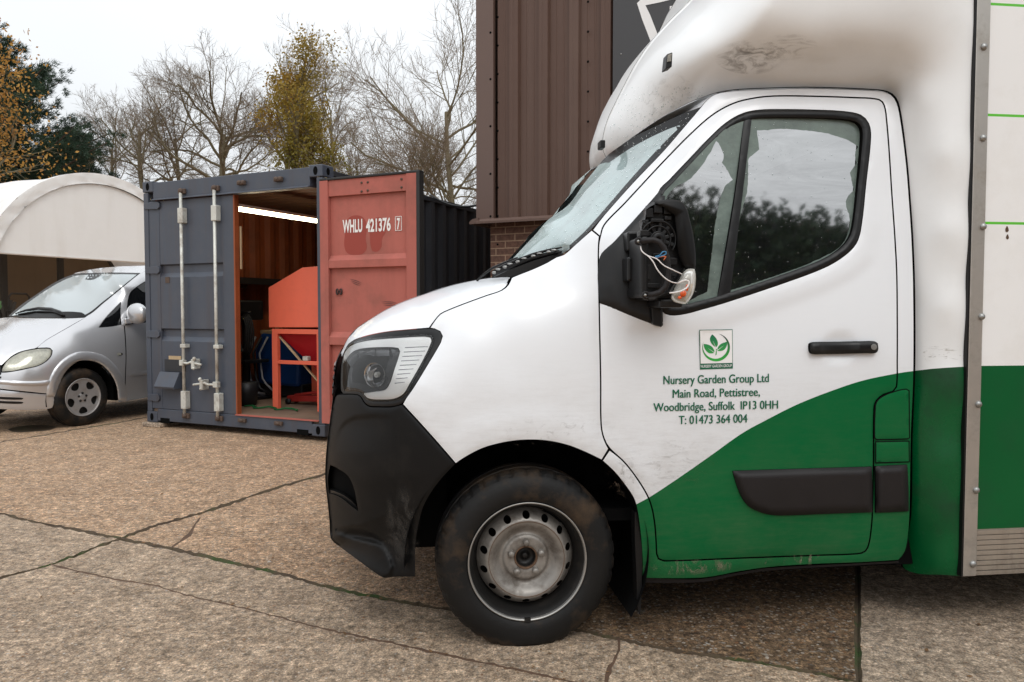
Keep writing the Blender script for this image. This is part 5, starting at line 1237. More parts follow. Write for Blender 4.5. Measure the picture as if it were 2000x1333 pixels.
x1_, rd1 = rod_at(363); x2_, rd2 = rod_at(428)
def handle(x, rd, py, sgn, L):
    zc = dz(py); mb = MB(CF_); yh = -.055
    mb.box(x - .03, x + .03, yh - .015, -.02, zc - .03, zc + .03)
    mb.tube([(x, yh, zc), (x + sgn * .10, yh - .012, zc - .002), (x + sgn * .14, yh - .010, zc + .012), (x + sgn * L, yh - .01, zc - .012)], [.014, .013, .015, .012], 8)
    mb.box(x + sgn * .18 - .02, x + sgn * .18 + .02, yh - .03, y_, zc - .06, zc + .045); mb.ball((x + sgn * .2, yh - .02, zc + .05), .022, 8); mb.ball((x + sgn * .19, yh - .02, zc - .05), .018, 8)
    mb.build('lock_handle', M['rod'], rd, bevel=0.005)
handle(x1_, rd1, 709, 1, .29); handle(x2_, rd2, 748, -1, .31)
mb = MB(CF_); mb.box(dx(320), dx(360), y_ - .006, y_, dz(728), dz(704)); mb.build('vent_plate', M['cont_side'], ld, bevel=0.002)
mb = MB(CF_); p0, p1 = dx(311), dx(352); mb.prism([(p0 + .02, y_, dz(729)), (p0 + .02, -.02, dz(729)), (p0 + .02, -.10, dz(757)), (p0 + .02, -.09, dz(761)), (p0 + .02, y_, dz(761))], (p1 - p0 - .02, 0, 0)); mb.build('vent_cowl', M['cont_grey'], ld, bevel=0.003)
mb = MB(CF_); mb.box(dx(328), dx(352), y_ - .003, y_ + .001, dz(707), dz(697)); mb.build('tape_patch', M['wood'], ld)
mb = MB(CF_); mb.box(dx(324), dx(332), y_ - .002, y_ + .002, dz(552), dz(540)); mb.build('rust_hole', M['rod_rust'], ld)
for px_, py_ in ((474, 358), (546, 351)):
    x, z = cpx(px_, py_, 0); mb = MB(CF_); mb.box(x - .05, x + .05, -.035, .0, z - .022, z + .022); mb.ball((x - .02, -.03, z), (.03, .02, .026), 8); mb.ball((x + .03, -.03, z), (.025, .02, .026), 8); mb.build('cam_keeper', M['rod_rust'], cont, bevel=0.006)
for px_, py_ in ((475, 821), (546, 827)):
    x, z = cpx(px_, py_, 0); mb = MB(CF_); mb.box(x - .05, x + .05, -.03, .0, z - .02, z + .02); mb.ball((x, -.03, z), (.03, .02, .022), 8); mb.build('cam_keeper', M['rod_rust'], cont, bevel=0.006)
mb = MB(CF_); mb.box(xd + .0, CW - .07, -.012, .03, sz - .004, sz + .006); mb.build('threshold_plate', M['cont_red'], cont)
# open right door, inside face to the yard
yo = -.16
def od(px, py): return cpx(px, py, yo)
ox0, ox1 = od(626, 600)[0], od(814, 600)[0]; ozt, ozb = od(626, 354)[1], od(626, 827)[1]
lx1 = od(642, 600)[0]; rx0_ = od(794, 600)[0]
zb1, zb2 = od(640, 381)[1], od(700, 523)[1]; 
def bar_z(pyt, pyb, px=720): return od(px, pyb)[1], od(px, pyt)[1]
bars = [bar_z(499, 522), bar_z(651, 674, 650), bar_z(797, 812, 645)]
zt_in = od(720, 378)[1]
mb = MB(CF_)
mb.box(ox0, lx1, yo, yo + .07, ozb, ozt); mb.box(rx0_, ox1, yo, yo + .07, ozb, ozt)
mb.box(lx1, rx0_, yo + .012, yo + .07, zt_in, ozt)
mb.box(lx1, rx0_, yo + .042, yo + .07, ozb, zt_in)
for z0, z1 in bars:
    zm_ = z1 - (z1 - z0) * .35
    mb.add([(lx1, yo + .042, z1 + .012), (rx0_, yo + .042, z1 + .012), (rx0_, yo + .004, zm_), (lx1, yo + .004, zm_), (rx0_, yo + .004, z0), (lx1, yo + .004, z0), (rx0_, yo + .042, z0 - .004), (lx1, yo + .042, z0 - .004)], [(3, 2, 1, 0), (5, 4, 2, 3), (7, 6, 4, 5)])
odoor = mb.build('container_door', M['cont_red'], cont, bevel=0.003, label='oxide red inside of the door leaf standing open')
mb = MB(CF_); mb.box(ox1, ox1 + .035, yo - .004, yo + .075, ozb, ozt + .02); mb.box(ox0, ox1 + .035, yo - .002, yo + .075, ozt, ozt + .022); mb.build('door_gasket', M['gasket'], odoor, bevel=0.006)
for px_, py_ in ((705, 357), (717, 356), (705, 374), (717, 372), (783, 350), (783, 366)):
    x, z = od(px_, py_); mb = MB(CF_); mb.lathe((x, yo + .012, z), (0, -1, 0), [(.011, 0), (.010, .008), (.0005, .010)], 12); mb.build('door_bolt', M['rod_rust'], odoor)
def blob(name, pts, y, mat_, par=odoor):
    Q = smooth_line([od(px_, py_) for px_, py_ in pts], .02, True, 60); mb = MB(CF_)
    P2_, F_ = triangulate(Q, [], [], .5); mb.add([(a, y, b_) for a, b_ in P2_], [tuple(f) for f in F_]); return mb.build(name, mat_, par)
blob('paint_patch', [(668, 440), (676, 425), (690, 420), (705, 425), (711, 442), (709, 465), (711, 485), (702, 496), (685, 498), (672, 493), (667, 478), (668, 458)], yo + .0405, M['cont_red_patch'])
blob('paint_patch', [(718, 442), (724, 428), (738, 424), (749, 434), (748, 452), (741, 466), (740, 482), (732, 491), (722, 490), (718, 475)], yo + .0405, M['cont_red_patch'])
for sc_ in ([(677, 545), (688, 541), (703, 554), (700, 562), (690, 556)], [(739, 590), (752, 584), (772, 592), (768, 597), (755, 594)]):
    for k in range(3):
        a_ = np.array(sc_[0]) + (k * 2, k * 3); b2 = np.array(sc_[2]) + (-2 * k, k * 2); mid = (a_ + b2) / 2 + (0, -2 + k)
        blob('scuff', [tuple(a_), tuple(mid), tuple(b2), tuple(mid + (0, 1.6))], yo + .0395, M['scuff'])
for px_ in (655, 662):
    x, z = od(px_, 570); mb = MB(CF_); mb.tube([(x + .012 * math.cos(t), yo + .028, z + .026 * math.sin(t)) for t in np.linspace(0, 2 * math.pi, 17)], .006, 6, caps=False); mb.build('handle_ring', M['gasket'], odoor)
def stencil(s_, px0, py0, px1, py1, hpx):
    V, F = text_mesh(s_, .030); lo, hi = V[:, 0].min(), V[:, 0].max(); a = np.array(od(px0, py0)); b_ = np.array(od(px1, py1)); h = od(px0, py0 - hpx)[1] - od(px0, py0)[1]
    t = (V[:, 0] - lo) / (hi - lo); L = CF_(np.stack([a[0] + t * (b_[0] - a[0]), np.full(len(t), yo + .0385), a[1] + t * (b_[1] - a[1]) + V[:, 1] / CAPH * h], -1))
    mk('lettering', L, F, M['stencil'], odoor)
stencil('WHLU', 664.3, 453.8, 702.7, 451.8, 23.5); stencil('421376', 710, 452.2, 758.4, 449.2, 23.5); stencil('7', 770.6, 447.2, 776.6, 446.8, 21)
mb = MB(CF_); q = [od(*p) for p in ((767.6, 423), (779.4, 422), (779.6, 449.4), (767.8, 450.4))]
for i in range(4): 
    a, b_ = q[i], q[(i + 1) % 4]; mb.bar((a[0], yo + .0395, a[1]), (b_[0], yo + .0395, b_[1]), .004, .008, up=(0, 1, 0))
mb.build('number_frame', M['stencil'], odoor)
# strip light under the ceiling
def at_z(px, py, z): return CF_.inv(at_ground(np.array([px]), np.array([py]), z)[0])
la = at_z(463, 409, 2.34); lb = at_z(626, 434, 2.34); dirl = (lb - la); lb = la + dirl * 1.5
sl = thing('strip_light', 'lit fluorescent strip light under the container ceiling', 'light', CF_(la), CF_.ang)
mb = MB(CF_); mb.bar(la, lb, .050, .034); mb.build('tube', M['tube_light'], sl, bevel=.012)
mb = MB(CF_); mb.bar(la + (0, 0, .04), lb + (0, 0, .04), .06, .03); mb.build('light_housing', M['stencil'], sl)
# shelf along the left wall, added light strip on the door edge
sh = thing('wall_shelf', 'long dark shelf along the rust red inner wall of the container', 'shelf', CF_((.2, 1.5, 1.6)), CF_.ang)
mb = MB(CF_); mb.box(.05, .42, .25, 4.2, 1.575, 1.615); mb.build('shelf_board', M['dark_metal'], sh)
mb = MB(CF_); mb.box(.40, .425, .25, 4.2, 1.55, 1.63); mb.build('shelf_edge', M['moulding'], sh)
for y in (.6, 2.0, 3.4):
    mb = MB(CF_); mb.bar((.05, y, 1.30), (.38, y, 1.57), .03, .03); mb.build('shelf_bracket', M['dark_metal'], sh)
wl = MB(CF_); wl.box(.30, .38, 1.0, 1.14, 1.50, 1.545); props(wl.build('work_lamp', M['chrome_rough'], bevel=.008), 'small pale lamp hanging under the dark shelf in the container', 'lamp')
bt = MB(CF_); bt.box(DW + .024, DW + .036, .065, .085, 1.66, 2.10); props(bt.build('door_edge_glint', M['wood'], bevel=.002), 'thin pale strip added for the light reflected along the closed container door edge', 'light strip')  # pale strip imitates light reflected on the door edge
# blast cabinet
def ipx(px, py, y): return cpx(px, py, y)
yc = .50
cab = thing('blast_cabinet', 'coral red blast cabinet with sloping top on an open leg frame', 'cabinet', CF_((ipx(524, 640, yc)[0], yc, .155)), CF_.ang)
PO = [ipx(524, 562, yc), ipx(590, 523, yc), ipx(640, 519, yc), ipx(640, 640, yc), ipx(525, 640, yc)]
mb = MB(CF_); mb.prism([(x, yc, z) for x, z in PO], (0, .75, 0)); mb.build('cabinet_body', M['coral'], cab, bevel=.006)
x0c = ipx(530, 700, yc)[0]; x1c = ipx(541, 700, yc)[0]; lw = x1c - x0c; zt = ipx(530, 645, yc)[1]; x2c = ipx(629, 700, yc)[0]
mb = MB(CF_); mb.box(x0c, x2c, yc + .01, yc + .70, zt - .04, zt + .012); mb.build('top_frame', M['coral'], cab, bevel=.003)
for (x, y) in ((x0c, yc + .01), (x2c - lw, yc + .01), (x0c, yc + .66), (x2c - lw, yc + .66)):
    mb = MB(CF_); mb.box(x, x + lw * .95, y, y + .05, .157, zt - .035); mb.build('leg', M['coral'], cab, bevel=.003)
zc_ = ipx(580, 709, yc)[1]
for y in (yc + .012, yc + .66):
    mb = MB(CF_); mb.box(x0c + lw, x2c - lw, y, y + .035, zc_ - .02, zc_ + .02); mb.build('cross_bar', M['coral'], cab, bevel=.003)
hx0, hx1 = ipx(545, 655, yc + .1)[0], ipx(640, 655, yc + .1)[0]; hxm = .55 * hx1 + .45 * hx0 + .05
mb = MB(CF_); T = [(hx0, yc + .06, zt - .03), (hx1 + .15, yc + .06, zt - .03), (hx1 + .15, yc + .66, zt - .03), (hx0, yc + .66, zt - .03)]; zb_ = zc_ - .12
Bq = [(hxm, yc + .28, zb_), (hxm + .16, yc + .28, zb_), (hxm + .16, yc + .44, zb_), (hxm, yc + .44, zb_)]
mb.add(T + Bq, [(0, 1, 5, 4), (1, 2, 6, 5), (2, 3, 7, 6), (3, 0, 4, 7), (4, 5, 6, 7)]); mb.build('hopper', M['hopper_red'], cab)
mb = MB(CF_); mb.bar((hx0 + .02, yc + .05, zt - .04), (hxm + .14, yc + .10, zb_ - .10), .03, .012); mb.build('hopper_edge', M['wood'], cab)
mb = MB(CF_); mb.box(hxm - .03, hxm + .04, yc + .02, yc + .08, zc_ + .02, zc_ + .07); mb.build('air_valve', M['rod'], cab, bevel=.008)
# blue machine, black machine, jack, hoses
bx = ipx(497, 740, 1.3)[0]; bx1 = ipx(585, 740, 1.3)[0]
bm = thing('blue_machine', 'dark blue workshop machine with hoses behind the blast cabinet legs', 'machine', CF_((bx, 1.3, .155)), CF_.ang)
mb = MB(CF_); zt_ = ipx(520, 650, 1.3)[1]
mb.prism([(bx + .05, 1.3, .32), (bx, 1.3, zt_ - .25), (bx + .10, 1.3, zt_), (bx1 - .1, 1.3, zt_ - .03), (bx1, 1.3, zt_ - .3), (bx1 - .02, 1.3, .30)], (0, .6, 0)); mb.build('machine_body', M['blue'], bm, bevel=.04)
mb = MB(CF_); mb.box(bx + .08, bx1 - .06, 1.32, 1.85, zt_ - .02, zt_ + .03); mb.build('machine_top', M['wood'], bm, bevel=.01)
mb = MB(CF_); mb.box(bx + .02, bx1, 1.35, 1.85, .17, .33); mb.build('machine_base', M['dark_metal'], bm, bevel=.02)
for k in range(3):
    mb = MB(CF_); x = bx + .06 + k * .1; mb.tube([(x, 1.26, zt_ - .05), (x - .06, 1.18, zt_ - .25), (x + .02, 1.14, zt_ - .55), (x + .10, 1.12, zt_ - .72 + .05 * k), (x + .2, 1.2, zt_ - .75)], .020 - .004 * k, 8); mb.build('machine_hose', [M['hose'], M['dark_metal'], M['hose']][k], bm)
dx0 = ipx(474, 640, 1.0)[0]; zz_ = ipx(474, 590, 1.0)[1]
dp = thing('drill_press', 'black oily machine with feed handles beside the rust red wall', 'machine', CF_((dx0, 1.0, .155)), CF_.ang)
mb = MB(CF_); mb.tube([(dx0, 1.05, .16), (dx0, 1.05, zz_)], .045, 12); mb.build('column', M['dark_metal'], dp)
mb = MB(CF_); mb.box(dx0 - .12, dx0 + .10, .85, 1.25, zz_ - .22, zz_ + .02); mb.ball((dx0, .88, zz_ - .25), (.07, .07, .10), 10); mb.build('drill_head', M['dark_metal'], dp, bevel=.02)
mb = MB(CF_); mb.tube([(dx0 + .05, .9, zz_ - .14), (dx0 + .26, .85, zz_ - .13)], .022, 8); mb.tube([(dx0, .85, zz_ + .02), (dx0 + .12, .83, zz_ + .08)], .012, 8); mb.tube([(dx0 + .02, .84, zz_ - .2), (dx0 + .10, .78, zz_ - .4)], .012, 8); mb.build('feed_handle', M['dark_metal'], dp)
mb = MB(CF_); mb.box(dx0 - .2, dx0 + .18, .85, 1.25, .60, .64); mb.build('work_table', M['dark_metal'], dp, bevel=.01); mb = MB(CF_); mb.box(dx0 - .2, dx0 + .2, .85, 1.3, .157, .20); mb.build('base_plate', M['dark_metal'], dp, bevel=.01)
mb = MB(CF_); mb.ball((dx0 - .08, .84, zz_ - .22), .025, 8); mb.build('drill_knob', M['rod'], dp)
jx = ipx(560, 790, .9)[0]
jk = thing('trolley_jack', 'low red trolley jack lying on the plywood floor under the cabinet', 'jack', CF_((jx, .95, .156)), CF_.ang)
mb = MB(CF_); mb.bar((jx, .95, .215), (jx + .62, .90, .25), .09, .07); mb.bar((jx + .1, .93, .26), (jx + .5, .9, .32), .04, .03); mb.build('jack_frame', M['red_jack'], jk, bevel=.008)
for (x, y) in ((jx + .04, .88), (jx + .04, 1.02), (jx + .58, .84), (jx + .58, .97)):
    mb = MB(CF_); mb.lathe((x, y, .190), (0, 1, 0), [(.001, -.015), (.033, -.015), (.033, .015), (.001, .015)], 16); mb.build('jack_wheel', M['dark_metal'], jk)
hp = MB(CF_); hp.tube([(ipx(470, 770, .4)[0] + .04 * math.sin(k * .9) + k * .045, .45 + .05 * math.sin(k), .17 + .008 * math.sin(k * 2)) for k in range(18)], .010, 6); props(hp.build('garden_hose', M['green'], None), 'thin green hose lying along the container floor', 'hose')
# packing slab under the near left corner
p = at_ground(np.array([306.]), np.array([833.]))[0]; q = CF_.inv(p)
mb = MB(CF_); mb.box(-.03, .24, -.05, .28, -.049, -.002); props(mb.build('packing_slab', M['conc_pale'], bevel=.008), 'thin pale slab packed under the front left corner of the container', 'slab')

# clutter against the rust red wall: coiled cable, bucket, boards
cb = MB(CF_); x = ipx(470, 700, .7)[0]
for k in range(5): cb.tube([(x + (.13 + .012 * k) * math.cos(t) * .6, .72 + .02 * k, .95 + (.20 + .01 * k) * math.sin(t)) for t in np.linspace(0, 2 * math.pi, 21)], .009, 5, caps=False)
props(cb.build('cable_coil', M['gasket']), 'black coil of cable hanging by the black oily machine', 'cable')
bk = thing('bucket', 'dark bucket on the container floor behind the closed door', 'bucket', CF_((.85, .55, .156)), CF_.ang)
mb = MB(CF_); mb.lathe((x + .16, .62, .157), (0, 0, 1.0001), [(.001, .0), (.11, 0), (.14, .26), (.135, .26), (.105, .01)], 24) if False else mb.tube([(x + .16, .62, .157), (x + .16, .62, .30), (x + .16, .62, .42)], [.11, .125, .14], 20); mb.build('bucket_body', M['dark_metal'], bk)
mb = MB(CF_); mb.tube([(x + .16 + .135 * math.cos(t), .62, .42 - .10 * math.sin(t)) for t in np.linspace(0, math.pi, 14)], .005, 5); mb.build('bucket_handle', M['rod'], bk)
for k, (yy, hh) in enumerate(((1.9, 1.1), (2.3, 1.35))):
    lb_ = MB(CF_); lb_.bar((.14, yy, .16), (.09, yy + .1, hh), .05, .16); props(lb_.build('leaning_board', M['floor_ply'] if k else M['wood'], bevel=.003), ['pale short board leaning on the inner container wall', 'darker taller board leaning on the inner container wall'][k], 'board')
# ------------------------------------------------------------------ brown clad building
BA = R_(24.6)
bc = at_depth(937.0, 437.0, 8.1)
BF = Frame((bc[0], bc[1], 0), -BA)
FZ = float(bc[2])
def bpx(px, py, y0=0.0):
    p = on_plane(np.array([px]), np.array([py]), BF((0, y0, 0)), BF.M[1])[0]; q = BF.inv(p); return q[0], q[2]
bld = thing('industrial_building', 'brown metal clad building on a brick plinth behind the van', 'building', BF.o, BF.ang)
LEN, DEP, TOP = 12.0, 9.0, 6.4
def clad_profile(L, ph=0.0):
    P = []; x = -ph; pit = .333; h = .044
    base = [(0, 0), (.045, 0), (.050, .004), (.062, .004), (.067, 0), (.118, 0), (.123, .004), (.135, .004), (.140, 0), (.185, 0), (.200, h), (.228, h), (.232, h - .003), (.248, h - .003), (.252, h), (.300, h), (.315, 0)]
    while x < L:
        for a, b_ in base:
            if 0 <= x + a <= L: P.append((x + a, b_))
        x += pit
    return P
cl = clad_profile(LEN - .19, .02); n_ = len(cl); mb = MB(BF); V = []
for z in (FZ + .03, TOP): V += [(.19 + a, -b_, z) for a, b_ in cl]
mb.add(V, [(i, i + 1, i + 1 + n_, i + n_) for i in range(n_ - 1)]); mb.build('wall_cladding', M['cladding'], bld)
cl2 = clad_profile(DEP - .19); n_ = len(cl2); mb = MB(BF); V = []
for z in (FZ + .03, TOP): V += [(b_, .19 + a, z) for a, b_ in cl2]
mb.add(V, [(i, i + n_, i + 1 + n_, i + 1) for i in range(n_ - 1)]); mb.build('wall_cladding', M['cladding'], bld)
mb = MB(BF)
mb.box(-.012, .185, -.050, -.046, FZ + .02, TOP); mb.box(-.016, -.012, -.050, .19, FZ + .02, TOP); mb.box(.185, .189, -.050, .0, FZ + .02, TOP)
mb.build('corner_flashing', M['flashing'], bld)
mb = MB(BF); mb.prism([(-.02, .02, FZ + .05), (-.02, -.05, FZ + .04), (-.02, -.085, FZ + .012), (-.02, -.085, FZ - .012), (-.02, -.075, FZ - .012), (-.02, -.07, FZ + .008), (-.02, .02, FZ + .02)], (LEN, 0, 0)); mb.prism([(.02, -.08, FZ + .05), (-.05, -.08, FZ + .04), (-.085, -.08, FZ + .012), (-.085, -.08, FZ - .012), (.02, -.08, FZ - .012)], (0, DEP, 0)); mb.build('drip_flashing', M['flashing'], bld)
mb = MB(BF); mb.box(.10, LEN, .06, .40, 0, FZ + .04); mb.box(.10, .40, .40, DEP, 0, FZ + .04); mb.build('brick_plinth', M['brick'], bld)
mb = MB(BF); mb.box(.05, LEN, .05, DEP, TOP - .05, TOP + .1); mb.box(.30, LEN, .20, DEP, FZ, TOP - .1); mb.build('roof', M['cladding'], bld)
def screw(px, py, y_):
    x, z = bpx(px, py, y_); mb = MB(BF); mb.lathe((x, y_, z), (0, -1, 0), [(.012, 0), (.012, .003), (.007, .004), (.006, .009), (.0005, .009)], 10); mb.build('fixing_screw', M['void'], bld)
for px_, py_ in ((1004, 131), (1062, 123), (1120, 115), (1182, 106), (1004, 381), (1060, 376), (1120, 372), (1004, -115), (1062, -125), (1120, -135)): screw(px_, py_, -.0)
for py_ in (64, 155, 247, 340, 423, -30): screw(958, py_, -.050)
for k in range(9): screw(972, 34 + k * 55.5, -.004)
for k in range(7): screw(1148.5, 4 + k * 58.5, -.034)
# sign
ys = -.075
def srect(mb, px0, py0, px1, py1, y_, m=0): 
    x0, z0 = bpx(px0, py1, y_); x1, z1 = bpx(px1, py0, y_); return x0, x1, z0, z1
x0, zb_ = bpx(1196.5, 181, ys); 
sg = thing('wall_sign', 'charcoal sign panel with a white outlined emblem on the brown cladding', 'sign', BF((x0, ys, zb_)), BF.ang)
mb = MB(BF); mb.box(x0, x0 + 2.6, ys, ys + .04, zb_, zb_ + 1.9); mb.build('sign_panel', M['sign_grey'], sg, bevel=.002)
mb = MB(BF); mb.box(x0, x0 + 2.6, ys + .002, ys + .038, zb_ - .42, zb_ - .001); mb.build('sign_band', M['sign_white'], sg)
def sline(pts, wpx, name):
    Q = [bpx(a, b_, ys - .004) for a, b_ in pts]; mb = MB(BF)
    P = np.array([(x, z) for x, z in Q]); T = np.diff(P, axis=0); T /= np.linalg.norm(T, axis=1)[:, None]; n = np.stack([-T[:, 1], T[:, 0]], -1)
    nn = np.vstack([n[:1], n[:-1] + n[1:], n[-1:]]); nn /= np.linalg.norm(nn, axis=1)[:, None]; w_ = wpx * .0049 / 2
    A_ = P + nn * w_; B_ = P - nn * w_; k = len(P)
    mb.add([(x, ys - .004, z) for x, z in np.vstack([A_, B_])], [(i, i + 1, i + 1 + k, i + k) for i in range(k - 1)]); return mb.build(name, M['sign_white'], sg)
sline([(1330, -14), (1290, -4), (1258, 3), (1252, 8), (1262, 34), (1279, 78), (1300, 130), (1330, 190), (1400, 240), (1520, 190), (1580, 60), (1600, -60)], 17, 'emblem_outline')
mb = MB(BF); X0, Z0 = bpx(1308, 60, ys); X1, Z1 = bpx(1350, 8, ys)
mb.box(X0, X0 + .045, ys - .004, ys - .001, Z0, Z1 + .01); mb.box(X0 + .046, X0 + .40, ys - .004, ys - .001, Z1 - .035, Z1 + .01); mb.box(X0 + .046, X0 + .40, ys - .004, ys - .001, Z1 - .14, Z1 - .085); mb.build('emblem_letter', M['sign_white'], sg)
q = bpx(1213, 106, ys); mb = MB(BF); mb.lathe((q[0], ys, q[1]), (0, -1, 0), [(.008, 0), (.006, .004), (.0005, .005)], 10); mb.build('sign_screw', M['steel'], sg)
# cable between container and building
pa = CF_((CW - .1, 2.2, CHT + .02)); pb = BF((-.02, .3, float(bpx(935, 385)[1])))
t = np.linspace(0, 1, 20); mb = MB(); mb.tube([pa * (1 - s_) + pb * s_ + np.array([0, 0, -.10 * 4 * s_ * (1 - s_)]) for s_ in t], .013, 6); props(mb.build('power_cable', M['cable']), 'black cable slung from the container roof to the brown building', 'cable')
# workshop across the yard, behind the photographer: seen in the van's side glass
wk = thing('yard_workshop', 'brick and dark sheet workshop across the yard, mirrored in the van side window', 'building', (8.2, -7.7, 0), R_(34))
WF = Frame((2.0, -11.9, 0), R_(34)); mb = MB(WF); mb.box(4.5, 13, -6, 0, 0, 4.4); mb.build('workshop_wall', M['brick'], wk)
cl = clad_profile(8.7); n_ = len(cl); mb = MB(WF); V = []
for z in (4.35, 7.2): V += [(4.4 + a, .05 + b_ * 2, z + (1.25 - 0.45 * a if z > 5 else 0)) for a, b_ in cl]
mb.add(V, [(i, i + n_, i + 1 + n_, i + 1) for i in range(n_ - 1)]); mb.build('workshop_cladding', M['cont_side'], wk)
mb = MB(WF); mb.prism([(4.4, .02, 4.4), (13.1, .02, 4.4), (13.1, .02, 5.2), (4.4, .02, 8.1)], (0, -6, 0)); mb.build('workshop_roof', M['cladding'], wk)
hr = np.random.default_rng(9); V = []; F = []; k = 0
while k < 5200:
    a = hr.uniform(0, 8.7); top = 7.2 + 1.4 - .45 * a + .09 * math.sin(a * 7) + .08 * math.sin(a * 19 + 1)
    c_ = WF((4.4 + a, hr.uniform(.25, 1.0), top - abs(hr.normal(0, 1.1)))); u = hr.normal(0, 1, 3); u /= np.linalg.norm(u); v = np.cross(u, hr.normal(0, 1, 3)); v /= np.linalg.norm(v); L = hr.uniform(.05, .12)
    V += [c_ - u * L, c_ + v * L * .6, c_ + u * L, c_ - v * L * .6]; F.append((4 * k, 4 * k + 1, 4 * k + 2, 4 * k + 3)); k += 1
props(mk('tall_hedge', V, F, M['needles']), 'dark hedge in front of the workshop, mirrored in the van side window', 'hedge')
# ------------------------------------------------------------------ white fabric shelter
S0 = np.array([-.683 * 15.7, 15.7, 0.0])
SF = Frame(S0, R_(90 - 24.6))            # x along the open end (into the distance), y = to the left, away along the tunnel
def spx(px, py, y0=0.0):
    p = on_plane(np.array([px]), np.array([py]), SF((0, y0, 0)), SF.M[1])[0]; q = SF.inv(p); return q[0], q[2]
shl = thing('fabric_shelter', 'white arched fabric shelter with an open lower end beside the container', 'shelter', S0, SF.ang)
EZ = 2.50; sc_, zt_ = 2.42, 4.53; RR = 2.86; CZ = zt_ - RR
half = math.sqrt(RR ** 2 - (EZ - CZ) ** 2)
th = np.linspace(math.asin(-half / RR) , math.asin(half / RR), 48)
def arcpt(t, r): return sc_ + r * math.sin(t), CZ + r * math.cos(t) * 0.985
mb = MB(SF); V = []
ysl = np.linspace(0.02, 14, 15)
for j, y in enumerate(ysl):
    sag = 0.05 * math.sin(math.pi * ((y / 1.9) % 1.0))
    for t in th: x, z = arcpt(t, RR - sag - .003); V.append((x, y, z))
n_ = len(th); mb.add(V, [(j * n_ + i, j * n_ + i + 1, (j + 1) * n_ + i + 1, (j + 1) * n_ + i) for j in range(len(ysl) - 1) for i in range(n_ - 1)], 0, True); mb.build('roof_sheet', M['fabric'], shl)
r_ = np.random.default_rng(5); mb = MB(SF); V = []
for k, rr in enumerate((RR + .012, RR - .06, RR - .13, RR - .20, RR - .235)):
    for i, t in enumerate(th):
        x, z = arcpt(t, rr); V.append((x, -.06 - (.035 * math.sin(i * 2.3 + k * .8) + r_.normal(0, .012)) * (1 if 0 < k < 4 else .35), z))
mb.add(V, [(j * n_ + i, (j + 1) * n_ + i, (j + 1) * n_ + i + 1, j * n_ + i + 1) for j in range(4) for i in range(n_ - 1)], 0, True)
V2 = []
for y in (-.05, .08):
    for t in th: x, z = arcpt(t, RR + .012); V2.append((x, y, z))
mb.add(V2, [(i, i + 1, i + 1 + n_, i + n_) for i in range(n_ - 1)], 0, True); mb.build('edge_band', M['fabric'], shl)
mb = MB(SF); Q = [arcpt(t, RR - .2) for t in th]; Q = [(x, max(z, EZ)) for x, z in Q]
Pq = smooth_line(Q, .3, True, 50); P2_, F_ = triangulate(Pq, [], [], .3); mb.add([(a, .0, b_) for a, b_ in P2_], [tuple(f) for f in F_]); mb.build('end_panel', M['fabric'], shl)
mb = MB(SF); V = []
for t in th: V.append((arcpt(t, RR - .232)[0], -.03, arcpt(t, RR - .232)[1]))
mb.tube(V, .012, 5); mb.build('hem_rope', M['post'], shl)
mb = MB(SF); mb.tube([(sc_ - half, .03, EZ), (sc_ + half, .03, EZ)], .035, 8); mb.build('end_rail', M['fabric'], shl)
for px_ in (8, 119):
    x, z = spx(px_, 560, 1.2)
    mb = MB(SF); mb.box(x - .055, x + .055, 1.15, 1.26, 0, EZ + .9); mb.build('shelter_post', M['post'], shl)
for x in (sc_ - half, sc_ + half):
    for y in (.0, 4.5, 9.0, 13.5):
        mb = MB(SF); mb.box(x - .05, x + .05, y - .05, y + .05, 0, EZ); mb.build('shelter_post', M['post'], shl)
x, z = spx(215, 510, .3); mb = MB(SF); mb.bar((x - .05, .3, EZ), (x + .35, .3, EZ - .5), .06, .06); mb.build('knee_brace', M['post'], shl)
wb_ = thing('windbreak_screen', 'brown mesh windbreak screen hanging at the back of the white shelter', 'screen', SF((0, 3.2, 0)), SF.ang)
mb = MB(SF); V = []; xs = np.linspace(-5, 5.6, 60)
for z in (0, 1.5, 3.6): V += [(a, 3.2 + .03 * math.sin(a * 5 + z), z) for a in xs]
n_ = len(xs); mb.add(V, [(j * n_ + i, j * n_ + i + 1, (j + 1) * n_ + i + 1, (j + 1) * n_ + i) for j in range(2) for i in range(n_ - 1)], 0, True); mb.build('mesh_cloth', M['mesh_cloth'], wb_)
for a in np.arange(-5, 5.7, 2.6):
    mb = MB(SF); mb.box(a - .05, a + .05, 3.22, 3.32, 0, 3.65); mb.build('screen_post', M['post'], wb_)
# trolley with hoop rails and plants under the shelter
tx, tz = spx(55, 590, .9); tr_ = thing('stock_trolley', 'dark tubular stock trolley standing under the white shelter', 'trolley', SF((tx, .9, 0)), SF.ang)
for dxx in (-.25, .35):
    mb = MB(SF); mb.tube([(tx + dxx - .18, .9, .1), (tx + dxx - .18, .9, 1.58), (tx + dxx - .12, .9, 1.66), (tx + dxx + .22, .9, 1.66), (tx + dxx + .28, .9, 1.58), (tx + dxx + .28, .9, .1)], .022, 8); mb.build('hoop_rail', M['post'], tr_)
mb = MB(SF); mb.box(tx - .5, tx + .7, .7, 1.3, .5, .56); mb.build('trolley_deck', M['post'], tr_)
x, z = spx(3, 585, .6); mb = MB(SF); rr = np.random.default_rng(2)
for k in range(14): mb.bar((x + rr.uniform(-.25, .25), .6 + rr.uniform(-.2, .2), .2), (x + rr.uniform(-.3, .3), .6 + rr.uniform(-.2, .2), 1.2 + rr.uniform(0, .45)), .05, .05)
props(mb.build('scrap_frame', M['post']), 'dark bundle of frames leaning by the left post of the shelter', 'frames')
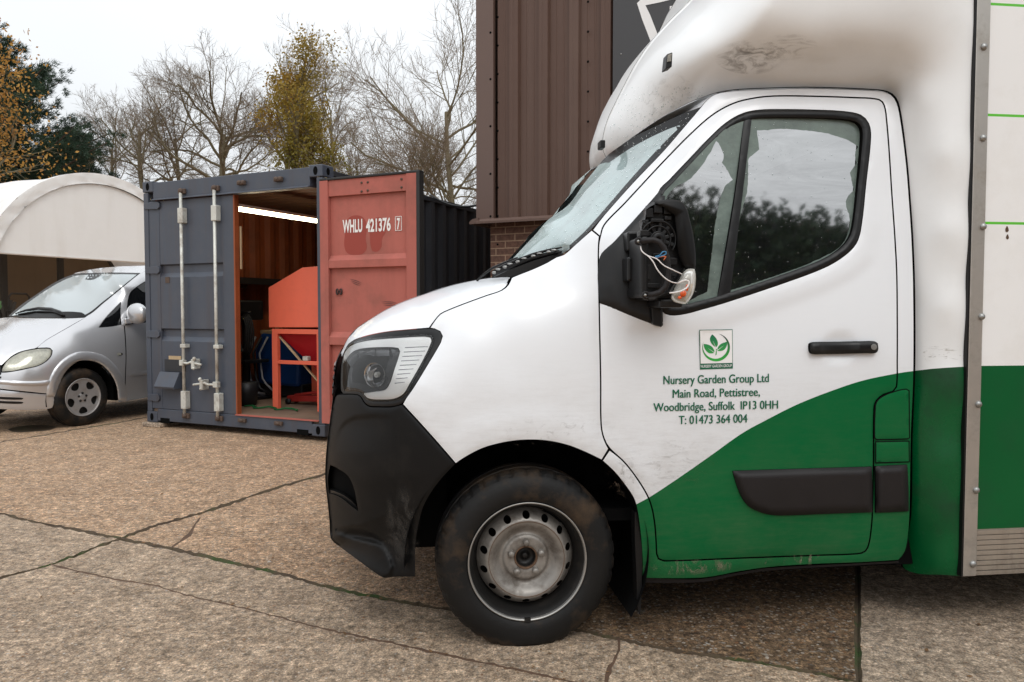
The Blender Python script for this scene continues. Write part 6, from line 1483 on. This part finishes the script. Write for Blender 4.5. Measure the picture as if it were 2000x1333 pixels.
def bush(x, y, h, rad, nleaf, seed):
    r = np.random.default_rng(seed); V = []; F = []
    for k in range(nleaf):
        c = np.array([x, y, 0]) + np.array([r.normal(0, rad * .5), r.normal(0, rad * .5), abs(r.normal(0, .45)) * h]); a = r.normal(0, 1, 3); a /= np.linalg.norm(a); b_ = np.cross(a, r.normal(0, 1, 3)); b_ /= np.linalg.norm(b_); L = r.uniform(.03, .07)
        V += [c - a * L, c + b_ * L * .45, c + a * L, c - b_ * L * .45]; F.append((4 * k, 4 * k + 1, 4 * k + 2, 4 * k + 3))
    return V, F
p = at_depth(-4.0, 612.0, 11.5); V, F = bush(p[0], p[1], .95, .30, 600, 4)
props(mk('leafy_plant', V, F, M['leaf_low']), 'low green leafy plant at the left behind the silver van', 'plant')
# ------------------------------------------------------------------ silver van, nose to the left
CAY = R_(24.6)
KO = np.array([-4.754, 8.29, 0.0])
KL = np.array([math.cos(CAY), -math.sin(CAY), 0]); KH = np.array([-math.sin(CAY), -math.cos(CAY), 0])
KO = KO - .93 * KL
def kw(f, l, z): return KO + f * KH + l * KL + np.array([0, 0, z])
KF = Frame(KO, math.atan2(KH[1], KH[0]))       # x forward, y left
ctl = [(-1.5, .90, .30), (-.6, .91, .30), (.45, .86, .30), (.70, .74, .30), (.84, .55, .30), (.90, .25, .30), (.91, -.1, .30),
       (-1.5, .945, .55), (-.6, .945, .55), (0, .94, .60), (.42, .90, .55), (.64, .80, .55), (.80, .62, .55), (.88, .38, .55), (.91, 0, .55),
       (-1.5, .95, .8), (-.6, .95, .8), (0, .935, .82), (.36, .89, .75), (.56, .80, .74), (.74, .62, .72), (.84, .36, .72), (.87, 0, .72),
       (-1.5, .94, 1.02), (-.7, .93, 1.02), (-.2, .89, 1.0), (.15, .84, .96), (.40, .77, .90), (.60, .62, .86), (.74, .36, .86), (.78, 0, .87), (.74, -.4, .86),
       (-.2, .72, 1.22), (.06, .62, 1.16), (.0, .3, 1.21), (.05, 0, 1.21), (0, -.35, 1.21), (-.2, -.72, 1.22), (.35, .45, 1.06), (.38, 0, 1.08), (.35, -.5, 1.05), (.6, 0, .98),
       (-.99, .60, 1.745), (-.86, .3, 1.765), (-.83, 0, 1.77), (-.86, -.3, 1.765), (-.99, -.60, 1.745), (-.6, .67, 1.48), (-.45, .3, 1.5), (-.42, 0, 1.5), (-.45, -.3, 1.5), (-.6, -.67, 1.48),
       (-1.4, .62, 1.84), (-1.3, 0, 1.88), (-1.4, -.62, 1.84), (-1.4, .72, 1.70), (-1.0, .71, 1.62), (-.6, .78, 1.38), (-1.4, .84, 1.40), (-1.0, .85, 1.30), (-.6, .87, 1.2)]
cp_ = []
for f, l, z in ctl:
    x, y, d = proj(kw(f, l, z)); cp_.append((x, y, 1 / d))
car_t = TPS(cp_, 1e-6)
car = thing('silver_van', 'silver passenger van parked beside the container, nose to the left', 'van', KO, KF.ang)
def car_px(x, y, lift=0.0):
    return CAMP + ray(x, y) * (1 / car_t(x, y) - lift)[..., None]
def kp(name, outline, mat_, parent=car, holes=(), lift=0.0, step=5, gap=.5, depth=.03, corner=48, roll=.0, smooth_out=True, back=None):
    B = smooth_line(outline, step, True, corner) if smooth_out else np.asarray(outline, float); Hs = [smooth_line(h, step, True, corner) for h in holes]
    if gap: B = inset(B, gap); Hs = [inset(h, -gap) for h in Hs]
    P2, F = triangulate(B, Hs, [], step)
    def fn(x, y):
        L = np.full(len(x), lift)
        if roll: L = L - roll * np.clip(1 - seg_dist(x, y, B, True) / 4.0, 0, 1) ** 2
        return car_px(x, y, L)
    vec = (CF * depth + KH * -.01) if depth else None
    V, FF, sm, nf = skin(P2, F, fn, vec)
    return mk(name, V, FF, [mat_, back or M['void']], parent, [0] * nf + [1] * (len(FF) - nf), sm)
CWS = [(16.5, 618), (40, 597), (66, 579), (109, 551), (145, 536), (180, 533.5), (211, 532.5), (274, 533.5), (245, 557), (205, 590), (168, 618), (130, 619.5), (90, 620), (50, 619.5)]
CSW = [(244, 635), (246, 612), (249, 574), (262, 561), (287, 546), (310, 538), (345, 537), (350, 600), (348, 622), (287, 630)]
CQ = [(192, 640), (205, 622), (222, 604), (236, 590), (237.5, 612), (237, 634.5), (215, 638.5)]
CHL = [(3, 726), (6.6, 716), (14, 705), (26, 696), (40, 689), (56, 684.6), (74, 681.8), (89, 681), (98, 682), (100.6, 685.5), (99, 694.5), (93, 702), (86, 708), (74, 714), (59, 717.8), (42, 721), (26, 724.5)]
CARCH = [(106, 800), (107, 775), (113, 745), (124, 725), (139, 711.5), (152, 705.5), (165, 704), (179, 705), (191, 708.5), (203, 716), (214.5, 728), (224, 744), (229, 760), (231, 782), (231, 800)]
BODY = [(168, 619), (205, 590), (245, 557), (274, 534), (290, 524), (350, 518), (352, 765), (287, 776), (231, 787)] + CARCH[::-1][2:-1] + [(107, 776), (112, 760), (104, 768), (60, 764), (0, 757), (-70, 750), (-72, 718), (-20, 722), (3, 727), (26, 725), (59, 718), (86, 708.5), (99, 695), (101, 685), (94, 680.5), (72, 680), (92, 663), (112, 652), (135, 640)]
def bod():
    P2 = None
ARCHF = CARCH[1:-1]
BODY = [(168, 619), (205, 590), (245, 557), (274, 534), (290, 525), (350, 520), (352, 765), (287, 777), (231, 786)] + ARCHF[::-1] + [(106, 770), (90, 769), (60, 766), (20, 762), (-20, 757), (-72, 750), (-74, 722), (-30, 720), (2, 728), (26, 726), (59, 719), (86, 709.5), (100, 696), (102.5, 685), (97, 680), (86, 679.5), (72, 680), (90, 665), (112, 652), (140, 636)]
body = kp('body', BODY, M['silver'], holes=[CSW, CQ], step=5, gap=.3, depth=.04, back=M['silver'])
BON = [(16.5, 620), (50, 621.5), (90, 622), (130, 621.5), (167, 620.5), (139, 636.5), (111, 652.5), (90, 665), (71, 680), (56, 683.5), (40, 687.5), (26, 694), (13, 704), (3, 714), (-25, 712), (-75, 706), (-120, 700), (-118, 680), (-90, 655), (-50, 636), (-15, 625)]
kp('bonnet', BON, M['silver'], gap=.4, depth=.03, roll=.004)
kp('windscreen', CWS, M['car_glass'], gap=0, depth=0, lift=-.004)
inner = [(22, 617), (68, 582), (111, 554.5), (146, 539.5), (180, 536.5), (211, 535.5), (268, 536), (242, 557), (203, 588), (165, 615.5), (130, 616.5), (90, 617), (50, 617)]
kp('windscreen_seal', CWS, M['rubber'], holes=[inner], gap=0, depth=0, lift=.002, step=4)
kp('screen_sensor', [(166, 546), (174, 536), (199, 536), (182, 546.5)], M['sail_black'], gap=0, depth=0, lift=-.002)
kp('roof', [(145, 534.5), (185, 526), (231, 521.5), (287, 519.5), (350, 517), (350, 522), (290, 526), (274, 533.5), (211, 532.5), (180, 533)], M['silver'], gap=-.4, depth=0)
kp('side_window', CSW, M['car_side_glass'], gap=-.8, depth=0, lift=-.012)
kp('quarter_window', CQ, M['car_side_glass'], gap=-.8, depth=0, lift=-.008)
kp('window_seal', [(237, 590), (249, 573), (262, 560), (287, 545), (290, 543), (290, 546), (263, 563), (252, 576), (247, 612), (245, 636), (237.5, 636)], M['silver'], gap=0, depth=.01, lift=.004)
kp('door_seam', [(242, 637), (244, 637), (247, 690), (246, 730), (244.5, 768), (242.8, 768), (244.5, 730), (245.3, 690)], M['void'], gap=0, depth=0, lift=.002)
kp('side_strip', [(255, 731), (262, 727), (290, 724.5), (352, 718), (352, 726), (290, 732), (262, 735), (256, 735)], M['silver'], gap=0, depth=.015, lift=.014, roll=.008, back=M['silver'])
kp('side_repeater', [(228, 692), (232, 689.5), (237, 690.5), (237, 693.5), (232, 695)], M['car_lens'], gap=0, depth=.01, lift=.010, step=2)
# arch flare
def ring_poly(): 
    A_ = smooth_line(ARCHF, 5, False, 60); c = np.array([168., 772.]); B_ = c + (A_ - c) * (1.0 + 17.0 / np.linalg.norm(A_ - c, axis=1))[:, None]
    return np.vstack([A_, B_[::-1]])
kp('arch_flare', ring_poly(), M['silver'], gap=0, depth=.02, lift=.016, roll=.014, smooth_out=False, step=4, back=M['silver'])
BMP = [(105.5, 772), (106, 785), (102, 797), (92, 799.5), (66, 801), (30, 801), (-20, 798), (-78, 792), (-74, 752), (-20, 759), (20, 764), (60, 768), (90, 770.5)]
bmp = kp('front_bumper', BMP, M['silver'], gap=.3, depth=.03, roll=.004)
kp('bumper_strip', [(103, 744), (95, 751.5), (70, 754), (30, 753), (-20, 749), (-74, 742), (-74, 733), (-20, 740), (30, 744), (70, 745), (95, 743)], M['silver'], parent=bmp, gap=0, depth=.02, lift=.016, roll=.012, step=3, back=M['silver'])
for dy in (0, 8):
    kp('bumper_slot', [(46, 778 + dy), (42, 781 + dy), (0, 780 + dy), (-50, 775 + dy), (-50, 771 + dy), (0, 775.5 + dy), (38, 777 + dy)], M['sail_black'], parent=bmp, gap=0, depth=0, lift=.003, step=3)
hl = kp('headlight', CHL, M['chrome'], gap=0, depth=0, lift=-.03)
kp('lamp_lens', CHL, M['car_lens'], parent=hl, gap=-.5, depth=.02, lift=.003, roll=.006, step=3)
kp('lamp_seam', [tuple(p) for p in inset(smooth_line(CHL, 4), -1.6)], M['void'], parent=hl, holes=[CHL], gap=0, depth=0, lift=.001, smooth_out=False, step=3)
kp('grille', [(-80, 742), (-80, 712), (-30, 714), (1, 716), (3, 722), (1, 732), (-30, 745)], M['sail_black'], gap=0, depth=.02, lift=.004)
for dy in (0, 8, 16): kp('grille_bar', [(-80, 717 + dy), (-40, 718.5 + dy), (0, 720 + dy), (0, 723 + dy), (-40, 722 + dy), (-80, 720.5 + dy)], M['chrome_rough'], gap=0, depth=.01, lift=.012, step=3)
kp('scuttle', [(25, 617), (60, 611), (110, 609), (160, 611), (168, 619), (130, 621), (90, 621.5), (50, 621)], M['black_plastic'], gap=0, depth=0, lift=.006)
mb = MB(); W_ = [car_px(np.array([a]), np.array([b_]), np.array([.03]))[0] for a, b_ in ((30, 613), (50, 607), (75, 603), (100, 604.5), (118, 610), (126, 617))]; mb.tube(W_, [.006, .016, .020, .020, .016, .010], 6)
W2 = [car_px(np.array([a]), np.array([b_]), np.array([.035]))[0] for a, b_ in ((36, 615), (70, 609), (105, 609), (122, 616))]; mb.tube(W2, .012, 6); mb.build('wiper', M['rubber'], car)
# mirror
mb = MB(KF); mc = KF.inv(car_px(np.array([262.]), np.array([613.]), np.array([.10]))[0]); mb.ball(mc + (0, .05, 0), (.085, .155, .125), 20); mr = mb.build('door_mirror', M['silver'], car)
mb = MB(KF); q = KF.inv(car_px(np.array([241.]), np.array([628.]), np.array([.0]))[0]); mb.bar(q, mc + (0, -.04, -.08), .10, .07); mb.build('mirror_foot', M['silver'], mr, bevel=.015)
# wheels
def alloy_wheel(c, out, full=True):
    o = bpy.data.objects.new('wheel', None); COL.objects.link(o); o.parent = car; ROOT[o.name] = ROOT[car.name]
    s_ = .325 / .350; c = np.asarray(c, float)
    tyre_mesh(KF, c, out, s_, 108).build('tyre', M['tyre'], o, True)
    mb = MB(KF); mb.lathe(c, out, [(.206, -.012), (.212, .0), (.206, .003), (.198, -.006), (.190, -.03), (.18, -.07), (.15, -.10), (.05, -.11)], 64); mb.build('rim', M['alloy'], o)
    mb = MB(KF); mb.lathe(c, out, [(.194, -.040), (.05, -.050), (.001, -.050)], 48); mb.build('rim_shadow_plate', M['rim_dark'], o)
    bd = []; R0, n5 = .199, 5
    th = np.linspace(0, 2 * math.pi, 81)[:-1]; bd = np.stack([R0 * np.cos(th), R0 * np.sin(th)], -1) * 1000; hs = []
    for k in range(5):
        a = math.pi / 2 + (k + .5) * 2 * math.pi / 5; tt = np.linspace(0, 2 * math.pi, 25)[:-1]; pts = []
        for t in tt:
            rr = 146 + 40 * math.cos(t); half = 60 * math.sin(t) * (.62 + .38 * (rr - 106) / 80); pts.append((rr * math.cos(a) - half * math.sin(a), rr * math.sin(a) + half * math.cos(a)))
        hs.append(np.array(pts))
    P2, F = triangulate(bd, hs, [], 10); rr = np.hypot(P2[:, 0], P2[:, 1]) / 1000; av = np.interp(rr, [0, .03, .05, .08, .15, .185, .199], [-.012, -.012, -.020, -.016, -.010, -.008, -.004])
    u = np.array([1., 0, 0]); v = np.array([0, 0, 1.]); o_ = np.asarray(out, float)
    V = KF(c + (P2[:, :1] * u + P2[:, 1:] * v) / 1000 + av[:, None] * o_); n = np.cross(V[F[:, 1]] - V[F[:, 0]], V[F[:, 2]] - V[F[:, 0]])
    if (n @ (o_ @ KF.M)).sum() < 0: F = F[:, ::-1]
    mk('spokes', V, F, M['alloy'], o, smooth=True)
    for k in range(5):
        a = math.pi / 2 + k * 2 * math.pi / 5; q = c + .045 * (math.cos(a) * u + math.sin(a) * v); mb = MB(KF); mb.lathe(q, out, [(.014, -.021), (.013, -.010), (.0005, -.010)], 12); mb.build('wheel_nut', M['rim_dark'], o)
    return o
alloy_wheel((0, .925, .318), (0, 1, 0))
alloy_wheel((-3.2, .925, .318), (0, 1, 0)); alloy_wheel((0, -.925, .318), (0, -1, 0))
# wheel housing, floor, far side and rear so that the body is closed
mb = MB(KF); ang = np.linspace(-.2, math.pi + .2, 24); ca = np.array([0, 0, .33])
V = [ca + np.array([.40 * math.cos(t), y, .40 * math.sin(t)]) for y in (.89, .55) for t in ang]; k = 24
mb.add(V, [(i, i + 1, i + 1 + k, i + k) for i in range(k - 1)] , 0, True); mb.add([ca + np.array([.40 * math.cos(t), .55, .40 * math.sin(t)]) for t in ang], [tuple(range(k))]); mb.build('wheel_housing', M['void'], car)
mb = MB(KF); mb.box(-3.8, -.5, -.80, .80, .22, .40); mb.box(-.4, .60, -.5, .5, .25, .70); mb.build('underbody', M['void'], car)
mb = MB(KF)
secs = [(-1.62, -.03), (-1.9, .02), (-3.6, .02), (-3.85, -.05)]; pr = [(-.90, .30), (-.95, .60), (-.945, 1.0), (-.86, 1.35), (-.72, 1.74), (-.55, 1.86), (0, 1.90), (.55, 1.86), (.72, 1.74), (.86, 1.35), (.945, 1.0), (.95, .60), (.90, .30)]
V = [(x, y * (1 - .0 * e), z + e) for x, e in secs for y, z in pr]; n_ = len(pr)
mb.add(V, [(j * n_ + i, j * n_ + i + 1, (j + 1) * n_ + i + 1, (j + 1) * n_ + i) for j in range(3) for i in range(n_ - 1)] + [tuple(3 * n_ + i for i in range(n_))], 0, True); mb.build('rear_body', M['silver'], car)
mb = MB(KF); mb.box(-1.6, -.9, -.7, -.15, .55, 1.25); mb.box(-1.75, -1.55, -.7, -.15, 1.2, 1.65); mb.box(-1.6, -.9, .15, .7, .55, 1.25); mb.prism([(-.15, -.7, 1.1), (-.7, -.7, 1.15), (-.75, -.7, .8), (-.15, -.7, .8)], (0, 1.4, 0)); mb.build('cabin_trim', M['cabin'], car, bevel=.04)
# ------------------------------------------------------------------ trees
def tubes(branches, seg):
    """branches: list of (pts, radii) with equal point counts -> one vertex/face block"""
    P = np.array([b[0] for b in branches]); Rr = np.array([b[1] for b in branches]); nb, k, _ = P.shape
    T = np.gradient(P, axis=1); T /= np.linalg.norm(T, axis=2, keepdims=True) + 1e-9
    ref = np.where(np.abs(T[..., 2:3]) > .85, np.array([1., 0, 0]), np.array([0, 0, 1.]))
    A_ = np.cross(T, ref); A_ /= np.linalg.norm(A_, axis=2, keepdims=True) + 1e-9; B_ = np.cross(A_, T)
    th = np.arange(seg) * 2 * math.pi / seg
    V = P[:, :, None] + Rr[:, :, None, None] * (np.cos(th)[None, None, :, None] * A_[:, :, None] + np.sin(th)[None, None, :, None] * B_[:, :, None])
    V = V.reshape(-1, 3)
    b_, i, j = np.meshgrid(np.arange(nb), np.arange(k - 1), np.arange(seg), indexing='ij'); base = b_ * k * seg
    F = np.stack([base + i * seg + j, base + i * seg + (j + 1) % seg, base + (i + 1) * seg + (j + 1) % seg, base + (i + 1) * seg + j], -1).reshape(-1, 4)
    return V, F
def fast_mesh(name, V, F, mats, parent, mi=None, smooth=True):
    M4 = ROOT[parent.name]; A_ = np.array(M4.inverted()); V = V @ A_[:3, :3].T + A_[:3, 3]
    me = bpy.data.meshes.new(name); n = F.shape[1]
    me.vertices.add(len(V)); me.vertices.foreach_set('co', V.astype(np.float32).ravel())
    me.loops.add(F.size); me.loops.foreach_set('vertex_index', F.astype(np.int32).ravel())
    me.polygons.add(len(F)); me.polygons.foreach_set('loop_start', np.arange(len(F), dtype=np.int32) * n)
    for m in mats: me.materials.append(m)
    if mi is not None: me.polygons.foreach_set('material_index', np.asarray(mi, np.int32))
    me.polygons.foreach_set('use_smooth', np.full(len(F), smooth)); me.update(calc_edges=True); me.validate()
    o = bpy.data.objects.new(name, me); COL.objects.link(o); o.parent = parent; ROOT[o.name] = M4; return o
class Tree:
    def __init__(s, seed): s.r = np.random.default_rng(seed); s.lv = {}; s.tips = []
    def grow(s, p, d, L, r0, lvl, prm):
        k = 7 if lvl <= 1 else (5 if lvl == 2 else 4); pts = [p]; q = d / np.linalg.norm(d); st = L / (k - 1)
        wob = prm['wob'] * (1 if lvl else .4)
        for i in range(k - 1):
            q = q + s.r.normal(0, wob, 3) + np.array([0, 0, prm['up'] * (1 + .5 * lvl)]) * .25; q /= np.linalg.norm(q); pts.append(pts[-1] + q * st)
        pts = np.array(pts); rad = r0 * np.linspace(1, prm['tap'] if lvl < prm['lv'] else .35, k)
        if lvl > 2: rad = rad * .9
        s.lv.setdefault(lvl, []).append((pts, rad))
        if lvl >= prm['lv']:
            s.tips.append(pts[-1]); s.tips.append(pts[len(pts) // 2]); return
        n = prm['n'][lvl]
        for i in range(n):
            t = prm['t0'][lvl] + (1 - prm['t0'][lvl]) * ((i + s.r.uniform(.1, .9)) / n); x = t * (k - 1); a = min(int(x), k - 2); pos = pts[a] + (x - a) * (pts[a + 1] - pts[a]); dd = pts[a + 1] - pts[a]; dd /= np.linalg.norm(dd)
            ax = s.r.normal(0, 1, 3); ax -= ax @ dd * dd; ax /= np.linalg.norm(ax)
            an = R_(s.r.uniform(*prm['ang'][lvl])); nd = dd * math.cos(an) + ax * math.sin(an)
            rr = np.interp(t, [0, 1], [rad[0], rad[-1]]) * s.r.uniform(.42, .66)
            s.grow(pos, nd, L * s.r.uniform(*prm['len'][lvl]) * (1.12 - .45 * t if lvl else 1.0), max(rr * (1 if lvl < 1 else .82), prm['rmin']), lvl + 1, prm)
def place(px, depth): 
    p = at_depth(float(px), HORIZON, depth); return np.array([p[0], p[1], 0.0])
def zat(py, depth): return CAM_H + (HORIZON - py) / FPX * depth
GRP_BARE = 'bare winter trees behind the container'
def bare_tree(seed, px, depth, fork_py, top_py, label, lean=0.0, r0=.22, n=(8, 6, 6, 5), spread=(25, 55), lv=4, up=.10, name='bare_tree', group=GRP_BARE, mats=('bark', 'twig'), wob=.14, rmin=.009, stem_k=.6, ln=(.62, .95), hang=None):
    t = Tree(seed); base = place(px, depth); zf, zt = zat(fork_py, depth), zat(top_py, depth)
    o = thing(name, label, 'tree', base, 0, group)
    crown = zt - zf
    prm = dict(lv=lv, n=n, t0=(.45, .22, .15, .12), ang=(spread, (22, 50), (22, 55), (20, 55)), len=(ln, (.50, .75), (.42, .66), (.4, .65)), wob=wob, up=up, tap=.45, rmin=rmin)
    d = np.array([lean, 0, 1.0]); d /= np.linalg.norm(d)
    L0 = zf + crown * stem_k
    # trunk carries limbs from the fork upward
    prm['t0'] = (min(.9, zf / L0 * .93),) + prm['t0'][1:]
    prm['len'] = ((ln[0] * crown * .62 / L0, ln[1] * crown * .62 / L0),) + prm['len'][1:]
    t.grow(base, d, L0, r0, 0, prm)
    V, F = tubes(t.lv[0], 10); fast_mesh('trunk', V, F, [M[mats[0]]], o)
    Vs, Fs, mi, off = [], [], [], 0
    for lvl in sorted(t.lv):
        if lvl == 0: continue
        V, F = tubes(t.lv[lvl], 7 if lvl == 1 else (5 if lvl == 2 else 3)); Vs.append(V); Fs.append(F + off); off += len(V); mi += [0 if lvl <= 2 else 1] * len(F)
    fast_mesh('crown', np.concatenate(Vs), np.concatenate(Fs), [M[mats[0]], M[mats[1]]], o, mi)
    return o, t
def leaves(o, pts, n, size, mat_, seed, spread=.25, name='leaves', droop=0.3):
    r = np.random.default_rng(seed); idx = r.integers(0, len(pts), n); C_ = np.array(pts)[idx] + r.normal(0, spread, (n, 3))
    a = r.normal(0, 1, (n, 3)); a[:, 2] -= droop; a /= np.linalg.norm(a, axis=1)[:, None]; b_ = np.cross(a, r.normal(0, 1, (n, 3))); b_ /= np.linalg.norm(b_, axis=1)[:, None]
    L = size * r.uniform(.6, 1.3, (n, 1)); V = np.stack([C_ - a * L, C_ + b_ * L * .55, C_ + a * L, C_ - b_ * L * .55], 1).reshape(-1, 3); F = np.arange(4 * n).reshape(-1, 4)
    return fast_mesh(name, V, F, [M[mat_]], o, smooth=False)
bare_tree(11, 440, 30, 345, 118, 'broad bare tree with mossy forking limbs, right behind the closed container door', r0=.21, n=(16, 9, 8, 6), spread=(24, 80), stem_k=.42, wob=.19, ln=(.82, 1.28), rmin=.0065, up=.08)
bare_tree(12, 292, 28, 372, 165, 'slender bare tree leaning left over the white shelter', lean=-.10, r0=.13, n=(11, 8, 6, 5), spread=(25, 62), ln=(.7, 1.1), rmin=.006)
bare_tree(13, 525, 34, 330, 105, 'tall fine-twigged bare tree rising behind the yellow leaved tree', r0=.18, n=(12, 8, 6, 5), spread=(14, 38), up=.2, rmin=.006, ln=(.6, .9))
bare_tree(14, 682, 29, 345, 135, 'thin upright bare tree just right of the yellow leaved tree', r0=.11, n=(10, 8, 6, 5), spread=(16, 40), up=.16, rmin=.006)
bare_tree(15, 930, 25, 420, 75, 'large bare tree reaching left from behind the brown building', lean=-.06, r0=.14, n=(15, 9, 7, 5), spread=(28, 74), ln=(.75, 1.2), stem_k=.6, rmin=.006)
bare_tree(16, 800, 27, 420, 225, 'low bare tree above the open red container door', r0=.10, n=(11, 9, 7, 5), spread=(30, 75), stem_k=.4, ln=(.8, 1.2), rmin=.006)
bare_tree(17, 730, 30, 400, 265, 'small bushy bare tree behind the container roof corner', r0=.09, n=(11, 9, 7, 5), spread=(30, 78), stem_k=.35, ln=(.8, 1.2), rmin=.006)
bare_tree(18, 880, 24, 470, 245, 'tangled bare tree next to the cable on the brown building', r0=.10, n=(12, 9, 7, 5), spread=(30, 78), stem_k=.45, ln=(.8, 1.2), rmin=.006)
bare_tree(19, 222, 33, 380, 205, 'faint bare tree between the pine and the slender leaning tree', r0=.11, n=(10, 8, 6, 5), spread=(20, 55), stem_k=.5, rmin=.006)
bare_tree(20, 355, 32, 380, 140, 'mid-height bare tree between the slender and the broad bare trees', r0=.14, n=(11, 8, 6, 5), spread=(20, 60), stem_k=.45, rmin=.006)
yt, tt = bare_tree(21, 552, 26.5, 385, 138, 'tall yellow green tree turning orange at its top behind the container', r0=.14, n=(13, 7, 5), spread=(16, 46), lv=3, up=.22, name='autumn_tree', group=None, stem_k=.8, ln=(.42, .72))
leaves(yt, tt.tips, 9500, .052, 'yellow_leaf', 5, .17)
yt, tt = bare_tree(23, 618, 27.5, 385, 185, 'lower yellow green tree on the right of the tall autumn tree', r0=.10, n=(11, 6, 5), spread=(16, 44), lv=3, up=.22, name='autumn_tree', group=None, stem_k=.8, ln=(.45, .75))
leaves(yt, tt.tips, 5200, .052, 'yellow_leaf', 8, .17)
ot, tt2 = bare_tree(22, -64, 20, 430, 175, 'orange leaved tree with sparse twigs at the far left edge', r0=.16, n=(15, 8, 5), spread=(25, 78), lv=3, up=.05, name='autumn_tree', group=None, stem_k=.8, ln=(.72, 1.1), mats=('bark', 'bark'))
leaves(ot, tt2.tips, 9000, .052, 'orange_leaf', 6, .35)
def pine(px, depth, top_py, base_py, label, seed, wid, n_l=44):
    r = np.random.default_rng(seed); base = place(px, depth); o = thing('pine_tree', label, 'tree', base); zt, zb = zat(top_py, depth), zat(base_py, depth)
    zz = np.linspace(0, zt, 10); pts = np.stack([base[0] + .15 * np.sin(zz * .6), base[1] + 0 * zz, zz], -1); V, F = tubes([(pts, np.linspace(.32, .04, 10))], 10); fast_mesh('trunk', V, F, [M['pine_bark']], o)
    br = []; tips = []
    for i in range(n_l):
        u = (i + r.uniform(0, 1)) / n_l; z = zb + (zt - zb) * u; L = wid * (1 - u) ** .75 * r.uniform(.55, 1.1) + .3; a = i * 2.399 + r.normal(0, .3); P = []
        for s_ in np.linspace(0, 1, 7): P.append(np.array([base[0] + L * s_ * math.cos(a), base[1] + L * s_ * math.sin(a), z + L * (.16 * s_ + .22 * s_ * s_)]) + r.normal(0, .03, 3))
        br.append((np.array(P), np.linspace(.06, .015, 7)))
        for s_ in np.linspace(.25, 1, 7 + int(L * 4)):
            q = np.array(P)[min(6, int(s_ * 6))]; sp = .12 + .30 * L / wid * (1 - .3 * s_)
            for m in range(5): tips.append((q + r.normal(0, sp, 3) * (1, 1, .55), (math.cos(a), math.sin(a))))
    V, F = tubes(br, 5); fast_mesh('branches', V, F, [M['pine_bark']], o)
    n = 38; T_ = np.array([t[0] for t in tips]); D_ = np.array([[t[1][0], t[1][1], .7] for t in tips]); nt_ = len(T_)
    D = np.repeat(D_, n, 0) * .8 + r.normal(0, .75, (nt_ * n, 3)); D /= np.linalg.norm(D, axis=1)[:, None]; Cc = np.repeat(T_, n, 0) + r.normal(0, .05, (nt_ * n, 3))
    s_ = np.cross(D, r.normal(0, 1, D.shape)); s_ /= np.linalg.norm(s_, axis=1)[:, None]; L = r.uniform(.11, .22, (len(D), 1))
    V = np.stack([Cc - s_ * .011, Cc + s_ * .011, Cc + D * L], 1).reshape(-1, 3); fast_mesh('crown', V, np.arange(len(V)).reshape(-1, 3), [M['needles']], o, smooth=False)
    return o
pine(-40, 26, 66, 420, 'dark green pine rising behind the white shelter', 31, 5.0, 80)
pine(150, 30, 270, 420, 'small dull green pine at the right foot of the tall pine', 32, 1.25, 22)
